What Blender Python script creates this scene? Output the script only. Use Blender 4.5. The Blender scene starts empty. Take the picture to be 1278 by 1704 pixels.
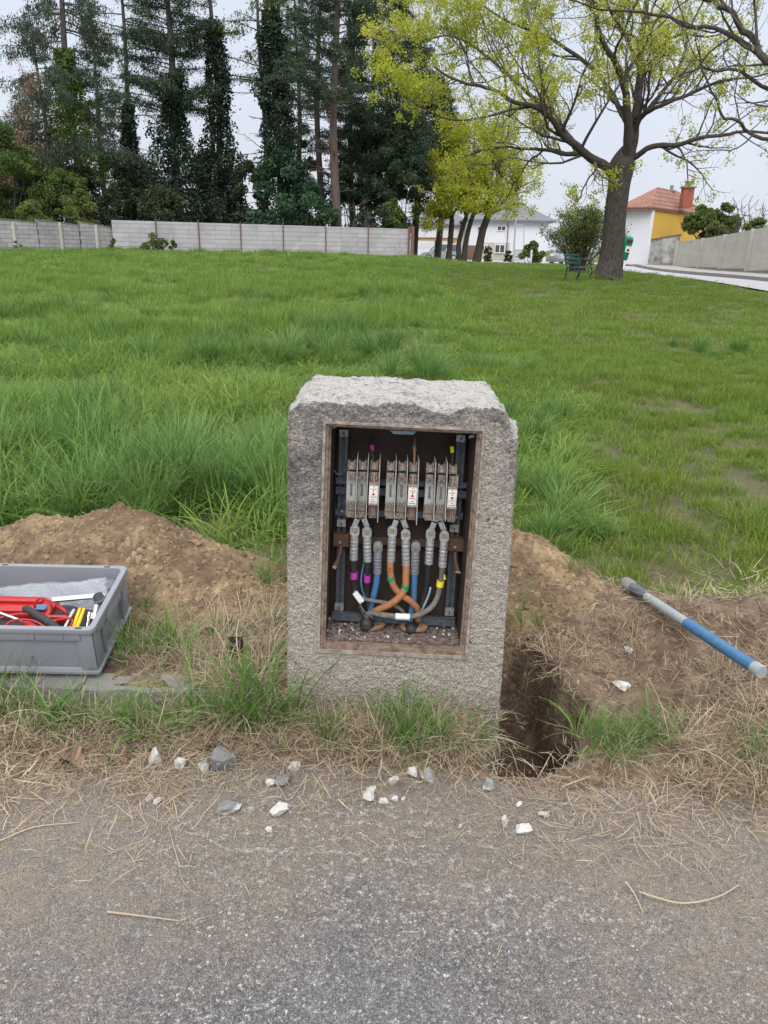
import bpy, bmesh, math, random
import numpy as np
from mathutils import Vector, Matrix
R = math.radians
random.seed(7); RNG = np.random.default_rng(11)
S = bpy.context.scene; COL = S.collection

# ------------------------------------------------------------------ camera, sky, sun, exposure
EYE = Vector((0, 0, 1.5)); PITCH = 20.0; ROLL = 1.25; FPX = 1230.0
cam = bpy.data.cameras.new('camera'); camo = bpy.data.objects.new('camera', cam); COL.objects.link(camo)
cam.sensor_fit = 'VERTICAL'; cam.sensor_height = 36; cam.lens = 36 * FPX / 1704
cam.clip_start = 0.05; cam.clip_end = 3000
MR = Matrix.Rotation(R(90 - PITCH), 3, 'X') @ Matrix.Rotation(R(ROLL), 3, 'Z')
camo.matrix_world = Matrix.Translation(EYE) @ MR.to_4x4()
S.camera = camo

W = bpy.data.worlds.new('World'); S.world = W; W.use_nodes = True
nt = W.node_tree; nt.nodes.clear()
wo = nt.nodes.new('ShaderNodeOutputWorld'); bg = nt.nodes.new('ShaderNodeBackground')
sky = nt.nodes.new('ShaderNodeTexSky'); sky.sky_type = 'NISHITA'; sky.sun_disc = False
SUN_EL, SUN_AZ = 44, 188
sky.sun_elevation = R(SUN_EL); sky.sun_rotation = R(SUN_AZ); sky.dust_density = 3
skm = nt.nodes.new('ShaderNodeMix'); skm.data_type = 'RGBA'; skm.blend_type = 'MULTIPLY'; skm.inputs[0].default_value = 1
nt.links.new(sky.outputs[0], skm.inputs[6]); skm.inputs[7].default_value = (.1, .1, .1, 1)
tc = nt.nodes.new('ShaderNodeTexCoord'); sx = nt.nodes.new('ShaderNodeSeparateXYZ')
nt.links.new(tc.outputs['Generated'], sx.inputs[0])
rm = nt.nodes.new('ShaderNodeValToRGB'); nt.links.new(sx.outputs[2], rm.inputs[0])
e = rm.color_ramp.elements
e[0].position = 0.0; e[0].color = (.67, .71, .79, 1)
e[1].position = 0.95; e[1].color = (2.3, 2.3, 2.3, 1)
e2 = rm.color_ramp.elements.new(0.30); e2.color = (.67, .72, .83, 1)
cn = nt.nodes.new('ShaderNodeTexNoise'); cn.inputs['Scale'].default_value = 2.2; cn.inputs['Detail'].default_value = 5
nt.links.new(tc.outputs['Generated'], cn.inputs['Vector'])
cr = nt.nodes.new('ShaderNodeMapRange'); cr.inputs[1].default_value = .3; cr.inputs[2].default_value = .7
cr.inputs[3].default_value = .93; cr.inputs[4].default_value = 1.07; nt.links.new(cn.outputs[0], cr.inputs[0])
cm = nt.nodes.new('ShaderNodeVectorMath'); cm.operation = 'SCALE'
nt.links.new(rm.outputs[0], cm.inputs[0]); nt.links.new(cr.outputs[0], cm.inputs['Scale'])
mx = nt.nodes.new('ShaderNodeMix'); mx.data_type = 'RGBA'; mx.inputs[0].default_value = .88
nt.links.new(skm.outputs[2], mx.inputs[6]); nt.links.new(cm.outputs[0], mx.inputs[7])
nt.links.new(mx.outputs[2], bg.inputs[0]); bg.inputs[1].default_value = 1.0
nt.links.new(bg.outputs[0], wo.inputs[0])

sl = bpy.data.lights.new('sun', 'SUN'); slo = bpy.data.objects.new('sun', sl); COL.objects.link(slo)
sl.energy = 1.3; sl.angle = R(35); sl.color = (1, .97, .92)
slo.rotation_euler = (R(90 - SUN_EL), 0, R(180 - SUN_AZ))
S.view_settings.view_transform = 'Standard'; S.view_settings.look = 'None'
S.view_settings.exposure = 0.28; S.view_settings.gamma = 1
S.render.engine = 'CYCLES'

# ------------------------------------------------------------------ geometry helpers
def ray(px, py):
    return MR @ Vector(((px - 639) / FPX, (852 - py) / FPX, -1))
def P(px, py, Y):                       # the point of the world on that line of sight at distance Y
    d = ray(px, py); return EYE + d * (Y / d.y)
def lerp(a, b, t): return a + (b - a) * t

TT = np.random.default_rng(5).random((256, 256))
def vn(x, y):
    xi = np.floor(x).astype(int); yi = np.floor(y).astype(int); fx = x - xi; fy = y - yi
    fx = fx * fx * (3 - 2 * fx); fy = fy * fy * (3 - 2 * fy)
    a = TT[xi & 255, yi & 255]; b = TT[(xi + 1) & 255, yi & 255]; c = TT[xi & 255, (yi + 1) & 255]; d = TT[(xi + 1) & 255, (yi + 1) & 255]
    return (a * (1 - fx) + b * fx) * (1 - fy) + (c * (1 - fx) + d * fx) * fy
def fbm(x, y, s, o=4, g=.5):
    t = 0; a = 1; n = 0
    for i in range(o):
        t = t + a * (vn(x * s + 17.3 * i, y * s + 9.1 * i) - .5); n += a; a *= g; s *= 2.03
    return t / n * 2
def sst(x, a, b):
    t = np.clip((x - a) / (b - a), 0, 1); return t * t * (3 - 2 * t)

def tag(o, label=None, cat=None, group=None, kind=None):
    if label: o['label'] = label
    if cat: o['category'] = cat
    if group: o['group'] = group
    if kind: o['kind'] = kind
    return o
def empty(name, loc, label, cat, group=None):
    o = bpy.data.objects.new(name, None); COL.objects.link(o); o.location = loc; o.empty_display_size = .1
    return tag(o, label, cat, group)
def wloc(o):
    v = Vector((0, 0, 0))
    while o: v = v + o.location; o = o.parent
    return v
def npmesh(name, V, F, mat=None, parent=None, smooth=False, attrs=None, origin=None):
    """V (N,3) world coordinates, F (M,k) array or list of arrays; linked as ONE mesh object"""
    V = np.asarray(V, dtype=np.float32)
    off = wloc(parent) if parent else Vector((0, 0, 0))
    if origin is not None: off = off + (Vector(origin) - off)
    V = V - np.array(off[:], dtype=np.float32)
    me = bpy.data.meshes.new(name)
    Fs = F if isinstance(F, list) and isinstance(F[0], np.ndarray) else [F]
    Fs = [np.asarray(f) for f in Fs if len(f)]
    me.vertices.add(len(V)); me.vertices.foreach_set('co', V.ravel())
    nl = sum(f.size for f in Fs); npl = sum(len(f) for f in Fs)
    me.loops.add(nl); me.polygons.add(npl)
    me.loops.foreach_set('vertex_index', np.concatenate([f.ravel() for f in Fs]).astype(np.int32))
    cnt = np.concatenate([np.full(len(f), f.shape[1]) for f in Fs]); st = np.concatenate([[0], np.cumsum(cnt)[:-1]])
    me.polygons.foreach_set('loop_start', st.astype(np.int32)); 
    me.update(calc_edges=True)
    if smooth: me.polygons.foreach_set('use_smooth', np.ones(npl, dtype=bool))
    for k, a in (attrs or {}).items():
        at = me.attributes.new(k, 'FLOAT', 'POINT'); at.data.foreach_set('value', np.asarray(a, dtype=np.float32))
    me.validate()
    o = bpy.data.objects.new(name, me); COL.objects.link(o)
    if mat: me.materials.append(mat)
    if parent:
        o.parent = parent
        if origin is not None: o.location = Vector(origin) - wloc(parent)
    elif origin is not None: o.location = origin
    return o

class MB:
    def __init__(s): s.V = []; s.F = []; s.T = []
    def add(s, vs, fs, t=0.0):
        n = len(s.V); s.V += [tuple(v) for v in vs]; s.F += [tuple(i + n for i in f) for f in fs]; s.T += [t] * len(vs)
        return s
    def box(s, c, size, rot=None, t=0.0, bev=0.0):
        bm = bmesh.new(); bmesh.ops.create_cube(bm, size=1)
        for v in bm.verts: v.co = Vector((v.co.x * size[0], v.co.y * size[1], v.co.z * size[2]))
        if bev: bmesh.ops.bevel(bm, geom=bm.edges[:], offset=bev, segments=2, affect='EDGES', profile=.6)
        vs = [(rot @ v.co if rot else v.co) + Vector(c) for v in bm.verts]; bm.verts.index_update()
        fs = [[v.index for v in f.verts] for f in bm.faces]; bm.free(); return s.add(vs, fs, t)
    def tube(s, pts, rad, n=8, cap=True, t=0.0):
        pts = [Vector(p) for p in pts]; k = len(pts)
        rad = [rad] * k if isinstance(rad, (int, float)) else list(rad)
        up = None; vs = []
        for i, p in enumerate(pts):
            d = (pts[min(i + 1, k - 1)] - pts[max(i - 1, 0)])
            if d.length < 1e-9: d = Vector((0, 0, 1))
            d.normalize()
            if up is None:
                up = Vector((0, 0, 1)) if abs(d.z) < .9 else Vector((1, 0, 0))
            a = d.cross(up).normalized(); b = a.cross(d).normalized(); up = b
            for j in range(n):
                an = 2 * math.pi * j / n; vs.append(p + (a * math.cos(an) + b * math.sin(an)) * rad[i])
        fs = [[i * n + j, i * n + (j + 1) % n, (i + 1) * n + (j + 1) % n, (i + 1) * n + j] for i in range(k - 1) for j in range(n)]
        if cap: fs += [list(range(n))[::-1], [(k - 1) * n + j for j in range(n)]]
        return s.add(vs, fs, t)
    def cyl(s, a, b, r, n=12, t=0.0, r2=None): return s.tube([a, b], [r, r if r2 is None else r2], n, t=t)
    def prism(s, poly, a, b, t=0.0):     # polygon (list of Vector) swept by offset a..b
        n = len(poly); a = Vector(a); b = Vector(b)
        vs = [Vector(p) + a for p in poly] + [Vector(p) + b for p in poly]
        fs = [list(range(n))[::-1], [n + i for i in range(n)]] + [[i, (i + 1) % n, n + (i + 1) % n, n + i] for i in range(n)]
        return s.add(vs, fs, t)
    def build(s, name, mat, parent=None, smooth=False, origin=None):
        off = wloc(parent) if parent else Vector((0, 0, 0))
        base = Vector(origin) if origin is not None else off
        me = bpy.data.meshes.new(name); me.from_pydata([tuple(Vector(v) - base) for v in s.V], [], s.F)
        bm = bmesh.new(); bm.from_mesh(me); bmesh.ops.recalc_face_normals(bm, faces=bm.faces); bm.to_mesh(me); bm.free()
        at = me.attributes.new('tint', 'FLOAT', 'POINT'); at.data.foreach_set('value', s.T)
        if smooth:
            me.polygons.foreach_set('use_smooth', [True] * len(me.polygons)); me.set_sharp_from_angle(angle=R(40))
        if isinstance(mat, (list, tuple)):
            for m in mat: me.materials.append(m)
        else: me.materials.append(mat)
        o = bpy.data.objects.new(name, me); COL.objects.link(o)
        if parent: o.parent = parent
        o.location = base - off if parent else base
        return o

def spline(pts, n=8):
    pts = [Vector(p) for p in pts]; q = [pts[0] * 2 - pts[1]] + pts + [pts[-1] * 2 - pts[-2]]; out = []
    for i in range(1, len(q) - 2):
        a, b, c, d = q[i - 1:i + 3]
        for j in range(n):
            t = j / n
            out.append(.5 * ((2 * b) + (c - a) * t + (2 * a - 5 * b + 4 * c - d) * t * t + (3 * b - a - 3 * c + d) * t ** 3))
    return out + [pts[-1]]

# ------------------------------------------------------------------ materials
class N:
    def __init__(s, name, rough=.8, spec=.3):
        s.m = bpy.data.materials.new(name); s.m.use_nodes = True; s.t = s.m.node_tree
        s.b = s.t.nodes['Principled BSDF']; s.b.inputs['Roughness'].default_value = rough
        s.b.inputs['Specular IOR Level'].default_value = spec; s.pos = None
    def n(s, typ, **k):
        x = s.t.nodes.new(typ)
        for a, v in k.items(): setattr(x, a, v)
        return x
    def L(s, a, b): s.t.links.new(a, b)
    def P(s):
        if not s.pos: s.pos = s.n('ShaderNodeNewGeometry').outputs['Position']
        return s.pos
    def noise(s, scale, detail=4, rough=.55, vec=None, dist=0):
        x = s.n('ShaderNodeTexNoise'); x.inputs['Scale'].default_value = scale; x.inputs['Detail'].default_value = detail
        x.inputs['Roughness'].default_value = rough; x.inputs['Distortion'].default_value = dist
        s.L(vec or s.P(), x.inputs['Vector']); return x.outputs[0]
    def voro(s, scale, feature='F1', out='Distance', vec=None, rnd=1):
        x = s.n('ShaderNodeTexVoronoi', feature=feature); x.inputs['Scale'].default_value = scale
        x.inputs['Randomness'].default_value = rnd
        s.L(vec or s.P(), x.inputs['Vector']); return x.outputs[out]
    def ramp(s, fac, stops):
        x = s.n('ShaderNodeValToRGB'); e = x.color_ramp.elements
        while len(e) < len(stops): e.new(.5)
        for el, (p, c) in zip(e, stops):
            el.position = p; el.color = (c, c, c, 1) if isinstance(c, (int, float)) else (*c, 1)
        s.L(fac, x.inputs[0]); return x.outputs[0]
    def mix(s, fac, a, b, mode='MIX'):
        x = s.n('ShaderNodeMix', data_type='RGBA', blend_type=mode)
        for i, v in ((0, fac), (6, a), (7, b)):
            if isinstance(v, (int, float)): x.inputs[i].default_value = v if i == 0 else (v, v, v, 1)
            elif isinstance(v, tuple): x.inputs[i].default_value = (*v, 1)
            else: s.L(v, x.inputs[i])
        return x.outputs[2]
    def math(s, op, a, b=0.0, clamp=False):
        x = s.n('ShaderNodeMath', operation=op, use_clamp=clamp)
        for i, v in ((0, a), (1, b)):
            if isinstance(v, (int, float)): x.inputs[i].default_value = v
            else: s.L(v, x.inputs[i])
        return x.outputs[0]
    def attr(s, name): x = s.n('ShaderNodeAttribute', attribute_name=name); return x.outputs['Fac']
    def col(s, c):
        if isinstance(c, tuple): s.b.inputs['Base Color'].default_value = (*c, 1)
        else: s.L(c, s.b.inputs['Base Color'])
    def bump(s, h, strength=.5, dist=.01):
        x = s.n('ShaderNodeBump'); x.inputs['Strength'].default_value = strength; x.inputs['Distance'].default_value = dist
        s.L(h, x.inputs['Height']); s.L(x.outputs[0], s.b.inputs['Normal'])

def plain(name, c, rough=.6, metal=0, var=.25, scale=30, spec=.4, bump=0):
    a = N(name, rough, spec); a.b.inputs['Metallic'].default_value = metal
    nz = a.noise(scale, 5, .6)
    a.col(a.mix(nz, tuple(v * (1 - var) for v in c), tuple(min(v * (1 + var), 1) for v in c)))
    if bump: a.bump(nz, .5, bump)
    return a.m

def leafmat(name, c1, c2, trans=.35, rough=.55, rnd=True, patch=None):
    a = N(name, rough, .25)
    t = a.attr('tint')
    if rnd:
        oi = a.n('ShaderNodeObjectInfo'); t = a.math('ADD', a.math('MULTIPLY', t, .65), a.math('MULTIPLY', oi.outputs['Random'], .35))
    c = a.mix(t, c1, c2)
    if patch:
        nz = a.ramp(a.noise(patch[0], 3, .5), [(.38, 0.0), (.62, 1.0)]); c = a.mix(nz, c, patch[1], 'MULTIPLY')
    a.col(c)
    tr = a.n('ShaderNodeBsdfTranslucent'); a.L(c, tr.inputs[0])
    ms = a.n('ShaderNodeMixShader'); ms.inputs[0].default_value = trans
    a.L(a.b.outputs[0], ms.inputs[1]); a.L(tr.outputs[0], ms.inputs[2])
    a.L(ms.outputs[0], a.t.nodes['Material Output'].inputs[0])
    return a.m

M = {}
# asphalt
a = N('asphalt', .85, .35)
wv = a.n('ShaderNodeVectorMath', operation='ADD'); wn = a.n('ShaderNodeTexNoise'); wn.inputs['Scale'].default_value = 230; a.L(a.P(), wn.inputs['Vector']); ws = a.n('ShaderNodeVectorMath', operation='SCALE'); a.L(wn.outputs['Color'], ws.inputs[0]); ws.inputs['Scale'].default_value = .011; a.L(a.P(), wv.inputs[0]); a.L(ws.outputs[0], wv.inputs[1])
cell = a.voro(150, out='Color', vec=wv.outputs[0]); sp = a.n('ShaderNodeSeparateColor'); a.L(cell, sp.inputs[0])
edge = a.voro(150, 'DISTANCE_TO_EDGE', vec=wv.outputs[0])
stone = a.ramp(sp.outputs[0], [(0, (.050, .049, .053)), (.5, (.115, .112, .120)), (.78, (.18, .177, .18)), (.92, (.34, .33, .31)), (1, (.62, .60, .56))])
sm = a.ramp(a.noise(400, 3), [(.35, .6), (.7, 1.25)])
stone = a.mix(1, stone, sm, 'MULTIPLY')
bind = a.ramp(edge, [(0, 0.35), (.05, 1.0)])
c = a.mix(bind, (.062, .060, .062), stone)
fine = a.voro(330, out='Color'); sp2 = a.n('ShaderNodeSeparateColor'); a.L(fine, sp2.inputs[0])
c = a.mix(a.ramp(sp2.outputs[1], [(.60, 0.0), (.62, .75)]), c, a.ramp(sp2.outputs[2], [(0, (.06, .06, .065)), (1, (.30, .29, .28))]))
# big worn, dusty and dirty areas
big = a.noise(1.6, 5, .6); c = a.mix(a.ramp(big, [(.35, 0.0), (.7, .5)]), c, (.185, .18, .183))
dust = a.math('MULTIPLY', a.attr('dust'), a.ramp(a.noise(14, 6, .7), [(.30, .25), (.62, 1.0)]), True)
dc = a.mix(a.noise(60, 5, .7), (.165, .130, .100), (.30, .24, .185))
c = a.mix(a.math('MULTIPLY', dust, .92), c, dc)
lime = a.math('MULTIPLY', a.attr('lime'), a.ramp(a.noise(38, 6, .75), [(.54, 0.0), (.68, 1.0)]), True)
c = a.mix(lime, c, (.50, .49, .47))
a.col(c)
h = a.math('ADD', a.math('MULTIPLY', bind, a.math('ADD', sp.outputs[1], .4)), a.math('MULTIPLY', a.noise(300, 3), .6)); a.bump(h, .9, .0035)
M['asphalt'] = a.m
# soils
def soil(name, d, l, yel):
    a = N(name, .95, .15)
    n1 = a.noise(9, 6, .65); n2 = a.noise(70, 6, .7)
    c = a.mix(n2, d, l); c = a.mix(a.ramp(n1, [(.4, 0.0), (.62, .8)]), c, yel)
    v = a.voro(55, out='Color'); s = a.n('ShaderNodeSeparateColor'); a.L(v, s.inputs[0])
    c = a.mix(a.ramp(s.outputs[0], [(.0, .35), (.5, 0.0)]), c, tuple(x * .45 for x in d))
    c = a.mix(a.ramp(s.outputs[1], [(.90, 0.0), (.92, .7)]), c, tuple(min(1, x * 1.5) for x in l))
    a.bump(a.math('ADD', n2, a.math('MULTIPLY', a.voro(55), -.8)), .9, .012)
    return a, c
a, c = soil('soil_mound', (.105, .070, .046), (.29, .205, .14), (.38, .28, .16)); c = a.mix(a.ramp(a.noise(3.2, 5, .7), [(.46, .0), (.62, .75)]), c, (.12, .080, .055)); a.col(c); M['mound'] = a.m
a, c = soil('turned_earth', (.085, .055, .038), (.20, .14, .10), (.27, .205, .15))
g = a.mix(a.noise(6, 6, .75), (.04, .06, .02), (.16, .145, .08))
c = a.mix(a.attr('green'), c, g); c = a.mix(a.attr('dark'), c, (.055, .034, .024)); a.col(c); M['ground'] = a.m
a, c = soil('clod', (.15, .10, .065), (.32, .23, .15), (.40, .30, .18)); a.col(c); M['clod'] = a.m
# pillar concrete
a = N('pillar_concrete', .95, .15)
n1 = a.noise(260, 4, .7); v1 = a.voro(170); n3 = a.noise(6, 6, .7); n4 = a.noise(55, 5, .75)
c = a.mix(a.ramp(n1, [(.3, 0.0), (.7, 1.0)]), (.37, .325, .27), (.78, .71, .615)); c = a.mix(a.ramp(v1, [(.0, .0), (.55, .35)]), c, (.10, .09, .08))
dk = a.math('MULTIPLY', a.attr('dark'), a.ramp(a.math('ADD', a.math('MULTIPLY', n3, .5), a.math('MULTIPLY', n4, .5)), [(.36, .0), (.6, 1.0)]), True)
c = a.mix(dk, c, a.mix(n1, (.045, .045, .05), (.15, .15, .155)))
c = a.mix(a.attr('tint'), c, a.mix(a.ramp(a.noise(24, 7, .8), [(.40, .0), (.50, 1.0)]), (.23, .215, .20), a.mix(a.noise(150, 6, .8), (.38, .365, .345), (.64, .62, .585))))
c = a.mix(a.math('MULTIPLY', a.attr('mud'), .7), c, (.22, .175, .125))
sp_ = a.ramp(a.noise(21, 3, .8), [(.66, .0), (.72, .8)]); c = a.mix(a.math('MULTIPLY', sp_, a.math('SUBTRACT', 1.0, a.attr('tint'))), c, (.12, .09, .075))
vc = a.voro(210, out='Color'); vs_ = a.n('ShaderNodeSeparateColor'); a.L(vc, vs_.inputs[0])
c = a.mix(a.ramp(vs_.outputs[0], [(.80, .0), (.84, .45)]), c, a.mix(dk, (.74, .70, .64), (.30, .30, .30))); c = a.mix(a.ramp(vs_.outputs[1], [(.84, .0), (.88, .42)]), c, (.13, .11, .095))
a.col(c); a.bump(a.math('ADD', a.math('MULTIPLY', n1, 1.5), a.math('MULTIPLY', a.voro(130), -1.2)), 1, .0045); M['concrete'] = a.m
a = N('kerb_concrete', .95, .15); n1 = a.noise(160, 5, .75)
a.col(a.mix(n1, (.12, .12, .115), (.36, .35, .33))); a.bump(n1, .8, .005); M['kerb'] = a.m
a = N('chip', .95, .15); n1 = a.noise(90, 5, .8)
c = a.mix(n1, (.40, .385, .365), (.68, .665, .64)); c = a.mix(a.attr('tint'), c, a.mix(n1, (.06, .062, .066), (.30, .30, .30)))
a.col(c); a.bump(a.noise(300, 4, .7), .8, .003); M['chip'] = a.m
# cabinet materials
a = N('frame_profile', .6, .4); n1 = a.noise(40, 5, .7, dist=1)
a.col(a.mix(a.ramp(n1, [(.35, 0.0), (.7, 1.0)]), (.11, .07, .048), (.34, .27, .215))); a.bump(a.noise(200), .4, .002); M['frame'] = a.m
a = N('frame_pale_lip', .7, .3); n1 = a.noise(45, 5, .75)
a.col(a.mix(a.ramp(n1, [(.40, 0.0), (.68, 1.0)]), (.20, .16, .13), (.44, .39, .35))); M['lip'] = a.m
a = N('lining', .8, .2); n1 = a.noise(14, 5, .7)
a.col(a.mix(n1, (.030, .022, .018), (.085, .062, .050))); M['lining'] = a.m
a = N('lining_floor', .95, .1); n1 = a.noise(70, 6, .8)
a.col(a.mix(a.ramp(n1, [(.38, 0.0), (.66, 1.0)]), (.07, .045, .038), (.33, .27, .24))); a.bump(n1, .9, .006); M['floor'] = a.m
def grimy(name, c, metal, rough, grime=(.05, .04, .035), amt=.6, sc=90):
    a = N(name, rough, .5); a.b.inputs['Metallic'].default_value = metal
    a.col(a.mix(a.ramp(a.noise(sc, 5, .75), [(.42, 0.0), (.68, amt)]), c, grime)); a.bump(a.noise(180, 4), .4, .0015); return a.m
M['galv'] = grimy('galvanised', (.12, .14, .17), .35, .55, (.035, .035, .04), .8)
M['galv2'] = grimy('galvanised_bright', (.42, .42, .40), .5, .5)
M['bakelite'] = grimy('rusty_busbar', (.11, .058, .034), .1, .7, (.045, .03, .022))
M['plate'] = grimy('fuse_base_plate', (.58, .59, .56), .1, .5, (.22, .185, .15), .5, 120)
M['contact'] = grimy('contact_metal', (.45, .38, .32), .5, .55, (.10, .065, .045), .9, 220)
M['lug'] = grimy('lug_metal', (.52, .53, .54), .55, .42, (.17, .16, .15), .75, 130)
M['lugd'] = grimy('lug_metal_dark', (.25, .265, .29), .4, .5, (.11, .11, .12), .6, 130)
M['divider'] = grimy('divider_plastic', (.50, .49, .45), 0, .5, (.22, .20, .17), .6)
M['brass'] = grimy('bolt_brass', (.38, .34, .20), .5, .45, (.12, .10, .07), .5)
M['white'] = grimy('ceramic_white', (.80, .78, .74), 0, .4, (.40, .35, .30), .5)
M['tagw'] = grimy('tag_white', (.78, .79, .80), 0, .6, (.45, .43, .40), .4)
M['red'] = plain('red_dot', (.55, .03, .03), .5, var=.1)
M['ink'] = plain('ink', (.06, .05, .05), .7)
M['blackcable'] = grimy('black_cable', (.017, .017, .02), 0, .55, (.075, .065, .06), .6)
M['greycable'] = grimy('dusty_cable', (.11, .10, .095), 0, .8, (.26, .23, .20), .8, 60)
M['orange'] = grimy('orange_cable', (.40, .165, .062), 0, .6, (.22, .12, .07), .7, 60)
M['blue'] = grimy('blue_cable', (.055, .19, .40), 0, .5, (.10, .16, .24), .6)
M['palecable'] = grimy('pale_blue_cable', (.25, .36, .42), 0, .5, (.14, .17, .19), .6)
M['magenta'] = plain('magenta_tape', (.42, .045, .33), .4, var=.15)
M['green'] = plain('green_tape', (.01, .26, .10), .4, var=.15)
M['yellow'] = plain('yellow_tape', (.75, .66, .02), .4, var=.15)
M['foam'] = grimy('sealing_foam', (.33, .21, .12), 0, .95, (.15, .09, .06), .6, 60)
M['copper'] = grimy('copper_strands', (.42, .22, .17), .3, .6, (.60, .45, .40), .6, 250)
# crate and tools
a = N('crate_plastic', .42, .5); n1 = a.noise(10, 4); n2 = a.noise(60, 6, .8)
c = a.mix(n1, (.195, .205, .235), (.24, .25, .28)); c = a.mix(a.ramp(n2, [(.56, 0.0), (.78, .45)]), c, (.30, .27, .24)); a.col(c)
a.bump(a.noise(500, 3), .08, .001); M['crate'] = a.m
a = N('bag', .25, .5); a.col((.42, .45, .51)); a.b.inputs['Alpha'].default_value = .5
a.b.inputs['Transmission Weight'].default_value = .15; a.bump(a.noise(28, 5, .6, dist=1.5), .6, .01); M['bag'] = a.m
M['redplastic'] = plain('red_plastic', (.40, .016, .014), .32, var=.15, spec=.5)
M['blackgrip'] = plain('black_grip', (.022, .022, .027), .5, var=.3)
M['chrome'] = grimy('chrome', (.78, .78, .80), 1, .16, (.45, .44, .43), .5)
M['greysteel'] = grimy('grey_steel', (.50, .50, .51), .7, .35, (.25, .24, .23), .5)
M['yellowgrip'] = plain('yellow_grip', (.78, .52, .02), .4, var=.1)
M['orangegrip'] = plain('orange_grip', (.75, .25, .04), .4, var=.1)
a = N('pipe_blue', .5, .4); a.col(a.mix(a.ramp(a.noise(50, 6, .8), [(.45, 0.0), (.75, .6)]), (.035, .14, .28), (.16, .21, .25))); M['pipeblue'] = a.m
a = N('pipe_grey', .7, .3); a.col(a.mix(a.ramp(a.noise(50, 6, .8), [(.40, 0.0), (.75, .8)]), (.24, .27, .29), (.42, .40, .36))); M['pipegrey'] = a.m
# vegetation
M['meadow'] = leafmat('meadow_blades', (.060, .150, .022), (.37, .49, .105), .42, patch=(.7, (.80, .90, .95)))
M['tuft'] = leafmat('tuft_blades', (.045, .130, .026), (.26, .40, .11), .35)
M['lawn'] = leafmat('lawn_blades', (.080, .155, .024), (.30, .42, .09), .4, patch=(.9, (1.0, .93, .75)))
M['straw'] = leafmat('straw', (.24, .18, .12), (.60, .50, .36), .15, .8)
M['straw2'] = leafmat('dark_straw', (.14, .10, .065), (.36, .28, .19), .1, .9)
M['deadleaf'] = leafmat('dead_leaf', (.10, .055, .035), (.33, .22, .15), .1, .8, rnd=False)
M['spruce'] = leafmat('spruce_needles', (.034, .060, .040), (.105, .145, .085), .25, rnd=False)
M['pine'] = leafmat('pine_needles', (.026, .055, .034), (.085, .130, .068), .2, rnd=False)
M['larch'] = leafmat('fresh_needles', (.075, .125, .045), (.18, .27, .085), .3, rnd=False)
M['ivy'] = leafmat('ivy_leaves', (.014, .032, .022), (.052, .082, .048), .15, .45, rnd=False)
M['ivylight'] = leafmat('light_ivy', (.060, .115, .022), (.17, .25, .05), .3, rnd=False)
M['laurel'] = leafmat('laurel_leaves', (.030, .078, .045), (.10, .185, .09), .25, rnd=False)
M['bushg'] = leafmat('shrub_leaves', (.055, .105, .028), (.17, .24, .06), .3, rnd=False)
M['bushd'] = leafmat('dark_shrub_leaves', (.028, .048, .026), (.085, .115, .052), .2, rnd=False)
M['hedgeo'] = leafmat('olive_leaves', (.085, .115, .030), (.21, .25, .075), .3, rnd=False)
M['buff'] = leafmat('budding_twigs', (.20, .14, .095), (.38, .29, .20), .2, rnd=False)
M['blossom'] = leafmat('maple_blossom', (.27, .31, .022), (.60, .62, .09), .48, rnd=False)
M['blossom2'] = leafmat('maple_blossom_pale', (.22, .27, .06), (.45, .50, .14), .4, rnd=False)
a = N('bark', .95, .15); sc = a.n('ShaderNodeMapping'); sc.inputs['Scale'].default_value = (1, 1, .25); a.L(a.P(), sc.inputs[0])
n1 = a.noise(26, 6, .75, sc.outputs[0]); a.col(a.mix(a.ramp(n1, [(.35, 0.0), (.68, 1.0)]), (.035, .028, .024), (.155, .135, .115))); a.bump(n1, 1, .05); M['bark'] = a.m
a = N('grey_bark', .95, .1); n1 = a.noise(12, 5, .7, None); a.col(a.mix(n1, (.05, .045, .045), (.15, .135, .125))); M['barkg'] = a.m
a = N('pine_bark', .95, .1); n1 = a.noise(6, 5, .7); a.col(a.mix(n1, (.085, .06, .05), (.20, .15, .13))); M['barkp'] = a.m
# walls and buildings
def blockwall(name, bw, bh, c1, c2, mort, stain=.5):
    a = N(name, .95, .15)
    tcn = a.n('ShaderNodeUVMap'); b = a.n('ShaderNodeTexBrick'); a.L(tcn.outputs[0], b.inputs[0])
    b.inputs['Scale'].default_value = 1; b.inputs['Brick Width'].default_value = bw; b.inputs['Row Height'].default_value = bh
    b.inputs['Mortar Size'].default_value = .014; b.inputs['Color1'].default_value = (*c1, 1); b.inputs['Color2'].default_value = (*c2, 1); b.inputs['Mortar'].default_value = (*mort, 1)
    c = a.mix(a.ramp(a.noise(.9, 6, .7), [(.42, 0.0), (.68, stain)]), b.outputs[0], tuple(v * .42 for v in c1))
    c = a.mix(a.math('MULTIPLY', a.noise(5, 5, .75), .4), c, tuple(v * .6 for v in c1)); a.col(c)
    a.bump(b.outputs['Fac'], -.3, .02); return a.m
M['blocks'] = blockwall('block_wall', .6, .22, (.40, .39, .40), (.47, .46, .47), (.16, .155, .16))
M['panels'] = blockwall('precast_panels', 1.9, .25, (.46, .45, .47), (.54, .525, .54), (.24, .23, .23), .45)
a = N('board_concrete', .95, .15); sc = a.n('ShaderNodeMapping'); sc.inputs['Scale'].default_value = (.15, .15, 3); a.L(a.P(), sc.inputs[0])
n1 = a.noise(3, 5, .6, sc.outputs[0]); n2 = a.noise(.8, 6, .75)
a.col(a.mix(a.ramp(n2, [(.42, .0), (.72, .6)]), a.mix(n1, (.40, .38, .34), (.54, .52, .48)), (.27, .255, .23))); M['boardc'] = a.m
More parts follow.
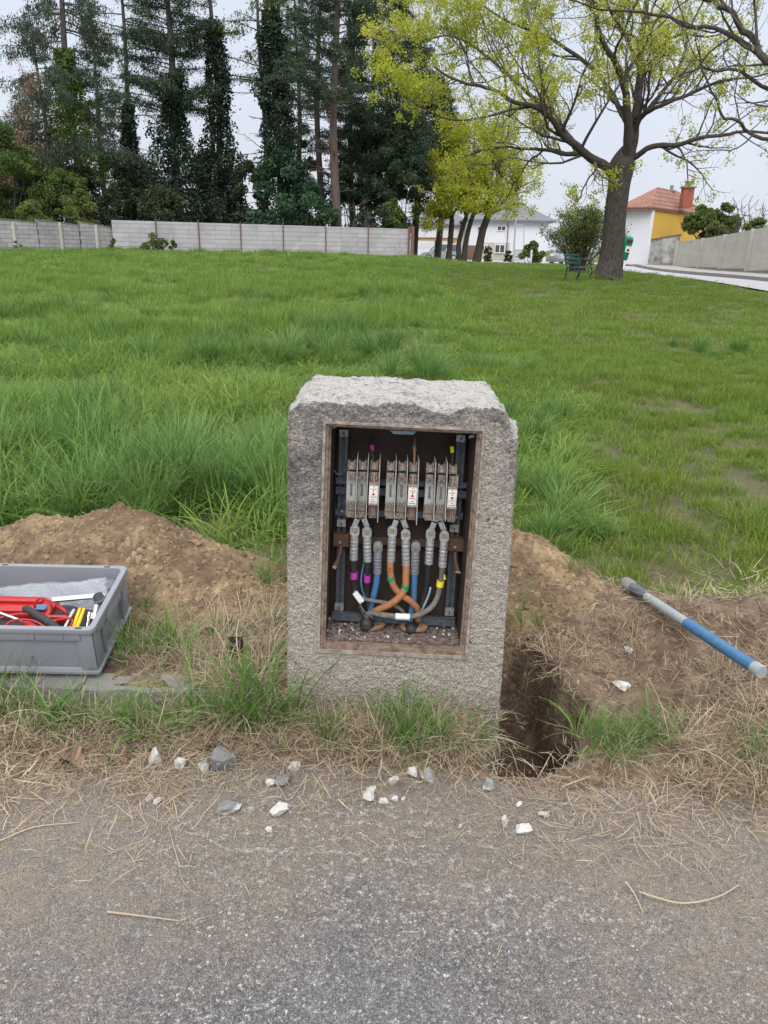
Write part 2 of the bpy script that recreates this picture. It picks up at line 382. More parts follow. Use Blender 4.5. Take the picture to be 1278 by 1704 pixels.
M['mossy'] = plain('mossy_plinth', (.20, .195, .14), .95, var=.5, scale=4)
M['posts'] = plain('brown_post', (.17, .10, .075), .8, var=.3, scale=8)
M['render_white'] = plain('white_render', (.74, .75, .80), .9, var=.05, scale=1.2)
M['render_beige'] = plain('beige_render', (.52, .47, .41), .9, var=.07, scale=1.2)
a = N('yellow_render', .9, .2); a.col(a.mix(a.ramp(a.noise(1.1, 6, .7), [(.45, 0.0), (.75, .5)]), (.72, .44, .085), (.48, .31, .09))); M['render_yellow'] = a.m
a = N('stained_wall', .95, .15); a.col(a.mix(a.ramp(a.noise(.9, 6, .75), [(.40, 0.0), (.62, 1.0)]), (.50, .49, .48), (.17, .165, .16))); M['stained'] = a.m
a = N('roof_tiles', .85, .2); b = a.n('ShaderNodeTexBrick'); uv = a.n('ShaderNodeUVMap'); a.L(uv.outputs[0], b.inputs[0])
b.inputs['Scale'].default_value = 1; b.inputs['Brick Width'].default_value = .28; b.inputs['Row Height'].default_value = .36; b.inputs['Mortar Size'].default_value = .03
b.inputs['Color1'].default_value = (.28, .135, .105, 1); b.inputs['Color2'].default_value = (.37, .205, .16, 1); b.inputs['Mortar'].default_value = (.12, .055, .04, 1)
a.col(b.outputs[0]); a.bump(b.outputs['Fac'], -.6, .04); M['tiles'] = a.m
M['slate'] = plain('grey_roof', (.15, .16, .18), .8, var=.15, scale=2)
M['brickred'] = plain('chimney_brick', (.33, .10, .07), .9, var=.35, scale=7)
M['glass'] = plain('window_glass', (.06, .07, .085), .12, var=.4, scale=2, spec=.8)
M['winframe'] = plain('window_frame', (.75, .75, .75), .5, var=.05)
M['wood'] = plain('carport_timber', (.47, .27, .12), .8, var=.2, scale=5)
M['gate'] = plain('dark_metal', (.05, .06, .07), .6, var=.2)
M['lampgrey'] = plain('lamp_post_metal', (.36, .38, .40), .5, var=.1)
M['benchgreen'] = plain('bench_green', (.012, .060, .045), .45, var=.25)
M['bingreen'] = plain('bin_green', (.015, .24, .12), .4, var=.1)
M['street'] = plain('street_paving', (.36, .355, .37), .9, var=.08, scale=3)
M['sidewalk'] = plain('sidewalk_paving', (.31, .30, .285), .9, var=.12, scale=3)
M['carsilver'] = plain('car_paint_silver', (.42, .44, .46), .3, metal=.5, var=.04)
M['cardark'] = plain('car_paint_grey', (.36, .39, .43), .3, metal=.4, var=.04)
M['tyre'] = plain('tyre', (.02, .02, .02), .8)
M['brownplastic'] = plain('brown_stub', (.045, .030, .024), .5, var=.2)

# ------------------------------------------------------------------ the shape of the ground
YF = 2.08                                # plane of the pillar's front face
def field(y):
    return np.where(y < 47, .085 + .0152 * np.clip(y - 3, 0, 44), .754 - .028 * np.clip(y - 47, 0, 33))
def trench(x, y):
    xr = np.interp(y, [1.7, 1.84, 1.92, 2.15, 2.4, 2.6, 2.8], [.42, .54, .66, .70, .64, .56, .50]) + fbm(x, y, 9, 5, .65) * .075
    e = sst(xr - x, -.005, .075) * sst(x, .33, .385) * sst(y + fbm(x, y, 8, 3) * .03, 1.80, 1.90) * (1 - sst(y, 2.45, 2.72))
    return e
def ridge(x, y, pts, w):
    d = np.full(x.shape, 9.0)
    for (ax, ay), (bx, by) in zip(pts[:-1], pts[1:]):
        vx, vy = bx - ax, by - ay; t = np.clip(((x - ax) * vx + (y - ay) * vy) / (vx * vx + vy * vy), 0, 1)
        d = np.minimum(d, np.hypot(x - ax - vx * t, y - ay - vy * t))
    return 1 - sst(d, 0, w)
def H(x, y):
    x = np.asarray(x, float); y = np.asarray(y, float)
    j = fbm(x, y, 2.5, 5) * .09
    left = 1 - sst(x, -.42, -.36); right = sst(x, .33, .42)
    zl = .028 * sst(y + j, 1.72, 2.02) + np.where(y > 2.125, .066, 0) + .0 * y
    zc = .05 * sst(y + j, 1.74, 2.04)
    zr = .085 * sst(y + j, 1.66, 2.25)
    z = zl * left + zr * right + zc * (1 - left) * (1 - right) - .012
    near = 1 - sst(y, 2.8, 3.4); z = z * near + field(y) * (1 - near)
    soilm = sst(y, 1.85, 2.1) * (1 - sst(y, 3.0, 4.0)) * (1 - sst(np.abs(x), 2.5, 4))
    z = z + soilm * (fbm(x, y, 6, 5, .6) * .026 + fbm(x, y, 45, 3, .6) * .007) * (.35 + .65 * right)
    z = z + fbm(x, y, .5, 3) * .05 * sst(y, 4, 7) * (1 - sst(y, 38, 46))
    # turned bank to the right that carries the pipe
    z = z + .12 * ridge(x, y, [(.80, 2.86), (1.08, 2.62), (1.5, 2.34), (2.2, 2.2)], .34) * right
    z = z + .13 * sst(x, .85, 1.45) * sst(y, 1.62, 2.05) * (1 - sst(y, 2.3, 3.0)) * (1 + fbm(x, y, 5, 4) * .5)
    z = z - .30 * sst(y, 26, 44) * sst(x, 1.0, 5.5) * (1 - sst(y, 60, 80))
    t = trench(x, y)
    z = z - t * (.36 + fbm(x, y, 12, 4) * .06)
    return z
def mound_left(x, y):
    hx = np.interp(x, [-2.8, -2.1, -1.75, -1.40, -1.16, -1.00, -.80, -.62, -.45, -.38], [-.03, .08, .165, .235, .330, .300, .185, .10, .035, -.03])
    q = (y - 3.0 - .1 * fbm(x, y, 1.3, 2)) / np.where(y < 3.0, .56, .42)
    return (hx + .03) * (1 - sst(np.abs(q), .0, 1.0)) - .03 + fbm(x, y, 5, 5, .62) * .055 * sst(hx, -.03, .1) + np.maximum(0, fbm(x + 3, y, 14, 4, .7)) * .035 * sst(hx, -.03, .08)
def mound_right(x, y):
    hx = np.interp(x, [-.5, -.2, .2, .42, .52, .64, .80, .97], [-.03, .14, .31, .33, .29, .19, .06, -.03])
    q = (y - 2.93) / .42
    return (hx + .03) * (1 - sst(np.abs(q), .0, 1.0)) - .03 + fbm(x, y, 5, 5, .62) * .04 * sst(hx, -.03, .1)
def Z(x, y):
    h = H(x, y); return h + np.maximum(0, np.maximum(mound_left(np.asarray(x, float), np.asarray(y, float)), mound_right(np.asarray(x, float), np.asarray(y, float))))
def hit(px, py, t0=1.0, t1=120, f=None):
    """first point of the ground met by a line of sight"""
    d = ray(px, py); f = f or Z; ys = np.concatenate([np.arange(t0, 6, .01), np.arange(6, t1, .1)])
    xs = EYE.x + d.x * ys / d.y; zs = EYE.z + d.z * ys / d.y
    g = f(xs, ys); k = np.argmax(g > zs); return Vector((xs[k], ys[k], float(g[k])))

def axis(lo, hi, fine, a, b, grow=1.12):
    c = list(np.arange(a, b + 1e-6, fine)); s = fine
    while c[-1] < hi: s = min(s * grow, 12); c.append(c[-1] + s)
    s = fine; l = []
    cur = a
    while cur > lo: s = min(s * grow, 12); cur -= s; l.append(cur)
    return np.array(l[::-1] + c)
def gridmesh(xs, ys, zf, keep=None):
    X, Y = np.meshgrid(xs, ys); z = zf(X, Y); V = np.stack([X, Y, z], -1).reshape(-1, 3)
    i = np.arange(len(ys) - 1)[:, None] * len(xs) + np.arange(len(xs) - 1)[None, :]
    F = np.stack([i, i + 1, i + 1 + len(xs), i + len(xs)], -1).reshape(-1, 4)
    if keep is not None: F = F[keep(V[F].mean(1)[:, 0], V[F].mean(1)[:, 1])]
    return V, F

xs = axis(-220, 220, .010, -1.9, 1.9); ys = axis(1.2, 330, .009, 1.66, 3.5, 1.07)
V, F = gridmesh(xs, ys, H)
x, y = V[:, 0], V[:, 1]
gr = sst(y + fbm(x, y, 3, 4) * .25, 3.0, 3.4)
gr = np.maximum(gr, sst(x, 1.0, 1.5) * sst(y, 2.7, 3.0)); gr = gr * (.85 + .15 * fbm(x, y, 2, 3))
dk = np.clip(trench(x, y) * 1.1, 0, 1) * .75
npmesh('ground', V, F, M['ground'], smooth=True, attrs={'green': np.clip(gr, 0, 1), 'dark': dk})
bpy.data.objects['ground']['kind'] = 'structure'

xs = axis(-90, 90, .03, -2.4, 2.4); ys = axis(-9, 2.11, .02, .3, 2.1)
V, F = gridmesh(xs, ys, lambda X, Y: 0 * X + fbm(X, Y, 1.2, 3) * .006, keep=lambda cx, cy: trench(cx, cy) < .04)
x, y = V[:, 0], V[:, 1]
dust = sst(y + fbm(x, y, 2.2, 5) * .33 + .26 * sst(x, .1, .9) + .10 * sst(-x, .4, 1.0), 1.0, 1.60)
dust = np.maximum(dust, .75 * np.exp(-(((x - .75) / .45) ** 2 + ((y - 1.25) / .35) ** 2))); dust = np.maximum(dust, .55 * sst(fbm(x, y, 3.1, 5), .28, .55))
lime = np.exp(-(((x + .12) / .42) ** 2 + ((y - 1.58) / .17) ** 2)) * 1.2 + .8 * np.exp(-(((x + 1.02) / .12) ** 2 + ((y - 1.30) / .09) ** 2)) + .8 * np.exp(-(((x - .33) / .35) ** 2 + ((y - 1.33) / .10) ** 2)) + .12
npmesh('road', V, F, M['asphalt'], smooth=True, attrs={'dust': np.clip(dust, 0, 1), 'lime': np.clip(lime, 0, 1)})['kind'] = 'structure'

# soil mounds
def mound(name, fn, xr, yr, label):
    V, F = gridmesh(np.arange(*xr, .010), np.arange(*yr, .010), lambda X, Y: H(X, Y) + fn(X, Y) + np.maximum(0, fbm(X, Y, 38, 3, .7)) * .022,
                    keep=lambda cx, cy: fn(cx, cy) > -.028)
    used = np.unique(F); mp = np.zeros(len(V), int); mp[used] = np.arange(len(used))
    tag(npmesh(name, V[used], mp[F], M['mound'], smooth=False), label, 'soil mound')
mound('soil_mound', mound_left, (-2.85, -.36), (2.3, 3.6), 'larger heap of dug tan soil behind the grey tool crate')
mound('soil_mound', mound_right, (-.5, 1.0), (2.5, 3.36), 'smaller heap of dug brown soil behind the right side of the concrete pillar')

# ------------------------------------------------------------------ scattering (only for what nobody could count)
def proto(name, V, F, mat, T, smooth=False):
    o = npmesh(name, V, F, mat, attrs={'tint': T}, smooth=smooth); COL.objects.unlink(o); return o
def scatter(name, pts, rot, scl, protos, label, cat, seed=0):
    n = len(pts); c = bpy.data.collections.new(name + '_source')
    for p in protos: c.objects.link(p)
    me = bpy.data.meshes.new(name); me.vertices.add(n); me.vertices.foreach_set('co', np.asarray(pts, np.float32).ravel())
    for k, v in (('rot', rot), ('scl', scl)):
        at = me.attributes.new(k, 'FLOAT_VECTOR', 'POINT'); at.data.foreach_set('vector', np.asarray(v, np.float32).ravel())
    at = me.attributes.new('pid', 'INT', 'POINT'); at.data.foreach_set('value', np.random.default_rng(seed).integers(0, len(protos), n).astype(np.int32))
    o = bpy.data.objects.new(name, me); COL.objects.link(o)
    g = bpy.data.node_groups.new(name, 'GeometryNodeTree'); g.interface.new_socket('Geometry', in_out='INPUT', socket_type='NodeSocketGeometry')
    g.interface.new_socket('Geometry', in_out='OUTPUT', socket_type='NodeSocketGeometry')
    gi = g.nodes.new('NodeGroupInput'); go = g.nodes.new('NodeGroupOutput'); ip = g.nodes.new('GeometryNodeInstanceOnPoints')
    ci = g.nodes.new('GeometryNodeCollectionInfo'); ci.inputs['Collection'].default_value = c
    ci.inputs['Separate Children'].default_value = True; ci.inputs['Reset Children'].default_value = True
    def na(nm, ty): x = g.nodes.new('GeometryNodeInputNamedAttribute'); x.data_type = ty; x.inputs['Name'].default_value = nm; return x.outputs['Attribute']
    g.links.new(gi.outputs[0], ip.inputs['Points']); g.links.new(ci.outputs[0], ip.inputs['Instance']); ip.inputs['Pick Instance'].default_value = True
    g.links.new(na('pid', 'INT'), ip.inputs['Instance Index']); g.links.new(na('rot', 'FLOAT_VECTOR'), ip.inputs['Rotation']); g.links.new(na('scl', 'FLOAT_VECTOR'), ip.inputs['Scale'])
    g.links.new(ip.outputs[0], go.inputs[0]); md = o.modifiers.new('scatter', 'NODES'); md.node_group = g
    return tag(o, label, cat, kind='stuff')

def blades(n, rad, hmin, hmax, w, lean, seg=5, seed=0, curl=1.0, lie=False):
    """a clump of curved tapering blades"""
    r = np.random.default_rng(seed)
    ang = r.random(n) * 6.283; rr = np.sqrt(r.random(n)) * rad; bx = np.cos(ang) * rr; by = np.sin(ang) * rr
    az = ang + r.normal(0, .9, n); L = hmin + (hmax - hmin) * r.random(n); l0 = np.abs(r.normal(.0, lean * .5, n)) + .04; k = (r.random(n) * 1.0 + .25) * lean * 1.5 * curl
    ww = w * (.6 + .7 * r.random(n)); x = bx.copy(); y = by.copy(); z = np.zeros(n) if not lie else np.full(n, .004) + r.random(n) * .012
    Vs = []; tint = np.clip(r.normal(.45, .25, n), 0, 1); T = []
    px, py = -np.sin(az + r.normal(0, .5, n)), np.cos(az + r.normal(0, .5, n))
    drift = r.normal(0, .9, n) * (.45 if lie else .25)
    for i in range(seg + 1):
        t = i / seg; wd = ww * (1 - t ** 2.2) * .5 + 1e-4
        if i == 0: wd = wd * .6
        Vs.append(np.stack([x - px * wd, y - py * wd, z], -1)); Vs.append(np.stack([x + px * wd, y + py * wd, z], -1))
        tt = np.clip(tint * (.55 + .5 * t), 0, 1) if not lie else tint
        T += [tt, tt]
        th = l0 + k * t ** 1.3; ds = L / seg; a2 = az + drift * t
        if lie:
            x = x + np.cos(a2) * ds; y = y + np.sin(a2) * ds; z = np.maximum(.003, z + np.sin(t * 6 + tint * 9) * .006)
        else:
            x = x + np.cos(a2) * np.sin(th) * ds; y = y + np.sin(a2) * np.sin(th) * ds; z = z + np.cos(th) * ds
    V = np.stack(Vs, 1).reshape(-1, 3); T = np.stack(T, 1).reshape(-1); m = 2 * (seg + 1)
    b = (np.arange(n) * m)[:, None, None]; s = (np.arange(seg) * 2)[None, :, None]
    F = (b + s + np.array([0, 1, 3, 2])[None, None, :]).reshape(-1, 4)
    return V, F, T

def rv(n, s=1.0, r=RNG): return np.stack([r.normal(0, .12 * s, n), r.normal(0, .12 * s, n), r.random(n) * 6.283], -1)
def lift(x, y, dz=-.01): return np.stack([x, y, Z(x, y) + dz], -1)
def viewpts(y0, y1, dens, xmin=-1, xmax=1, margin=1.0, pad=.5):
    """random points inside the wedge the picture can see, density per square metre as a function of y"""
    out = []; y = y0
    while y < y1:
        dy = max(.15, y * .04); hw = y * .58 * margin + pad; a = 2 * hw * dy; n = RNG.poisson(a * dens(y))
        out.append(np.stack([(RNG.random(n) * 2 - 1) * hw, y + RNG.random(n) * dy], -1)); y += dy
    return np.concatenate(out)
bare = lambda x, y: (mound_left(x, y) > -.008) | (mound_right(x, y) > -.008)
inpillar = lambda x, y: (np.abs(x) < .39) & (y > YF - .03) & (y < YF + .43)

# tall meadow, left of a line at about x = 1.6
MEDGE = lambda x, y: 1.45 + .01 * y + fbm(x, y, .6, 3) * .7
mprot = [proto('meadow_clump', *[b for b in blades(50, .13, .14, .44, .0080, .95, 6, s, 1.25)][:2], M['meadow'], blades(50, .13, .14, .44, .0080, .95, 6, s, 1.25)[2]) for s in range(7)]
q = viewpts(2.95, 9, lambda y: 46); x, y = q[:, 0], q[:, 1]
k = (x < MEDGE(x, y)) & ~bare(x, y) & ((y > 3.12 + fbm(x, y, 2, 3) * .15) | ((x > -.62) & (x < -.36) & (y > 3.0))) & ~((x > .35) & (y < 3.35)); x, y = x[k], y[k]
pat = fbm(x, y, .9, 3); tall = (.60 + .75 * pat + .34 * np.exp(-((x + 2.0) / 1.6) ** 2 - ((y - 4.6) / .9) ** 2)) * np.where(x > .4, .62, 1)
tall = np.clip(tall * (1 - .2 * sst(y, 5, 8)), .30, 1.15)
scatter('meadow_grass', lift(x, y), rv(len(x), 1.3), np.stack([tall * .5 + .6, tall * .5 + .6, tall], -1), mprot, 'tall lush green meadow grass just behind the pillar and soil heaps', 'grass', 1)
fprot = [proto('meadow_tuft_far', *[b for b in blades(70, .20, .14, .36, .011, .5, 3, s + 30)][:2], M['meadow'], blades(70, .20, .14, .36, .011, .5, 3, s + 30)[2]) for s in range(6)]
q = viewpts(8.7, 50, lambda y: np.interp(y, [8.7, 14, 25, 50], [24, 15, 8, 5]), pad=1); x, y = q[:, 0], q[:, 1]
k = (x < MEDGE(x, y)) & ((y < 46) | (x > 2)); x, y = x[k], y[k]; pat = fbm(x, y, .7, 4)
tall = np.clip(.55 + 1.0 * pat, .22, 1.25); wid = np.interp(y, [9, 50], [1, 1.9])
scatter('meadow_grass', lift(x, y), rv(len(x), 1.2), np.stack([wid, wid, tall], -1), fprot, 'green meadow stretching back to the pale boundary wall', 'grass', 2)
# darker tufts of coarse grass standing out in the meadow
tprot = [proto('coarse_tuft', *[b for b in blades(130, .11, .28, .55, .0085, .75, 6, s + 60)][:2], M['tuft'], blades(130, .11, .28, .55, .0085, .75, 6, s + 60)[2]) for s in range(4)]
cl = []
for (px, py, n, s) in [(125, 730, 26, .30), (30, 690, 16, .3), (250, 800, 20, .34), (60, 800, 18, .35), (330, 770, 16, .3), (400, 800, 10, .25), (560, 530, 8, .5), (200, 560, 8, .6), (100, 500, 8, .8), (420, 480, 8, .9), (640, 470, 7, .9), (500, 570, 8, .35), (740, 490, 7, .5), (700, 600, 7, .3), (820, 590, 6, .3), (350, 560, 6, .35), (900, 680, 6, .22), (480, 550, 6, .5), (930, 860, 6, .14), (870, 790, 7, .2), (620, 560, 5, .5), (1165, 560, 6, .3)]:
    p = hit(px, py + 25, 3); cl.append(np.stack([p.x + RNG.normal(0, s, n), p.y + RNG.normal(0, s, n)], -1))
q = np.concatenate(cl); x, y = q[:, 0], q[:, 1]; k = (y > 3.35) & ~bare(x, y); x, y = x[k], y[k]; s_ = .60 + .42 * RNG.random(len(x)); s_ = np.where(y < 3.8, s_ * .8, s_) * np.where(x > .5, .62, 1)
scatter('coarse_grass_tufts', lift(x, y), rv(len(x)), np.stack([s_, s_, s_], -1), tprot, 'darker tufts of coarse grass standing out in the meadow', 'grass', 3)
# short lawn on the right
lprot = [proto('lawn_clump', *[b for b in blades(80, .11, .03, .105, .0052, .9, 3, s + 90)][:2], M['lawn'], blades(80, .11, .03, .105, .0052, .9, 3, s + 90)[2]) for s in range(6)]
q = viewpts(2.5, 10, lambda y: 95); x, y = q[:, 0], q[:, 1]
k = (x > MEDGE(x, y) - .75) & ~bare(x, y) & (y > np.interp(x, [.7, .95, 1.3, 1.7, 3], [3.05, 2.98, 2.80, 2.62, 2.6]) + fbm(x, y, 3, 3) * .12) & (fbm(x, y, 2.6, 4) > -.42); x, y = x[k], y[k]
s_ = .75 + .7 * np.clip(fbm(x, y, 1.4, 3) + .25, 0, 1.2); scatter('lawn_grass', lift(x, y), rv(len(x), 1.5), np.stack([s_ ** .5, s_ ** .5, s_ * 1.1], -1), lprot, 'short patchy lawn to the right of the pillar', 'grass', 4)
l2 = [proto('lawn_patch', *[b for b in blades(90, .26, .03, .10, .011, .9, 2, s + 120)][:2], M['lawn'], blades(90, .26, .03, .10, .011, .9, 2, s + 120)[2]) for s in range(5)]
q = viewpts(9.8, 62, lambda y: np.interp(y, [10, 20, 60], [26, 10, 5]), pad=1); x, y = q[:, 0], q[:, 1]
k = (x > MEDGE(x, y) - .5) & (x < np.interp(y, [9, 14, 20, 26, 31, 36, 60, 90], [11, 11.1, 10.75, 10.95, 11.05, 11.4, 13.8, 18])); x, y = x[k], y[k]; s_ = 1 + .5 * fbm(x, y, .5, 3); w_ = np.interp(y, [10, 60], [1, 2])
scatter('lawn_grass', lift(x, y), rv(len(x)), np.stack([w_, w_, s_], -1), l2, 'mown lawn running back under the big tree', 'grass', 5)
# daisies / dandelion specks on the lawn
# dry straw and litter
sprot = [proto('straw_litter', *[b for b in blades(26, .16, .015, .13, .0024, .5, 3, s + 150, lie=True)][:2], M['straw'], blades(26, .16, .015, .13, .0024, .5, 3, s + 150, lie=True)[2]) for s in range(6)]
s2 = [proto('dark_straw_litter', *[b for b in blades(34, .10, .02, .09, .0026, .5, 4, s + 180, lie=True)][:2], M['straw2'], blades(34, .10, .02, .09, .0026, .5, 4, s + 180, lie=True)[2]) for s in range(5)]
def area(n, x0, x1, y0, y1): return x0 + (x1 - x0) * RNG.random(n), y0 + (y1 - y0) * RNG.random(n)
X, Y = [], []
for (n, x0, x1, y0, y1) in [(230, -1.5, .36, 1.80, 2.08), (110, -1.5, -.4, 2.1, 2.62), (70, .62, 1.6, 1.66, 2.5), (40, .65, 1.5, 2.45, 2.75), (16, -1.3, 1.3, 1.5, 1.75), (30, -.55, -.38, 2.05, 2.9), (110, 1.05, 1.7, 1.6, 2.3), (30, .35, 1.3, 1.55, 1.85), (80, -1.5, -.6, 1.66, 1.90)]:
    x, y = area(n, x0, x1, y0, y1); X.append(x); Y.append(y)
x = np.concatenate(X); y = np.concatenate(Y); k = (trench(x, y) < .03) & ~inpillar(x, y) & ~((x < -.78) & (y > 2.12)) & (fbm(x, y, 3.5, 3) > -.28); x, y = x[k], y[k]
p = lift(x, y, .004); p[:, 2] = np.maximum(p[:, 2], .006); s_ = .4 + .6 * RNG.random(len(x))
scatter('straw_litter', p, rv(len(x), 1.2), np.stack([s_, s_, s_], -1), sprot, 'dry pale straw lying along the edge of the road and on the dug bank', 'dead grass', 6)
x, y = area(420, -1.5, 1.7, 1.7, 2.7); k = (trench(x, y) < .04) & ~inpillar(x, y) & ~((x < -.78) & (y > 2.12)) & ((x > .4) | (y < 2.25)) & (fbm(x, y, 2.7, 3) > -.1); x, y = x[k], y[k]
p = lift(x, y, .002); p[:, 2] = np.maximum(p[:, 2], .004); s_ = .6 + .6 * RNG.random(len(x))
scatter('root_litter', p, rv(len(x), 1.5), np.stack([s_, s_, s_ * 1.5], -1), s2, 'brown roots and rotted grass mixed into the soil', 'dead grass', 7)
# loose straw on the asphalt
sing = [proto('loose_straw', *[b for b in blades(3, .05, .012, .08, .0017, .5, 3, s + 210, lie=True)][:2], M['straw'], blades(3, .05, .012, .08, .0017, .5, 3, s + 210, lie=True)[2]) for s in range(6)]
n = 1700; x = -1.3 + 2.6 * RNG.random(n); y = 1.85 - np.abs(RNG.normal(0, .26, n)) + .1 * x * (x > 0); k = (trench(x, y) < .05) & (y > .7); x, y = x[k], y[k]
s_ = .22 + .6 * RNG.random(len(x)) ** 2.5; scatter('loose_straw', np.stack([x, y, np.maximum(Z(x, y), 0) + .003], -1), np.stack([0 * x, 0 * x, RNG.random(len(x)) * 6.28], -1), np.stack([s_, s_, s_], -1), sing, 'thin loose straws strewn over the asphalt', 'dead grass', 8)
# upright dry and green blades round the pillar foot, kerb and crate
dry = [proto('dry_tuft', *[b for b in blades(34, .05, .08, .28, .0032, 1.15, 6, s + 240, 1.05)][:2], M['straw'], blades(34, .05, .08, .28, .0032, 1.15, 6, s + 240, 1.05)[2]) for s in range(5)]
grn = [proto('verge_tuft', *[b for b in blades(19, .045, .12, .36, .0056, .8, 6, s + 270, 1.3)][:2], M['tuft'], blades(19, .045, .12, .36, .0056, .8, 6, s + 270, 1.3)[2]) for s in range(5)]
def spots(L):
    xs_, ys_, ss = [], [], []
    for (px, py, n, sxy, sc) in L:
        p = hit(px, py, 1.2); xs_.append(p.x + RNG.normal(0, sxy, n)); ys_.append(p.y + RNG.normal(0, sxy * .6, n)); ss.append(sc * (.7 + .5 * RNG.random(n)))
    x, y, s = np.concatenate(xs_), np.concatenate(ys_), np.concatenate(ss)
    k = ~inpillar(x, y) & (trench(x, y) < .03); return x[k], y[k], s[k]
x, y, s_ = spots([(60, 1190, 9, 0.088, .8), (180, 1200, 7, 0.100, .7), (300, 1200, 7, 0.100, .6), (420, 1180, 16, 0.088, .9), (480, 1215, 8, 0.062, 0.74), (545, 1225, 9, 0.062, 0.66), (610, 1230, 9, 0.062, 0.62), (680, 1230, 8, 0.062, 0.70), (740, 1235, 7, 0.062, 0.62), (790, 1240, 7, 0.050, 0.55), (460, 1080, 12, 0.100, .8), (330, 1110, 16, 0.125, .75), (430, 1040, 9, 0.125, .7), (380, 1060, 7, 0.125, .7), (1240, 1200, 16, 0.100, .75), (1255, 1120, 12, 0.075, .6), (1200, 1240, 10, 0.100, .6), (1100, 1060, 9, 0.125, .6), (1150, 1300, 9, 0.100, .55), (1260, 1290, 10, 0.088, .7), (1000, 1050, 4, 0.100, .45), (1180, 1150, 9, 0.125, .5), (860, 1250, 4, 0.037, .8), (20, 1230, 9, 0.075, .7), (280, 1060, 6, 0.100, .6)])
scatter('dry_grass_tufts', lift(x, y, -.004), rv(len(x), 1.6), np.stack([s_ * 1.1, s_ * 1.1, s_ * .85], -1), dry, 'bleached dry grass standing round the pillar foot and on the bank', 'dead grass', 9)
x, y, s_ = spots([(10, 1180, 6, 0.050, .95), (50, 1200, 5, 0.062, .7), (120, 1215, 7, 0.075, .75), (210, 1215, 6, 0.062, .75), (290, 1215, 6, 0.062, .65), (360, 1200, 4, 0.062, .7), (425, 1200, 10, 0.044, 1.1), (465, 1180, 4, 0.050, .9), (530, 1230, 3, 0.037, .8), (640, 1225, 3, 0.037, .75), (690, 1235, 5, 0.037, .85), (740, 1240, 4, 0.037, .8), (790, 1245, 2, 0.037, .7), (828, 1290, 4, 0.025, .75), (290, 1080, 7, 0.100, .65), (240, 1090, 6, 0.075, .7), (400, 1050, 3, 0.075, .6), (225, 1030, 4, 0.062, .6), (1030, 1230, 10, 0.081, .55), (990, 1225, 4, 0.050, .6), (1070, 1235, 5, 0.062, .5), (870, 1035, 6, 0.050, .45), (1050, 1260, 4, 0.075, .4), (470, 955, 6, 0.062, .6), (440, 965, 4, 0.062, .6), (960, 965, 4, 0.075, .35), (1275, 1280, 3, 0.037, .6)])
scatter('verge_grass_tufts', lift(x, y, -.004), rv(len(x), 1.6), np.stack([s_, s_, s_ * .9], -1), grn, 'fresh green grass tufts along the kerb, pillar foot and dug bank', 'grass', 10)

# clods, gravel grains
def rockproto(seed, mat, n=12, flat=.7):
    r = random.Random(seed); bm = bmesh.new()
    for i in range(n):
        v = Vector((r.gauss(0, 1), r.gauss(0, 1), r.gauss(0, 1))).normalized() * (.7 + .3 * r.random()); bm.verts.new((v.x, v.y * .8, v.z * flat))
    g = bmesh.ops.convex_hull(bm, input=bm.verts[:]); bmesh.ops.delete(bm, geom=[v for v in bm.verts if not v.link_faces], context='VERTS')
    bmesh.ops.triangulate(bm, faces=bm.faces[:])
    bm.verts.index_update(); V = np.array([v.co[:] for v in bm.verts]); F = np.array([[v.index for v in f.verts] for f in bm.faces]); bm.free(); return V, F
cprot = [proto('clod', *rockproto(s, None), M['clod'], np.zeros(len(rockproto(s, None)[0]))) for s in range(6)]
X, Y, SS = [], [], []
for fn, x0, x1, y0, y1, n in [(mound_left, -2.2, -.4, 2.35, 3.25, 7000), (mound_right, .3, 1.0, 2.5, 3.2, 2600)]:
    x, y = area(n, x0, x1, y0, y1); k = fn(x, y) > .0; X.append(x[k]); Y.append(y[k]); SS.append(np.minimum(.0022 + RNG.exponential(.0036, k.sum()), .034))
x, y = area(2600, .4, 1.5, 1.7, 2.8); X.append(x); Y.append(y); SS.append(np.minimum(.0018 + RNG.exponential(.0022, 2600), .013))
x, y = area(1500, -1.5, .4, 1.75, 2.08); X.append(x); Y.append(y); SS.append(np.minimum(.0015 + RNG.exponential(.0015, 1500), .008))
x, y, s_ = np.concatenate(X), np.concatenate(Y), np.concatenate(SS); k = ~inpillar(x, y); x, y, s_ = x[k], y[k], s_[k]
scatter('soil_clods', lift(x, y, .0), RNG.random((len(x), 3)) * 6.28, np.stack([s_, s_, s_], -1), cprot, 'crumbs and clods of dug soil on the heaps and the bank', 'soil', 11)
gprot = [proto('grit', *rockproto(s + 20, None, 9), M['chip'], np.zeros(len(rockproto(s + 20, None, 9)[0]))) for s in range(5)]
n = 900; x = RNG.normal(.0, .42, n); y = RNG.normal(1.62, .17, n); x2, y2 = area(320, -1.1, 1.1, .85, 1.8); x = np.append(x, x2); y = np.append(y, y2); k = (trench(x, y) < .03) & (y < 2.0); x, y = x[k], y[k]
s_ = np.minimum(.0009 + RNG.exponential(.0011, len(x)), .0065)
scatter('concrete_crumbs', np.stack([x, y, np.maximum(Z(x, y), 0) + s_ * .4], -1), RNG.random((len(x), 3)) * 6.28, np.stack([s_, s_, s_], -1), gprot, 'white concrete crumbs sprinkled over the asphalt in front of the pillar', 'crumbs', 12)
aprot = [proto('aggregate', *rockproto(s + 40, None, 9, .5), M['kerb'], np.zeros(len(rockproto(s + 40, None, 9, .5)[0]))) for s in range(5)]
x, y = area(9000, -1.15, 1.15, .75, 1.95); k = trench(x, y) < .03; x, y = x[k], y[k]; s_ = .0012 + RNG.random(len(x)) ** 3 * .0035
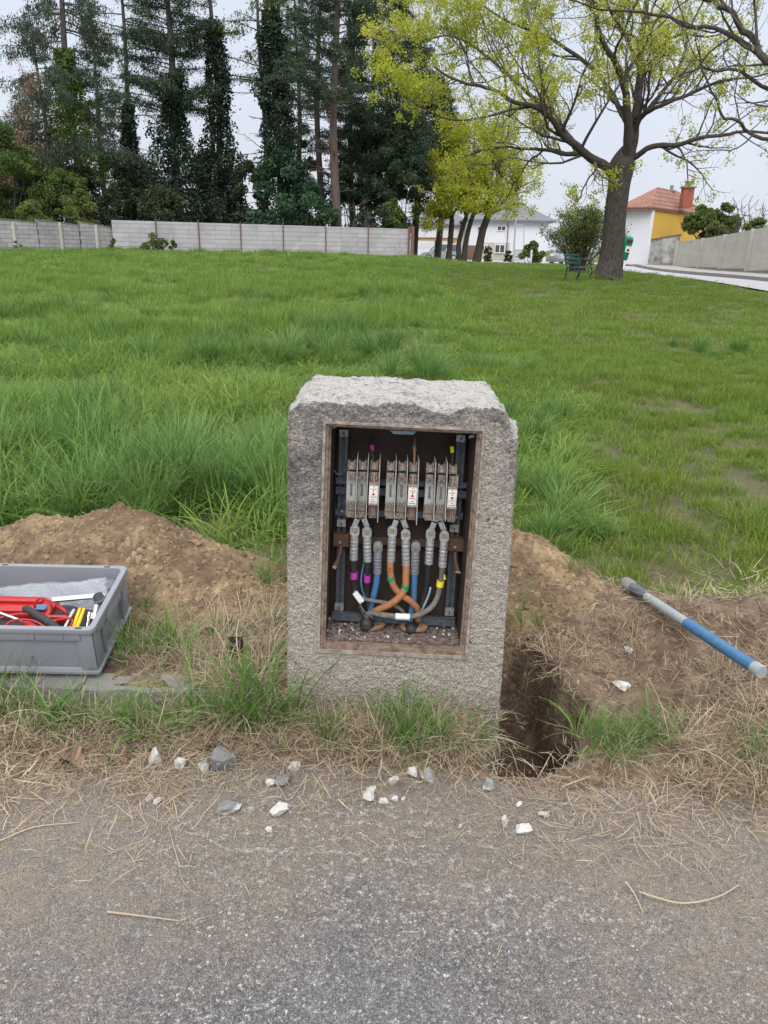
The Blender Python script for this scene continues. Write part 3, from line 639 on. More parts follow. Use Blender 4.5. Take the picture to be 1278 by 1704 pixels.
scatter('road_grit', np.stack([x, y, np.maximum(Z(x, y), 0) + s_ * .1], -1), RNG.random((len(x), 3)) * 6.28, np.stack([s_, s_, s_], -1), aprot, 'grey grit standing proud of the worn asphalt', 'grit', 13)

#PART2

# ------------------------------------------------------------------ the concrete pillar with its open cable cabinet
pil = empty('distribution_pillar', (0, YF + .2, .03), 'rough concrete pillar with a chipped top and an open cabinet of fuses and cables', 'cable pillar')
FTL, FTR, FBL, FBR = P(479, 664, YF), P(865, 692, YF), P(478, 1215, YF), P(829, 1215, YF)
def ext(a, b, z): t = (z - a.z) / (b.z - a.z); return a + (b - a) * t
ZT = FTL.z + .006; ZB = -.48
TL, TR, BL, BR = ext(FTL, FBL, ZT), ext(FTR, FBR, ZT - .014), ext(FTL, FBL, ZB), ext(FTR, FBR, ZB)
OTL, OTR, OBL, OBR = P(539, 701, YF), P(806, 713, YF), P(529, 1083, YF), P(776, 1094, YF)
DEP = .43
def face_pt(s, t, dy):                   # s across, t down; the cross-section of the pillar
    a = TL.lerp(TR, s); b = BL.lerp(BR, s); p = a.lerp(b, t); return Vector((p.x, YF + dy, p.z))
def fit(q):
    s = t = .5
    for _ in range(30):
        p = face_pt(s, t, 0); s += (q.x - p.x) / (TR.x - TL.x); t += (q.z - p.z) / (BL.z - TL.z)
    return s, t
so0, to0 = fit(OTL); so1, _ = fit(OTR); _, to1 = fit(OBL); sb0, _ = fit(OBL); sb1, tb1 = fit(OBR); _, tr0 = fit(OTR)
def lin(a, b, step): n = max(1, round((b - a) / step)); return list(np.linspace(a, b, n + 1))
W0 = TR.x - TL.x; HH = TL.z - BL.z; st = .0048
ss = lin(0, so0, st / W0)[:-1] + lin(so0, so1, st / W0)[:-1] + lin(so1, 1, st / W0)
ts = lin(0, to0, st / HH)[:-1] + lin(to0, to1, st / HH)[:-1] + lin(to1, 1, st / HH)
i0, i1 = len(lin(0, so0, st / W0)) - 1, len(lin(0, so0, st / W0)) - 1 + len(lin(so0, so1, st / W0)) - 1
j0, j1 = len(lin(0, to0, st / HH)) - 1, len(lin(0, to0, st / HH)) - 1 + len(lin(to0, to1, st / HH)) - 1
def swarp(s, t):                         # keeps the grid lines of the opening on the real opening edges
    u = (t - to0) / (to1 - to0); u = min(max(u, 0), 1)
    a = so0 + (sb0 - so0) * u; b = so1 + (sb1 - so1) * u
    if s <= so0: return s / so0 * a
    if s >= so1: return b + (s - so1) / (1 - so1) * (1 - b)
    return a + (s - so0) / (so1 - so0) * (b - a)
def twarp(s, t):
    u = min(max((s - so0) / (so1 - so0), 0), 1); a = to0 + (tr0 - to0) * u; b = to1 + (tb1 - to1) * u
    if t <= to0: return t / to0 * a
    if t >= to1: return b + (t - to1) / (1 - to1) * (1 - b)
    return a + (t - to0) / (to1 - to0) * (b - a)
Vp, Fp = [], []
ns, ntt = len(ss), len(ts)
for j, t in enumerate(ts):
    for i, s in enumerate(ss): Vp.append(face_pt(swarp(s, t), twarp(s, t), 0)[:])
Fp += [[j * ns + i, (j + 1) * ns + i, (j + 1) * ns + i + 1, j * ns + i + 1] for j in range(ntt - 1) for i in range(ns - 1) if not (j0 <= j < j1 and i0 <= i < i1)]
ds = lin(0, DEP, .007)
def sheet(fn, us, vs):
    n0 = len(Vp)
    for u in us:
        for v in vs: Vp.append(fn(u, v)[:])
    m = len(vs)
    return [[n0 + a * m + b, n0 + a * m + b + 1, n0 + (a + 1) * m + b + 1, n0 + (a + 1) * m + b] for a in range(len(us) - 1) for b in range(m - 1)]
Fp += sheet(lambda d, s: face_pt(s, 0, d), ds, lin(0, 1, .007 / W0))
Fp += sheet(lambda d, t: face_pt(0, t, d), ds, lin(0, 1, .011 / HH))
Fp += sheet(lambda d, t: face_pt(1, t, d), ds, lin(0, 1, .011 / HH))
Fp += sheet(lambda t, s: face_pt(s, t, DEP), lin(0, 1, .03 / HH), lin(0, 1, .03 / W0))
Fp += sheet(lambda s, d: face_pt(s, 1, d), [0, 1], [0, DEP])
Vp = np.array(Vp); x, y, z = Vp[:, 0], Vp[:, 1] - YF, Vp[:, 2]
top = np.interp(x, [TL.x, TR.x], [TL.z, TR.z]); dt = top - z
# broken edge along the front of the top: how far it reaches down the face and back over the top
bx = np.interp(x, [P(p_, 670, YF).x for p_ in (478, 500, 545, 560, 630, 648, 668, 692, 722, 745, 775, 800, 830, 846, 856, 866)], [.016, .010, .014, .012, .012, .002, .001, .006, .024, .030, .012, .008, .012, .018, .070, .12])
bx = bx + fbm(x, z * 0 + 3, 30, 5, .7) * .011
nn = fbm(x + y * .7, z + y, 22, 5, .6)
fresh = np.zeros(len(x)); front = y < .2
# the chamfer plane from (front face, depth bx) up to (top, back bk)
bk = .07 + .05 * fbm(x, y * 0, 7, 3)
g = (1 - y / bk) - dt / np.maximum(bx, .004)      # > 0 inside the broken-off wedge
inside = (g > 0) & (dt < bx + .001) & (y < bk)
push = np.where(inside, g, 0)
Vp[:, 1] += np.where(inside, np.minimum(push * .5 * bk, bk) * (1 - dt / np.maximum(bx, .004)), 0) * .55
Vp[:, 2] -= np.where(inside, push * .62 * bx, 0)
fresh = np.maximum(fresh, inside.astype(float))
istop = dt < .004; fresh = np.maximum(fresh, istop * 1.0)
fresh = np.maximum(fresh, ((dt < bx * 1.02) & front) * 1.0)
fresh = np.maximum(fresh, ((dt < .03 + fbm(y, x, 9, 3) * .03) & (y > .002)) * 1.0)
# corners knocked off
for cx, cw, chh in ((TL.x, .045, .045), (TR.x, .05, .07)):
    dx_ = np.abs(x - cx); gg = 1 - dx_ / (cw * (1 + .4 * nn)) - dt / (chh * (1 + .4 * nn)); k = gg > 0
    Vp[:, 0] += np.where(k, np.sign(-cx) * -gg * cw * .55 * -1, 0) * np.sign(1); Vp[:, 2] -= np.where(k, gg * chh * .5, 0); fresh = np.maximum(fresh, k * 1.0)
rough = fbm(x * 1 + y * .37, z + y * .61, 85, 3, .8) * .0052 + fbm(x + y, z - y, 9, 3) * .004
rough_t = fbm(x + 5, y, 16, 6, .7) * .014
inner = np.zeros(len(x), bool)
fr = y < 1e-4; edgek = fr & (x > OBL.x - .012) & (x < OTR.x + .012) & (z > OBR.z - .012) & (z < OTL.z + .012)
Vp[:, 1] += np.where(fr & ~edgek, rough, 0); Vp[:, 2] += np.where(istop & (y > 1e-4), rough_t - .006, 0)
sd = (np.abs(x - TL.x) < .06) & (y > 1e-4); 
leftside = (y > 1e-4) & (np.abs(x - np.interp(z, [BL.z, TL.z], [BL.x, TL.x])) < .001); rightside = (y > 1e-4) & (np.abs(x - np.interp(z, [BR.z, TR.z], [BR.x, TR.x])) < .001)
Vp[:, 0] += np.where(leftside, -np.abs(rough) * 1.4, 0) + np.where(rightside, np.abs(rough) * 1.4, 0)
e_l = fr & (np.abs(x - np.interp(z, [BL.z, TL.z], [BL.x, TL.x])) < .001); e_r = fr & (np.abs(x - np.interp(z, [BR.z, TR.z], [BR.x, TR.x])) < .001)
ed = fbm(z, z * 0 + 8, 30, 4, .6) * .007
Vp[:, 0] += np.where(e_l, np.abs(ed) * .8 + .001, 0) - np.where(e_r, np.abs(ed) * .9 + .001, 0)
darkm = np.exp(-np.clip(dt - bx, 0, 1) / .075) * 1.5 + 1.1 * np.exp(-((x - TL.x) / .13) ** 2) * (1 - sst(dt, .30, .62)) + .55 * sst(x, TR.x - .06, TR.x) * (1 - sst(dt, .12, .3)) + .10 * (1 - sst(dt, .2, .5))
mud = sst(-z, -.16, -.02)
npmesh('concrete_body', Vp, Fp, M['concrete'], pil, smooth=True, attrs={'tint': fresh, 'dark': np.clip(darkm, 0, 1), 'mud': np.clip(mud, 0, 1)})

def F3(px, py, d): return P(px, py, YF + d)          # a point of the cabinet at depth d behind the face
TILT = Matrix.Rotation(R(1.6), 3, 'Y')               # the cabinet leans a little to the right
def wh(px, py, w, h, d):                             # metre size of a px-sized patch there
    a = F3(px - w / 2, py, d); b = F3(px + w / 2, py, d); c_ = F3(px, py - h / 2, d); e_ = F3(px, py + h / 2, d)
    return (b.x - a.x), (c_.z - e_.z)
def fbox(mb, px, py, w, h, d, th, bev=.0006, t=0.0, rot=None):
    W_, H_ = wh(px, py, w, h, d); c_ = F3(px, py, d); return mb.box((c_.x, c_.y + th / 2, c_.z), (W_, th, H_), rot or TILT, t, bev)
def part(mb, name, mat, parent=pil, smooth=True): return mb.build(name, mat, parent, smooth)

# frame round the opening: an outer pale lip, a rusty profile, an inner profile
def ring(name, q0, q1, y0, y1, mat):
    """a mitred rectangular frame between two quads of corner pixels, from depth y0 to y1"""
    mb = MB(); A = [P(*p, YF) for p in q0]; B = [P(*p, YF) for p in q1]
    for i in range(4):
        j = (i + 1) % 4; vs = [A[i], A[j], B[j], B[i]]
        mb.prism(vs, (0, y0, 0), (0, y1, 0))
    return mb.build(name, mat, pil)
ring('frame_lip', [(538, 700), (807, 713), (777, 1096), (527.5, 1084)], [(542.5, 704), (803, 717), (773.5, 1091), (532, 1079)], -.007, .02, M['lip'])
ring('door_frame', [(542.5, 704), (803, 717), (773.5, 1091), (532, 1079)], [(547.5, 708), (798, 720.5), (769, 1085.5), (537, 1074)], -.001, .03, M['frame'])
ring('door_seal', [(547.5, 708), (798, 720.5), (769, 1085.5), (537, 1074)], [(551, 711), (794.5, 723.5), (765.5, 1081), (541, 1071)], .008, .036, M['frame'])
# lining of the recess: side sheets, back and floor
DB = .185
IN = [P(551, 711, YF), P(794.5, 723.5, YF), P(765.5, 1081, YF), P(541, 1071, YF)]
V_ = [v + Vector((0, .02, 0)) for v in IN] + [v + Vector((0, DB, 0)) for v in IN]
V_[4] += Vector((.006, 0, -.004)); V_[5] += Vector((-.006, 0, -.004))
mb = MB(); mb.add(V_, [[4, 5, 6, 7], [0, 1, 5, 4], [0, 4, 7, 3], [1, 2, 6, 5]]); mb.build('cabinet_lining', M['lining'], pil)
n = 44; fl = []
for a_ in range(n + 1):
    for b_ in range(n + 1):
        p0 = V_[3].lerp(V_[2], a_ / n); p1 = V_[7].lerp(V_[6], a_ / n); q_ = p0.lerp(p1, b_ / n); fl.append([q_.x, q_.y, q_.z + .001 + .010 * abs(float(fbm(np.array(q_.x), np.array(q_.y), 30, 4, .6)))])
npmesh('cabinet_floor', fl, [[a_ * (n + 1) + b_, (a_ + 1) * (n + 1) + b_, (a_ + 1) * (n + 1) + b_ + 1, a_ * (n + 1) + b_ + 1] for a_ in range(n) for b_ in range(n)], M['floor'], pil)
FZ = V_[3].z + .003
mb = MB()
for i in range(420):
    u, v = random.random(), random.random(); p0 = V_[3].lerp(V_[2], u); p1 = V_[7].lerp(V_[6], u); q_ = p0.lerp(p1, v); r_ = .0008 + random.random() ** 3 * .0035
    if random.random() < .25 + abs(u - .5): mb.box((q_.x, q_.y, q_.z + .007 + r_), (r_ * 2, r_ * 1.6, r_ * 1.4), Matrix.Rotation(random.random() * 3, 3, 'Z') @ Matrix.Rotation(random.random(), 3, 'X'), random.choice([0, 0, .5, 1]))
tag(mb.build('floor_debris', M['chip'], pil), kind='stuff')
for (px, py) in ((617, 1049), (688, 1055)):
    c_ = P(px, py, YF + .11); mb = MB(); pts = []
    rr = (.040, .043, .030, .012); hh_ = (0, .010, .013, .003)
    vs = []; k = 22
    for q_ in range(4):
        for j in range(k): an = j / k * 6.283; w_ = 1 + .12 * math.sin(3 * an + px) + .08 * random.random(); vs.append((c_.x + math.cos(an) * rr[q_] * w_, c_.y + math.sin(an) * rr[q_] * w_ * .8, FZ + hh_[q_] + .002 * random.random()))
    fs = [[q_ * k + j, q_ * k + (j + 1) % k, (q_ + 1) * k + (j + 1) % k, (q_ + 1) * k + j] for q_ in range(3) for j in range(k)] + [[3 * k + j for j in range(k)]]
    mb.add(vs, fs); mb.build('sealing_foam', M['foam'], pil, True)

def rail_v(px0, py0, px1, py1, w, d, name='vertical_rail'):       # C-profile rail with a row of slots
    a_ = F3(px0, py0, d); b_ = F3(px1, py1, d); W_ = wh(px0, py0, w, 10, d)[0]; mb = MB(); up = (a_ - b_); L_ = up.length; ang = math.atan2(up.x, up.z); rt = Matrix.Rotation(ang, 3, 'Y'); m_ = (a_ + b_) / 2
    X_ = rt @ Vector((1, 0, 0))
    mb.box(m_ + Vector((0, .014, 0)), (W_, .003, L_), rt); mb.box(m_ + X_ * (-W_ / 2 + .0015) + Vector((0, .0065, 0)), (.003, .012, L_), rt); mb.box(m_ + X_ * (W_ / 2 - .0015) + Vector((0, .0065, 0)), (.003, .012, L_), rt)
    mb.box(m_ + X_ * (-W_ / 2 + .006) , (.006, .002, L_), rt); mb.box(m_ + X_ * (W_ / 2 - .006), (.006, .002, L_), rt)
    return mb.build(name, M['galv'], pil)
r1 = rail_v(572, 716, 565, 1020, 15, .15); r2 = rail_v(768, 728, 747, 1026, 15, .15)
def clamp(px, py, par, w=15, h=12, bolt=True):
    mb = MB(); fbox(mb, px, py, w, h, .135, .012, .001); o = mb.build('rail_clamp', M['galv2'], par)
    m2 = MB(); c_ = F3(px, py, .134); m2.cyl(c_ + Vector((0, 0, 0)), c_ + Vector((0, -.005, 0)), .0035, 8); m2.build('clamp_bolt', M['galv'], par, True)
for (px, py, pr) in ((572, 721, r1), (767, 730, r2), (568, 871, r1), (756, 880, r2), (564, 1011, r1), (748, 1019, r2)): clamp(px, py, pr)
def rail_h(x0, y0, x1, y1, h, d, th=.006):
    mb = MB(); a_ = F3(x0, y0, d); b_ = F3(x1, y1, d); H_ = wh(x0, y0, 10, h, d)[1]; m_ = (a_ + b_) / 2; v = b_ - a_; rt = Matrix.Rotation(-math.atan2(v.z, v.x), 3, 'Y')
    mb.box(m_, (v.length, th, H_), rt, 0, .001); U_ = rt @ Vector((0, 0, 1))
    mb.box(m_ + U_ * (H_ / 2 - .0015) + Vector((0, -.004, 0)), (v.length, .009, .003), rt); mb.box(m_ - U_ * (H_ / 2 - .0015) + Vector((0, -.0035, 0)), (v.length, .008, .003), rt)
    return mb.build('cross_rail', M['galv'], pil)
for a_ in ((559, 799, 778, 807, 9, .142), (559, 815, 777, 823, 11, .140), (558, 851, 770, 858, 10, .142), (553, 1023, 757, 1034, 14, .125)): 
    o = rail_h(*a_)
for (px, py, m_) in ((569, 851, 'brass'), (759, 861, 'brass'), (563, 1024, 'galv'), (748, 1034, 'galv'), (565, 818, 'galv'), (766, 826, 'galv')):
    mb = MB(); c_ = F3(px, py, .128 if py < 1000 else .116); mb.cyl(c_ + Vector((0, .006, 0)), c_, .0048, 6); mb.build('rail_bolt', M[m_], pil, True)
mb = MB(); fbox(mb, 662, 902, 215, 12, .15, .006); mb.build('neutral_busbar', M['bakelite'], pil)
for (px, py) in ((568, 900), (759, 908)):
    mb = MB(); fbox(mb, px, py, 27, 20, .118, .03, .002); o = mb.build('busbar_support', M['bakelite'], pil)
    m2 = MB(); c_ = F3(px - 2, py + 2, .116); m2.cyl(c_, c_ + Vector((0, -.004, 0)), .0048, 10); m2.build('support_bolt', M['contact'], o, True)
mb = MB(); c0 = F3(670, 720, .05); q_ = [F3(648, 716, .04), F3(693, 718, .04), F3(687, 723.5, .04), F3(655, 722, .04)]; mb.prism(q_, (0, 0, 0), (0, .05, 0)); mb.build('ceiling_plate', M['palecable'], pil)
for px, py in ((555, 711), (785, 727)):
    mb = MB(); c_ = F3(px, py, .012)
    for k in range(9): mb.tube([c_ + Vector((random.uniform(-.008, .008), random.uniform(0, .008), random.uniform(-.004, .004))) for _ in range(3)], .0011, 4)
    mb.build('hinge_remnant', M['lugd'], pil)

# nine fuse bases in three groups, three of them carrying a ceramic fuse link
def fuse_base(cx, cy, fused):
    """cx, cy: px position of the top screw"""
    D = .085; dn = Vector((F3(cx - 1.2, cy + 60, D).x - F3(cx, cy, D).x, 0, 0)).x
    def q(dx, dy, d): return (cx + dx - dy * .035, cy + dy, d)
    base = MB()
    x_, y_, d_ = q(0, 45, D + .018); fbox(base, x_, y_, 15.5, 72, d_, .035, .0015)
    root = base.build('fuse_base', M['plate'], pil)
    def sub(name, mat, f, smooth=True):
        m_ = MB(); f(m_); m_.build(name, M[mat], root, smooth)
    def topc(m_):
        x_, y_, d_ = q(0, -1, D + .004); fbox(m_, x_, y_, 14, 13, d_, .02, .002); x_, y_, d_ = q(0, 13, D + .002); fbox(m_, x_, y_, 11, 9, d_, .018, .002)
        for dx in (-5, 5): x_, y_, d_ = q(dx, -8, D - .004); fbox(m_, x_, y_, 3, 4, d_, .02, .001)
        for dx in (-4, 4): x_, y_, d_ = q(dx, 19, D - .008); fbox(m_, x_, y_, 3, 6, d_, .022, .001)
    sub('top_contact', 'contact', topc)
    def scr(m_): c_ = F3(cx, cy, D + .004); m_.cyl(c_, c_ + Vector((0, -.008, 0)), .0068, 10); m_.cyl(c_ + Vector((0, -.008, 0)), c_ + Vector((0, -.012, 0)), .0040, 6)
    sub('contact_screw', 'lug', scr)
    def botc(m_):
        x_, y_, d_ = q(0, 68, D - .002); fbox(m_, x_, y_, 15, 10, d_, .025, .002); x_, y_, d_ = q(0, 79, D + .006); fbox(m_, x_, y_, 13, 12, d_, .02, .002)
        for dx in (-4.5, 0, 4.5): x_, y_, d_ = q(dx, 63, D - .010); fbox(m_, x_, y_, 2.6, 5, d_, .02, .0008, rot=TILT @ Matrix.Rotation(R(random.uniform(-18, 18)), 3, 'Y'))
        c_ = F3(*q(0, 80, D + .006)); m_.cyl(c_, c_ + Vector((0, -.005, 0)), .0055, 10)
    sub('bottom_contact', 'contact', botc)
    if not fused:
        def slot(m_):
            for dy in (30, 46): c_ = F3(*q(0, dy, D + .017)); m_.cyl(c_ + Vector((0, .003, 0)), c_, .0050, 12); 
            x_, y_, d_ = q(0, 38, D + .016); fbox(m_, x_, y_, 3.6, 14, d_, .004)
        sub('key_slot', 'lugd', slot)
        def rim(m_):
            for dy in (30, 46): c_ = F3(*q(0, dy, D + .014)); m_.cyl(c_ + Vector((0, .003, 0)), c_ , .0028, 8)
        sub('slot_rivet', 'contact', rim)
    else:
        def blade(m_):
            x_, y_, d_ = q(0, 20, D - .012); fbox(m_, x_, y_, 3.4, 22, d_, .004); x_, y_, d_ = q(-1.5, 72, D - .012); fbox(m_, x_, y_, 2.2, 16, d_, .004); x_, y_, d_ = q(2, 72, D - .012); fbox(m_, x_, y_, 2.2, 16, d_, .004)
        sub('knife_contact', 'copper', blade)
        def body(m_): x_, y_, d_ = q(0, 45, D - .030); fbox(m_, x_, y_, 15.2, 33, d_, .042, .002)
        sub('fuse_link', 'white', body)
        def cap(m_):
            for dy in (28.5, 62): x_, y_, d_ = q(0, dy, D - .032); fbox(m_, x_, y_, 16, 3.5, d_, .044, .001)
        sub('end_plate', 'contact', cap)
        def dot(m_): c_ = F3(*q(0, 45, D - .0305)); m_.cyl(c_ + Vector((0, .001, 0)), c_, .0042, 16); x_, y_, d_ = q(0, 39.8, D - .0305); fbox(m_, x_, y_, 1.6, 3, d_, .001, 0)
        sub('red_mark', 'red', dot)
        def pr(m_):
            for dy, w_ in ((32.5, 3), (36.5, 9), (49.5, 9), (54, 4), (57.5, 10)): x_, y_, d_ = q(0, dy, D - .0302); fbox(m_, x_, y_, w_, .9, d_, .001, 0)
        sub('small_print', 'ink', pr)
tops = [(585.5, 776.5, 0), (603.5, 777, 0), (623, 777.5, 1), (651, 778.5, 0), (669.5, 779, 0), (688, 780.5, 1), (716, 781.5, 0), (735, 782.5, 0), (754, 784, 1)]
for c_ in tops: fuse_base(*c_)
for (x0, y0, y1) in ((595, 762, 862), (613, 763, 864), (632.5, 765, 870), (659.8, 766, 862), (678.6, 767, 864), (697.3, 768, 874), (725.5, 770, 866), (744.8, 771, 868)):
    mb = MB(); a_ = F3(x0, y0, .05); b_ = F3(x0 - (y1 - y0) * .040, y1, .05); v = a_ - b_; rt = Matrix.Rotation(math.atan2(v.x, v.z), 3, 'Y')
    mb.box((a_ + b_) / 2 + Vector((0, .035, 0)), (.0022, .07, v.length), rt, 0, .0006); mb.build('divider_plate', M['divider'], pil)
# forked copper straps from each group down to a pair of cable lugs
for (cx, cy) in ((600, 862), (665, 864), (728, 868)):
    mb = MB(); D = .098
    for s_ in (-1, 1):
        a_ = F3(cx + 1, cy - 14, D); b_ = F3(cx + s_ * 5, cy, D); e_ = F3(cx + s_ * 10.5, cy + 14, D)
        for p_, q_ in ((a_, b_), (b_, e_)):
            v = p_ - q_; mb.box((p_ + q_) / 2 + Vector((0, .002 * s_, 0)), (.017, .003, v.length + .006), Matrix.Rotation(math.atan2(v.x, v.z), 3, 'Y'), 0, .0008)
    c_ = F3(cx + 1, cy - 7, D - .003); mb.cyl(c_ + Vector((0, .004, 0)), c_ + Vector((0, -.003, 0)), .006, 10)
    mb.build('forked_strap', M['lug'], pil, True)
def lug(px, py, ex, ey, mat='lug', w=15.5, yb=None):
    """eye at (px, py), barrel ends at (ex, ey)"""
    D = .088; a_ = F3(px, py, D); b_ = F3(ex, ey, D + .004); v = b_ - a_; R_ = wh(px, py, w, 1, D)[0] / 2; u = v.normalized()
    mb = MB(); side = Vector((u.z, 0, -u.x)); pl = []
    for k in range(13): an = math.pi * k / 12; pl.append(a_ + side * math.cos(an) * R_ - u * math.sin(an) * R_)
    pl += [a_ + u * .014 - side * R_, a_ + u * .022 - side * R_ * .82, a_ + u * .022 + side * R_ * .82, a_ + u * .014 + side * R_]
    mb.prism(pl, (0, 0, 0), (0, .006, 0))
    ps, rs = [], []; L_ = v.length - .018; nseg = 34
    for k in range(nseg + 1):
        t = k / nseg; ps.append(a_ + u * (.018 + L_ * t) + Vector((0, .003, 0))); r_ = R_ * (.93 if .18 < t else .80 + .7 * t)
        if .2 < t < .93: r_ *= 1 - .10 * (0.5 + .5 * math.cos((t - .2) / .73 * 5 * 2 * math.pi)) ** 3 + random.uniform(-.02, .02)
        rs.append(r_)
    mb.tube(ps, rs, 14); o = mb.build('cable_lug', M[mat], pil, True)
    m2 = MB(); c_ = a_; m2.cyl(c_, c_ + Vector((0, -.003, 0)), R_ * .66, 16); m2.build('washer', M['lug'], o, True)
    m3 = MB(); m3.cyl(c_ + Vector((0, -.003, 0)), c_ + Vector((0, -.009, 0)), R_ * .48, 6); m3.build('lug_bolt', M['brass'], o)
    return b_
for a_ in ((590.4, 881, 588.5, 931), (610.5, 884, 611.5, 934), (653, 882, 650.5, 934), (675, 888, 675.5, 941), (716.7, 886.5, 713.5, 938), (739.5, 890.6, 736.5, 943)): lug(*a_)
for a_ in ((629, 908, 628, 954), (692, 908, 690, 955)): lug(*a_, mat='lugd')
def cable(pts, r, mat, name='cable', n=12):
    mb = MB(); mb.tube(spline([F3(x_, y_, d_) for x_, y_, d_ in pts], 7), r, n); return mb.build(name, M[mat], pil, True)
def tape(px, py, d, r, mat, par, h=7, dx=0):
    mb = MB(); a_ = F3(px + dx, py - h / 2, d); b_ = F3(px - dx, py + h / 2, d); mb.tube([a_, b_], r, 14); mb.build('colour_tape', M[mat], par, True)
k = cable([(588.5, 930, .092), (588.5, 955, .10), (590, 980, .11), (600, 1010, .105), (609, 1030, .095), (612, 1046, .10)], .0105, 'blackcable'); tape(589, 957, .10, .0122, 'magenta', k, 11)
k = cable([(611.5, 934, .092), (611, 960, .105), (611, 985, .12), (612, 1015, .12), (614, 1044, .11)], .0095, 'blackcable'); tape(611, 961, .105, .0112, 'magenta', k, 14)
cable([(628, 953, .092), (626, 972, .10), (621, 995, .11), (617, 1015, .115), (612, 1038, .115)], .0102, 'blue')
k = cable([(649.5, 934, .09), (650, 955, .088), (655, 975, .085), (668, 990, .085), (684, 1001, .09), (695, 1014, .10), (696, 1032, .11)], .0108, 'orange'); tape(650.5, 963, .0865, .0118, 'green', k, 7, -.6)
mb = MB()
for yy in (946, 951): c_ = F3(648.5, yy, .0765); mb.box(c_, (.007, .001, .0016), Matrix.Rotation(.3, 3, 'Y'))
mb.build('cable_mark', M['ink'], k)
k = cable([(676, 941, .09), (675.5, 960, .085), (674, 978, .08), (664, 994, .075), (648, 1006, .078), (628, 1015, .09), (610, 1026, .105)], .0115, 'orange'); tape(674, 978, .0805, .0124, 'green', k, 9, .8)
mb = MB()
for yy in (958, 964, 968): c_ = F3(679, yy, .0765); mb.box(c_, (.006, .001, .0016), Matrix.Rotation(-.4, 3, 'Y'))
mb.build('cable_mark', M['ink'], k)
cable([(690, 954, .092), (689, 975, .10), (688, 1000, .11), (684, 1020, .115), (682, 1042, .115)], .0102, 'blue')
cable([(713, 938, .092), (711, 960, .11), (708, 985, .12), (700, 1015, .12), (690, 1044, .115)], .0105, 'blackcable')
k = cable([(736.5, 943, .092), (734, 965, .10), (729, 990, .095), (720, 1008, .08), (704, 1020, .066), (684, 1026, .06), (660, 1026, .06), (636, 1023, .066), (616, 1020, .08), (608, 1030, .10)], .0092, 'greycable')
tape(732.5, 971, .10, .0125, 'yellow', k, 9, .6); tape(739.5, 960, .095, .0040, 'yellow', k, 8, -.8)
mb = MB(); a_ = F3(658, 1025.5, .059); b_ = F3(681.5, 1026.8, .059); mb.tube([a_, b_], .0108, 12); mb.build('cable_tag', M['tagw'], k, True)
k = cable([(590, 984, .10), (600, 993, .085), (612, 998, .082), (630, 1001, .088), (650, 1005, .095), (668, 1015, .105), (678, 1030, .11)], .0062, 'greycable')
mb = MB(); a_ = F3(590.5, 986, .070); b_ = F3(602.5, 1002, .070); v = a_ - b_; mb.box((a_ + b_) / 2, (.018, .012, v.length), Matrix.Rotation(math.atan2(v.x, v.z), 3, 'Y'), 0, .003); mb.build('cable_tag', M['tagw'], k)
cable([(716.5, 977, .085), (714, 988, .08), (708, 1003, .08), (701, 1018, .085)], .0036, 'palecable', 'thin_wire')
cable([(606, 936, .12), (602, 955, .115), (601, 970, .11), (604, 985, .115), (612, 1000, .12)], .003, 'blue', 'thin_wire')
cable([(598, 1003, .06), (604, 1015, .05), (613, 1022, .048), (621, 1029, .05)], .0010, 'lugd', 'thin_wire', 6)
cable([(556, 783, .05), (562, 789, .07), (569, 787, .10), (577, 778, .13)], .0009, 'lug', 'thin_wire', 6)
for (x0, y0, x1, y1, rr_) in ((608, 1026, 612, 1049, .024), (676, 1038, 690, 1052, .022)):
    mb = MB(); a_ = F3(x0, y0, .10); b_ = F3(x1, y1, .09); vs = [a_.lerp(b_, t) for t in np.linspace(0, 1, 9)]; mb.tube(vs, [rr_ * f for f in (.35, .62, .85, .98, 1.02, .96, 1.0, .9, .6)], 12); mb.build('cable_seal', M['blackcable'], pil, True)
for (pts) in (((567, 910, .11), (565, 922, .09), (561, 934, .06), (557, 941, .04)), ((757, 920, .11), (758, 932, .09), (761, 944, .06), (762, 950, .045))):
    k = cable(pts, .0055, 'bakelite', 'earth_wire'); mb = MB(); e_ = F3(*pts[-1])
    for j in range(11):
        d_ = Vector((random.uniform(-1, 1), -1.0, random.uniform(-1, .4))).normalized(); mb.tube([e_ - d_ * .004, e_ + d_ * random.uniform(.006, .014)], .0013, 5)
    mb.build('frayed_strand', M['copper'], k)
for (x0, y0, x1, y1, mc, mt, ym) in ((617, 728, 623, 776, 'blackcable', 'magenta', 745), (690, 730, 689, 778, 'orange', 'green', 746), (752, 732, 753, 782, 'blackcable', 'yellow', 748)):
    d_ = .12 if mc != 'orange' else .115; k = cable([(x0, y0, .15), (x0 + 1 if mc != 'orange' else x0, (y0 + y1) / 2 - 6, d_), (x1, y1, .10)], .0036, mc, 'tap_wire'); tape(lerp(x0, x1, .36), ym, .121, .0062, mt, k, 10, -.5)

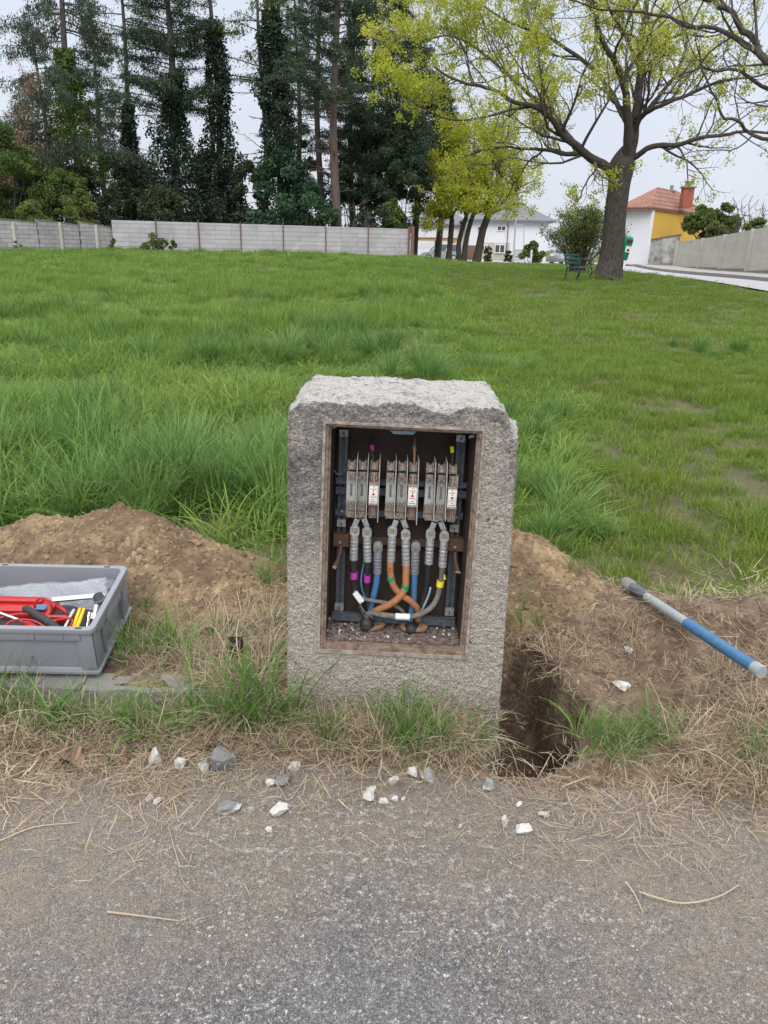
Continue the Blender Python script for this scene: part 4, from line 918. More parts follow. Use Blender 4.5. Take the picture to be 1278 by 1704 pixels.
# ------------------------------------------------------------------ kerb, stub, chips, leaves
mb = MB()
for i, (x0, x1) in enumerate(((-1.62, -1.0), (-.995, -.375))):
    bm = bmesh.new(); bmesh.ops.create_cube(bm, size=1); bmesh.ops.subdivide_edges(bm, edges=bm.edges[:], cuts=14, use_grid_fill=True)
    vs = []
    for v in bm.verts:
        q = np.array([(x0 + x1) / 2 + v.co.x * (x1 - x0), 2.15 + v.co.y * .10, -.014 + v.co.z * .20]); nz = float(fbm(np.array(q[0] * 1.0), np.array(q[2] + q[1]), 18, 4, .6)); q[1] += nz * .008; q[2] += nz * .008; vs.append(Vector(q) + Vector((0, 0, -.004 * i)))
    bm.verts.index_update(); mb.add(vs, [[v.index for v in f.verts] for f in bm.faces]); bm.free()
o = mb.build('kerb', M['kerb'], None, True, origin=(-1, 2.15, 0)); tag(o, 'rough grey concrete kerb half buried in dry grass left of the pillar', 'kerb')
p = hit(392, 1108, 1.5); st_ = MB(); st_.box((p.x, p.y, p.z + .035), (.045, .03, .10), Matrix.Rotation(.1, 3, 'Z'), 0, .002); st_.box((p.x, p.y + .025, p.z + .05), (.05, .004, .10), Matrix.Rotation(.1, 3, 'Z'))
tag(st_.build('stub_post', M['brownplastic'], None, False, origin=p), 'small dark brown stub sticking out of the dry grass between crate and pillar', 'stub')

def chip(px, py, w, h, label, group=None, dark=0.0, seed=0, lift_=0.0):
    """a broken flake of concrete, w and h its size in px"""
    p = hit(px, py, .8); d_ = (p - EYE).length; k = d_ / FPX; r = random.Random(seed + 3)
    bm = bmesh.new(); sx_, sz_ = w * k / 2, max(h * k * .5, .004)
    for i in range(16):
        v = Vector((r.gauss(0, 1), r.gauss(0, 1), r.gauss(0, 1))).normalized() * r.uniform(.72, 1.0); bm.verts.new((v.x * sx_, v.y * sx_ * .75, v.z * sz_ * .85))
    bmesh.ops.convex_hull(bm, input=bm.verts[:]); bmesh.ops.delete(bm, geom=[v for v in bm.verts if not v.link_faces], context='VERTS')
    bmesh.ops.subdivide_edges(bm, edges=bm.edges[:], cuts=2, use_grid_fill=True)
    for v in bm.verts: v.co *= 1 + .16 * float(fbm(np.array(v.co.x * 1 + seed), np.array(v.co.y + v.co.z), 90, 3))
    rt = Matrix.Rotation(r.uniform(0, 6), 3, 'Z') if abs(w - h) < 8 else Matrix.Rotation(r.uniform(-.4, .4), 3, 'Y')
    bm.verts.index_update(); mb = MB(); base = Vector((p.x, p.y, max(p.z, 0) + sz_ * .45 + lift_))
    for v in bm.verts: mb.T.append(dark if v.co.z > 0 or dark == 1 else 0); mb.V.append(tuple(base + rt @ v.co))
    mb.F = [tuple(v.index for v in f.verts) for f in bm.faces]; bm.free()
    o = mb.build('concrete_chip', M['chip'], None, False, origin=base); tag(o, label, 'concrete chip', group)
G1 = 'broken concrete flakes in front of the pillar'
CH = [(370, 1270, 40, 52, 'largest grey flake of concrete standing upright left of the pillar', 1),
 (259, 1260, 24, 34, 'leftmost upright white flake at the dry grass edge, left of the rounded white lump', 0), (301, 1274, 24, 26, 'rounded white lump between the upright white flake and the large grey flake', 0),
 (342, 1280, 26, 26, 'pale grey lump touching the left side of the large upright grey flake', .3), (491, 1279, 22, 22, 'small pointed white flake at the grass edge left of the pillar middle', 0),
 (449, 1310, 15, 18, 'small white lump just left of the dark-topped flake', 0), (469, 1308, 30, 20, 'dark-topped broken flake beside a small white lump', 1),
 (250, 1333, 14, 12, 'left one of the two small white flakes lying on straw below the leftmost upright flake', 0), (264, 1338, 15, 11, 'right one of the two small white flakes lying on straw', 0),
 (379, 1353, 38, 26, 'wide grey-topped flake on the asphalt below the large upright flake', .9), (464, 1354, 34, 20, 'oblong white flake lying alone on the asphalt left of centre', 0),
 (448, 1390, 13, 13, 'tiny white flake on the asphalt below the oblong white flake', 0), (686, 1290, 22, 20, 'white flake at the grass edge beside the grey and white split flake', 0),
 (712, 1296, 30, 30, 'split grey and white flake under the overhanging green grass of the pillar', .6), (655, 1306, 16, 16, 'white pebble-like flake under the pillar middle', 0),
 (617, 1320, 20, 10, 'thin white flake lying just above the bright white angular lump', 0), (612, 1333, 26, 20, 'bright white angular lump centrally in front of the pillar', 0),
 (638, 1338, 18, 11, 'small white flake between the angular lump and the flat white flake', 0), (657, 1337, 15, 11, 'flat white flake furthest right of the central cluster', 0),
 (811, 1312, 26, 24, 'dark-speckled flake beside the green tuft at the trench end', .8), (863, 1343, 13, 9, 'tiny oval white flake right of the trench-end tuft', 0),
 (904, 1360, 18, 11, 'small grey-white flake on the dusty asphalt right of the tiny oval one', .3), (871, 1386, 28, 20, 'bright white triangular flake on the asphalt at the right', 0),
 (836, 1375, 20, 26, 'pinkish crumpled flake left of the bright triangular flake', .2), (1046, 1082, 18, 12, 'small white flake on the dug bank near the pipe end', 0),
 (1030, 1144, 30, 16, 'larger white flake on the dug bank below the small one', 0), (765, 1384, 8, 9, 'lone white crumb on asphalt right of centre', 0), (671, 1755 - 420, 9, 8, 'small white crumb right of the central cluster', 0)]
for i, (px, py, w, h, lb, dk_) in enumerate(CH): chip(px, py + h * .25, w * 1.2, h * 1.2, lb, G1, dk_, i)

def dead_leaf(px, py, w, label, seed, rot):
    p = hit(px, py, 1.0); k = (p - EYE).length / FPX * w; r = random.Random(seed); vs, fs = [], []
    out = []
    for i in range(22):
        an = i / 22 * 6.283; rad = .34 + .14 * abs(math.cos(2.5 * an)) ** .6 + .03 * r.random(); out.append((math.cos(an) * rad * k, math.sin(an) * rad * k))
    mb = MB(); rt = Matrix.Rotation(rot, 3, 'Z') @ Matrix.Rotation(r.uniform(-.5, .5), 3, 'X'); n = len(out)
    f_ = lambda x, y, o_: p + rt @ Vector((x, y, .10 * k + 2.2 * (x * x - .6 * y * y) / k + o_)) + Vector((0, 0, .006))
    for o_ in (0, -.0012):
        c0 = len(mb.V); mb.V.append(tuple(f_(0, 0, o_))); mb.T.append(.2)
        for s_ in (.5, 1):
            for x, y in out: mb.V.append(tuple(f_(x * s_, y * s_, o_))); mb.T.append(r.random())
        for i in range(n): j = (i + 1) % n; mb.F.append((c0, c0 + 1 + i, c0 + 1 + j)); mb.F.append((c0 + 1 + i, c0 + 1 + n + i, c0 + 1 + n + j, c0 + 1 + j))
    mb.tube([f_(0, 0, 0), f_(-.35 * k, .1 * k, 0), f_(-.6 * k, .16 * k, 0)], .0009, 4, t=.1)
    tag(mb.build('dead_leaf', M['deadleaf'], None, True, origin=p), label, 'leaf')
dead_leaf(92, 1262, 46, 'pale curled dead leaf at the left edge of the dry grass', 1, .3)
dead_leaf(122, 1272, 36, 'dark brown dead leaf right beside the pale curled one', 2, 1.3)
dead_leaf(75, 1222, 34, 'reddish brown dead leaf under the crate in the grass shade', 3, 2.2)
dead_leaf(195, 1272, 34, 'flat pinkish dead leaf left of the leftmost upright concrete flake', 4, .8)
dead_leaf(345, 1248, 32, 'brown dead leaf behind the large grey flake', 5, 1.9)

def stalk(pxs_, r_, label):
    mb = MB(); ps_ = [hit(*q, .8) + Vector((0, 0, .004)) for q in pxs_]; ps_ = [Vector((q.x, q.y, max(q.z, .006))) for q in ps_]; sp_l = spline(ps_, 5); mb.tube(sp_l, list(np.linspace(r_, r_ * .5, len(sp_l))), 5, t=.8); tag(mb.build('dry_stalk', M['straw'], None, True, origin=ps_[0]), label, 'stalk')
stalk([(180, 1530), (240, 1535), (298, 1546)], .0024, 'straight dry stalk lying alone on the asphalt at the lower left')
stalk([(1062, 1494), (1130, 1512), (1190, 1505), (1228, 1482)], .0026, 'long curved dry stalk lying on the asphalt at the right')
stalk([(2, 1408), (60, 1388), (131, 1379)], .0024, 'dry stalk lying across the asphalt at the left edge')
stalk([(1040, 1478), (1055, 1500), (1068, 1530)], .0024, 'short thick dry stalk hooked beside the long curved one')
stalk([(300, 1452), (288, 1412), (280, 1380)], .0014, 'thin upright straw of a small V-shaped pair on the asphalt')
# ------------------------------------------------------------------ pipe
pa, pb = P(1050, 976, 2.68), P(1268, 1119, 1.95); ax_ = (pb - pa).normalized()
pp = empty('pipe', pa, 'blue and grey plastic tube lying on the dug bank with a mud-crusted dark end', 'pipe')
m1 = pa.lerp(pb, .50); m2 = pa.lerp(pb, .955)
def hollow(a, b, ro, ri, nm, mat, par):
    mb = MB(); n = 20; mb.tube([a, a.lerp(b, .5), b], ro, n, False); m2_ = MB(); mb.tube([a, b], ri, n, False)
    k0, k1 = 0, 3 * n
    for i in range(n): j = (i + 1) % n; mb.F.append((i, j, k1 + j, k1 + i)); mb.F.append((2 * n + i, 2 * n + j, k1 + n + j, k1 + n + i))
    return mb.build(nm, mat, par, True)
hollow(pa, m1, .0175, .014, 'grey_section', M['pipegrey'], pp); hollow(m1 - ax_ * .004, m2, .0195, .015, 'blue_section', M['pipeblue'], pp); 
mb = MB(); mb.tube([m2, pb - ax_ * .004, pb], [.0215, .0215, .0195], 22); mb.build('end_cap', M['pipegrey'], pp, True)
mb = MB(); e1 = pa - ax_ * .03; mb.tube([e1 - ax_ * .02 + Vector((0, 0, -.004)), e1 - ax_ * .008, e1 + ax_ * .02, pa + ax_ * .03], [.018, .0265, .0265, .021], 14)
mb.V = [tuple(Vector(v) * 1) if random.random() < .3 else tuple(Vector(v) + Vector((random.uniform(-1, 1), random.uniform(-1, 1), random.uniform(-1, 1))) * .003) for v in mb.V]; mb.build('mud_crusted_socket', M['kerb'], pp, True)
mb = MB(); q0 = pa + ax_ * .015; mb.tube([q0, q0 + ax_ * .03, q0 + ax_ * .07, q0 + ax_ * .10], [.023, .021, .0195, .018], 16); mb.build('dark_sleeve', M['galv'], pp, True)

# ------------------------------------------------------------------ crate and its contents
CF = P(168, 1124, 2.16)                                   # front right foot of the crate
CW, CD, CHt = .60, .40, .188
tilt = Matrix.Rotation(R(1.6), 4, 'Z') @ Matrix.Rotation(R(7.5), 4, 'X') @ Matrix.Rotation(R(.8), 4, 'Y')
MC = Matrix.Translation(CF) @ tilt                        # local frame: x from -CW to 0, y 0..CD, z up
def C3(x, y, z): return MC @ Vector((x, y, z))
cr = empty('tool_crate', CF, 'grey plastic stacking crate of hand tools standing on the grass left of the pillar', 'crate')
def rrect(x0, x1, y0, y1, r, z, n=5):
    out = []
    for cx, cy, a0 in ((x1 - r, y0 + r, -90), (x1 - r, y1 - r, 0), (x0 + r, y1 - r, 90), (x0 + r, y0 + r, 180)):
        for i in range(n + 1): an = R(a0 + 90 * i / n); out.append(C3(cx + r * math.cos(an), cy + r * math.sin(an), z))
    return out
def loft(mb, rings, close=True, cap0=False, cap1=False):
    n = len(rings[0]); o_ = len(mb.V)
    for r_ in rings: mb.V += [tuple(v) for v in r_]; mb.T += [0] * n
    for k in range(len(rings) - 1):
        for i in range(n): j = (i + 1) % n; mb.F.append((o_ + k * n + i, o_ + k * n + j, o_ + (k + 1) * n + j, o_ + (k + 1) * n + i))
    if cap0: mb.F.append(tuple(o_ + i for i in range(n)))
    if cap1: mb.F.append(tuple(o_ + (len(rings) - 1) * n + i for i in range(n)))
mb = MB(); t_ = .012   # walls lean outwards a little towards the rim
fl_ = .018
R_ = [rrect(-CW + fl_, -fl_, fl_, CD - fl_, .012, 0), rrect(-CW + fl_, -fl_, fl_, CD - fl_, .012, .010), rrect(-CW + fl_ + .006, -fl_ - .006, fl_ + .006, CD - fl_ - .006, .016, .014),
      rrect(-CW + .014, -.014, .014, CD - .014, .02, CHt - .02), rrect(-CW + .02, -.02, .02, CD - .02, .02, CHt - .002),
      rrect(-CW + .024, -.024, .024, CD - .024, .018, CHt - .02), rrect(-CW + .032, -.032, .032, CD - .032, .016, .018)]
loft(mb, R_, cap0=True, cap1=True); mb.build('crate_shell', M['crate'], cr, True)
mb = MB(); loft(mb, [rrect(-CW + .021, -.021, .021, CD - .021, .019, CHt - .018), rrect(-CW - .0, .0, .0, CD, .022, CHt - .018), rrect(-CW - .002, .002, -.002, CD + .002, .024, CHt - .006), rrect(-CW, .0, .0, CD, .024, CHt), rrect(-CW + .018, -.018, .018, CD - .018, .018, CHt + .0005), rrect(-CW + .0215, -.0215, .0215, CD - .0215, .017, CHt - .012)]); mb.build('crate_rim', M['crate'], cr, True)
def cbox(mb, c, s, bev=.001, rot=None): return mb.box(C3(*c), s, tilt.to_3x3() @ (rot or Matrix.Identity(3)), 0, bev)
mb = MB()   # ribs: a flat band under the rim, raised corner panels, and a plinth
cbox(mb, (-CW / 2, .0105, CHt - .036), (CW - .10, .010, .028)); cbox(mb, (-.0105, CD / 2, CHt - .036), (.010, CD - .10, .028))
for x_ in (-.05, -CW + .05):
    cbox(mb, (x_ + .012, .0122, .10), (.052, .006, .160)); 
for x_ in (-.105, -.20, -.34, -.43): cbox(mb, (x_, .0065, CHt - .036), (.004, .010, .030))
for y_ in (.048, CD - .048): cbox(mb, (-.0122, y_, .10), (.006, .055, .160))
for y_ in (.10, CD - .10): cbox(mb, (-.011, y_, .10), (.012, .005, .165))
mb.build('ribbing', M['crate'], cr, True)
mb = MB(); cbox(mb, (-.0035, CD / 2 + .01, CHt - .052), (.006, .15, .028), .003); cbox(mb, (-.006, CD / 2 + .01, CHt - .032), (.012, .15, .006), .002); mb.build('grip_recess', M['crate'], cr, True)
mb = MB(); loft(mb, [rrect(-CW + .004, -.004, .004, CD - .004, .01, .0), rrect(-CW + .004, -.004, .004, CD - .004, .01, .009), rrect(-CW + fl_, -fl_, fl_, CD - fl_, .012, .012)]); mb.build('plinth_edge', M['crate'], cr, True)
for x_, y_ in ((-.05, .010), (-.075, CD - .010), (-.45, CD - .010)):
    mb = MB(); cbox(mb, (x_, y_, CHt + .0006), (.022, .007, .0012), .0004); mb.build('rim_slot', M['lining'], cr)
# contents
mb = MB(); U, Wd = 30, 14; vs = []
for i in range(U + 1):
    u = i / U
    for j in range(Wd + 1):
        v = j / Wd; x_ = -.52 + u * .455; y_ = .36 - .105 * (1 - v) - .02 * u; hgt = lerp(.075, .135, u ** .8) if u < .72 else lerp(.122, .145, (u - .72) / .28)
        z_ = .062 + (hgt - .04) * v ** 1.1 + .005 * math.sin(u * 13 + v * 5) * (1 - v) + .002 * math.sin(u * 37 + v * 13) + .04 * u * (1 - v) * .5
        vs.append(C3(x_ + .012 * math.sin(v * 4), y_ + .005 * math.sin(u * 11 + 3 * v), z_))
mb.add(vs, [(i * (Wd + 1) + j, (i + 1) * (Wd + 1) + j, (i + 1) * (Wd + 1) + j + 1, i * (Wd + 1) + j + 1) for i in range(U) for j in range(Wd)])
q_ = [C3(-.098, .325, .128), C3(-.036, .335, .124), C3(-.046, .342, .158), C3(-.092, .338, .166)]; mb.add(q_, [(0, 1, 2, 3)])
mb.V += [tuple(Vector(v) + Vector((0, .018, -.002))) for v in mb.V]; n0 = len(mb.T); mb.T += [0] * n0; mb.F += [tuple(i + n0 for i in f)[::-1] for f in mb.F]
tag(mb.build('plastic_bag', M['bag'], None, True, origin=C3(-.3, .3, .05)), 'crumpled clear grey plastic bag lying along the back of the tool crate', 'bag')
rc = empty('red_tool_case', C3(-.3, .2, .05), 'red plastic tool case with a carrying loop lying in the tool crate', 'tool case')
mb = MB(); cbox(mb, (-.38, .24, .082), (.30, .10, .05), .006); cbox(mb, (-.40, .275, .112), (.24, .03, .010), .003); cbox(mb, (-.40, .205, .112), (.24, .014, .012), .003); cbox(mb, (-.20, .17, .105), (.14, .016, .030), .005); mb.build('case_shell', M['redplastic'], rc, True)
mb = MB(); mb.tube([C3(-.255 + .030 * math.cos(a_), .215 + .012 * math.sin(a_), .122 + .034 * math.sin(a_)) for a_ in np.linspace(-.3, 3.5, 18)], .0045, 8); mb.build('carrying_loop', M['redplastic'], rc, True)
mb = MB(); cbox(mb, (-.27, .222, .118), (.045, .03, .004), .001); mb.build('blue_label', M['blue'], rc)
mb = MB(); mb.tube(spline([C3(-.42, .13, .12), C3(-.30, .16, .135), C3(-.20, .13, .13), C3(-.135, .15, .125), C3(-.125, .11, .12), C3(-.16, .075, .11)], 6), .0032, 6); tag(mb.build('thin_lead', M['redplastic'], None, True, origin=C3(-.2, .12, .1)), 'thin red cord curling over the black-handled tool in the crate', 'cord')
mb = MB(); mb.tube(spline([C3(-.345, .045, .11), C3(-.33, .08, .135), C3(-.30, .10, .15), C3(-.24, .10, .148), C3(-.20, .085, .135), C3(-.17, .06, .12)], 6), .0042, 6); tag(mb.build('red_cable', M['redplastic'], None, True, origin=C3(-.3, .06, .1)), 'thick red test cable looped at the front of the crate', 'cable')
t1 = empty('ratchet_wrench', C3(-.08, .24, .10), 'chrome ratchet wrench with two sockets leaning against the right wall of the crate', 'wrench')
mb = MB(); a_, b_ = C3(-.23, .245, .135), C3(-.075, .25, .152); v = b_ - a_; mb.tube([a_, b_], [.011, .011], 4); mb.build('ratchet_handle', M['greysteel'], t1)
mb = MB(); c_ = C3(-.058, .235, .150); up = (tilt.to_3x3() @ Vector((-.05, -.45, .9))).normalized(); mb.tube([c_ - up * .012, c_ - up * .010, c_ + up * .014, c_ + up * .017], [.019, .022, .022, .019], 22); mb.build('ratchet_head', M['chrome'], t1, True)
mb = MB(); mb.tube([c_ + up * .017, c_ + up * .020], [.019, .014], 22); mb.build('ratchet_collar', M['blackgrip'], t1, True)
mb = MB(); d_ = (tilt.to_3x3() @ Vector((-.10, -.62, -.75))).normalized(); s0 = c_ + Vector((-.002, -.022, -.012)); mb.tube([s0, s0 + d_ * .026, s0 + d_ * .027, s0 + d_ * .05, s0 + d_ * .051, s0 + d_ * .12], [.0135, .0135, .0115, .0115, .007, .007], 16); mb.build('socket', M['chrome'], t1, True)
mb = MB(); s0 = C3(-.082, .19, .125); mb.tube([s0, s0 + d_ * .022, s0 + d_ * .023, s0 + d_ * .1], [.0095, .0095, .006, .006], 14); mb.build('socket', M['chrome'], t1, True)
mb = MB(); a_, b_ = C3(-.305, .185, .140), C3(-.150, .085, .125); v = (b_ - a_); mb.tube([a_, a_ + v * .05, a_ + v * .18, a_ + v * .24, a_ + v * .32, a_ + v * .8, a_ + v * .92, b_], [.010, .015, .013, .011, .0155, .0165, .013, .008], 14)
t2 = empty('insulated_screwdriver', a_, 'large screwdriver with a fat black grip lying across the red case', 'screwdriver'); mb.build('grip', M['blackgrip'], t2, True)
mb = MB(); s1 = C3(-.50, .20, .150); mb.tube([s1, C3(-.285, .115, .134)], .0058, 10); t3 = empty('long_screwdriver', s1, 'long bright steel rod tool lying left of the black grip', 'screwdriver'); mb.build('shaft', M['chrome'], t3, True)
mb = MB(); mb.tube([C3(-.285, .115, .134), C3(-.28, .113, .133), C3(-.20, .075, .122), C3(-.195, .07, .12)], [.006, .0105, .0115, .008], 12); mb.build('handle', M['redplastic'], t3, True)
pl_ = empty('pliers', C3(-.28, .07, .1), 'red-handled pliers with orange ends at the front of the crate', 'pliers')
for k, (a0, a1) in enumerate((((-.34, .055, .095), (-.235, .10, .125)), ((-.34, .085, .10), (-.225, .065, .12)))):
    mb = MB(); mb.tube(spline([C3(*a0), C3((a0[0] + a1[0]) / 2, a0[1] - .004, .115), C3(*a1)], 5), .009, 10); mb.build('handle', M['redplastic'], pl_, True)
mb = MB(); cbox(mb, (-.345, .068, .098), (.035, .04, .014), .005); mb.build('handle_tip', M['orangegrip'], pl_, True)
yp = empty('yellow_pliers', C3(-.12, .1, .1), 'tool with two slim yellow handles left of the chrome sockets', 'pliers')
for x_ in (-.118, -.104): mb = MB(); mb.tube([C3(x_ - .01, .10, .085), C3(x_, .14, .115), C3(x_ + .004, .19, .14)], [.006, .0065, .005], 8); mb.build('handle', M['yellowgrip'], yp, True)
mb = MB(); mb.tube([C3(-.205, .09, .10), C3(-.185, .13, .13)], .011, 10); tag(mb.build('hand_tool', M['orangegrip'], None, True, origin=C3(-.2, .1, .1)), 'short orange tool handle in front of the black grip', 'handle')
for i_, (a0, a1, r_, mt_, nm_, lb_) in enumerate((((-.215, .235, .118), (-.135, .17, .118), .0085, 'redplastic', 'hand_tool', 'red tool handle lying against the steel ratchet bar'), ((-.175, .215, .122), (-.125, .135, .122), .006, 'blackgrip', 'hand_tool', 'slim black tool handle left of the yellow pliers'),
    ((-.25, .055, .112), (-.16, .045, .112), .010, 'redplastic', 'test_probe', 'red test probe lying along the front wall of the crate'), ((-.50, .17, .125), (-.40, .10, .125), .012, 'blackgrip', 'hand_tool', 'dark handle at the left side of the crate contents'), ((-.15, .105, .10), (-.135, .19, .135), .007, 'greysteel', 'steel_rod', 'short steel rod left of the yellow handles'))):
    mb = MB(); a_, b_ = C3(*a0), C3(*a1); mb.tube([a_, a_.lerp(b_, .1), a_.lerp(b_, .5), a_.lerp(b_, .9), b_], [r_ * .6, r_, r_ * .85, r_, r_ * .6], 10); tag(mb.build(nm_, M[mt_], None, True, origin=a_), lb_, 'tool handle')
mb = MB(); cbox(mb, (-.29, .20, .055), (.50, .32, .07), .01); tag(mb.build('dark_gap_block', M['blackgrip'], None, True, origin=C3(-.3, .2, .03)), 'dark block added at the bottom of the crate to darken the gaps between the tools', 'dark filler')  # added dark block, its colour stands for the shade between the tools

# ------------------------------------------------------------------ boundary walls at the back
def uvbox(name, a, b, z0a, z1a, z0b, z1b, th, mat, parent=None, origin=None):
    """a wall from plan point a to b, bottoms z0, tops z1, with metre UVs"""
    a = Vector((a[0], a[1], 0)); b = Vector((b[0], b[1], 0)); d = (b - a); L_ = d.length; nrm = Vector((d.y, -d.x, 0)).normalized() * th
    vs = []
    for off in (Vector((0, 0, 0)), -nrm): vs += [a + off + Vector((0, 0, z0a)), b + off + Vector((0, 0, z0b)), b + off + Vector((0, 0, z1b)), a + off + Vector((0, 0, z1a))]
    mb = MB(); mb.add(vs, [(0, 1, 2, 3), (5, 4, 7, 6), (3, 2, 6, 7), (4, 5, 1, 0), (1, 5, 6, 2), (4, 0, 3, 7)])
    o = mb.build(name, mat, parent, origin=origin); me = o.data; uv = me.uv_layers.new(name='UVMap'); base = o.matrix_world.translation
    off0 = wloc(o); dn = d.normalized()
    for lp in me.loops: w = me.vertices[lp.vertex_index].co + off0; uv.data[lp.index].uv = ((w - a).dot(dn), w.z)
    return o
pan = empty('panel_wall', (-9, 46, 0), 'long pale precast panel wall with brown posts at the far edge of the meadow', 'wall')
YW0, YW1 = 46.0, 47.5
def wp(px, top):      # far wall: y of base/top rows interpolated along the photo
    t = (px - 185) / (681 - 185); Y = lerp(YW0, YW1, t); pt = P(px, lerp(366, 381, t), Y); pb_ = P(px, lerp(420, 427, t) + 3, Y); return pt, pb_
pxs = [185, 259, 330, 400, 471, 542, 613, 681]
for i in range(7):
    (ta, ba), (tb_, bb) = wp(pxs[i], 0), wp(pxs[i + 1], 0); uvbox('wall_panel', (ta.x, ta.y), (tb_.x, tb_.y), ba.z - .3, ta.z, bb.z - .3, tb_.z, .08, M['panels'], pan)
for i, q in enumerate(pxs[1:]):
    t0, b0 = wp(q, 0); mb = MB(); mb.box((t0.x, t0.y - .02, (t0.z + b0.z) / 2), (.055 if i < 6 else .14, .12, t0.z - b0.z + .25)); mb.build('wall_post', M['posts'], pan)
t0, b0 = wp(684, 0); mb = MB(); mb.box((t0.x + .1, t0.y - .1, (t0.z + b0.z) / 2 - .1), (.22, .22, t0.z - b0.z + .5), None, 0, .02); mb.build('gate_post', M['posts'], pan)
bw = empty('block_wall', (-25, 44, 0), 'weathered grey block wall stepping along the left side of the meadow', 'wall')
st_px = [(-90, 372, 433, 39.6), (-25, 362, 428, 40.6), (60, 371, 423.5, 42.4), (62, 366, 423, 42.4), (130, 375, 420, 44.6), (132, 369, 420, 44.6), (186, 379, 418, 46.2)]
for a_, b_ in ((0, 1), (1, 2), (3, 4), (5, 6)):
    (x0, t0, b0, Y0), (x1, t1, b1, Y1) = st_px[a_], st_px[b_]; A, Bt = P(x0, t0, Y0), P(x1, t1, Y1); A0, B0 = P(x0, b0 + 4, Y0), P(x1, b1 + 4, Y1)
    uvbox('wall_section', (A.x, A.y), (Bt.x, Bt.y), A0.z - .3, A.z, B0.z - .3, Bt.z, .2, M['blocks'], bw)
    uvbox('wall_coping', (A.x - .0, A.y - .04), (Bt.x, Bt.y - .04), A.z + .002, A.z + .05, Bt.z + .002, Bt.z + .05, .28, M['mossy'], bw)
for q, tp, Y in ((22, 372, 41.6), (100, 372, 43.6), (160, 376, 45.4)):
    t0 = P(q, tp, Y); mb = MB(); mb.box((t0.x, t0.y - .05, t0.z - .9), (.16, .16, 1.9)); mb.build('wall_pier', M['boardc'], bw)

# ------------------------------------------------------------------ street, pavement, right-hand wall
def strip(name, pts, z, mat, th=.0):
    """pts: list of (x_left, x_right, y)"""
    vs, fs = [], []
    for xl, xr, y_ in pts:
        for x_ in np.linspace(xl, xr, 5): vs.append((x_, y_, z(x_, y_)))
    for i in range(len(pts) - 1):
        for j in range(4): a_ = i * 5 + j; fs.append((a_, a_ + 1, a_ + 6, a_ + 5))
    o = npmesh(name, vs, fs, mat); o['kind'] = 'structure'; return o
zr_ = lambda x_, y_: (.085 + .0152 * (y_ - 3) + .02 if y_ < 47 else .774 - .028 * (y_ - 47)) - float(.30 * sst(y_, 26, 44) * (1 - sst(y_, 60, 80)))
yy = list(np.arange(14, 47, 1.5)) + list(np.arange(47, 92, 5))
sl0 = np.array([(14, 11.4), (20, 11.0), (26, 11.2), (31, 11.3), (36, 11.6), (60, 14), (90, 18)])
xl_ = lambda y_: float(np.interp(y_, sl0[:, 0], sl0[:, 1])); xr_ = lambda y_: float(np.interp(y_, [14, 25.6, 33, 45, 90], [13.9, 13.75, 13.5, 14.6, 21]))
strip('street', [(xl_(y_), xr_(y_), y_) for y_ in yy], lambda x_, y_: zr_(x_, y_) + .01, M['street'])
strip('pavement', [(xr_(y_), xr_(y_) + 2.9, y_) for y_ in yy], lambda x_, y_: zr_(x_, y_) + .13, M['sidewalk'])
mb = MB(); ks = [y_ for y_ in yy if y_ < 70]
for a_, b_ in zip(ks[:-1], ks[1:]):
    A = Vector((xr_(a_) - .08, a_, zr_(0, a_) + .06)); B = Vector((xr_(b_) - .08, b_, zr_(0, b_) + .06)); v = B - A; mb.box((A + B) / 2, (.15, v.length, .16), Matrix.Rotation(-math.atan2(v.x, v.y), 3, 'Z'))
tag(mb.build('street_kerb', M['kerb'], None, origin=(13, 30, .5)), 'low grey kerb between the pale street and the pavement at the right', 'kerb')
strip('far_road', [(-40, 60, y_) for y_ in (76, 80, 84, 88)], lambda x_, y_: -.12 + .02, M['street'])
gw = empty('garden_wall', (16, 38, 0), 'tall board-marked concrete wall rising beside the street at the right', 'wall')
seg = [(1128, 402, 445, 46.0), (1170, 397, 447, 42.3), (1207, 391, 449, 39.4), (1254, 382, 453, 36.2), (1300, 373, 458, 33.6), (1380, 357, 466, 30)]
for (x0, t0, b0, Y0), (x1, t1, b1, Y1) in zip(seg[:-1], seg[1:]):
    A, Bt, A0, B0 = P(x0, t0, Y0), P(x1, t1, Y1), P(x0, b0 - 2, Y0), P(x1, b1 - 2 - (b1 - 445) * .5, Y1)
    uvbox('concrete_panel', (A.x, A.y), (Bt.x, Bt.y), A0.z, A.z, B0.z, Bt.z, .15, M['boardc'], gw)
    uvbox('plinth', (A.x - .05, A.y - .05), (Bt.x - .05, Bt.y - .05), A0.z - 1.2, A0.z - .003, B0.z - 1.2, B0.z - .003, .25, M['mossy'], gw)
    mb = MB(); mb.box((A.x - .02, A.y - .03, (A.z + A0.z) / 2), (.16, .16, A.z - A0.z + .06)); mb.build('wall_pier', M['boardc'], gw)

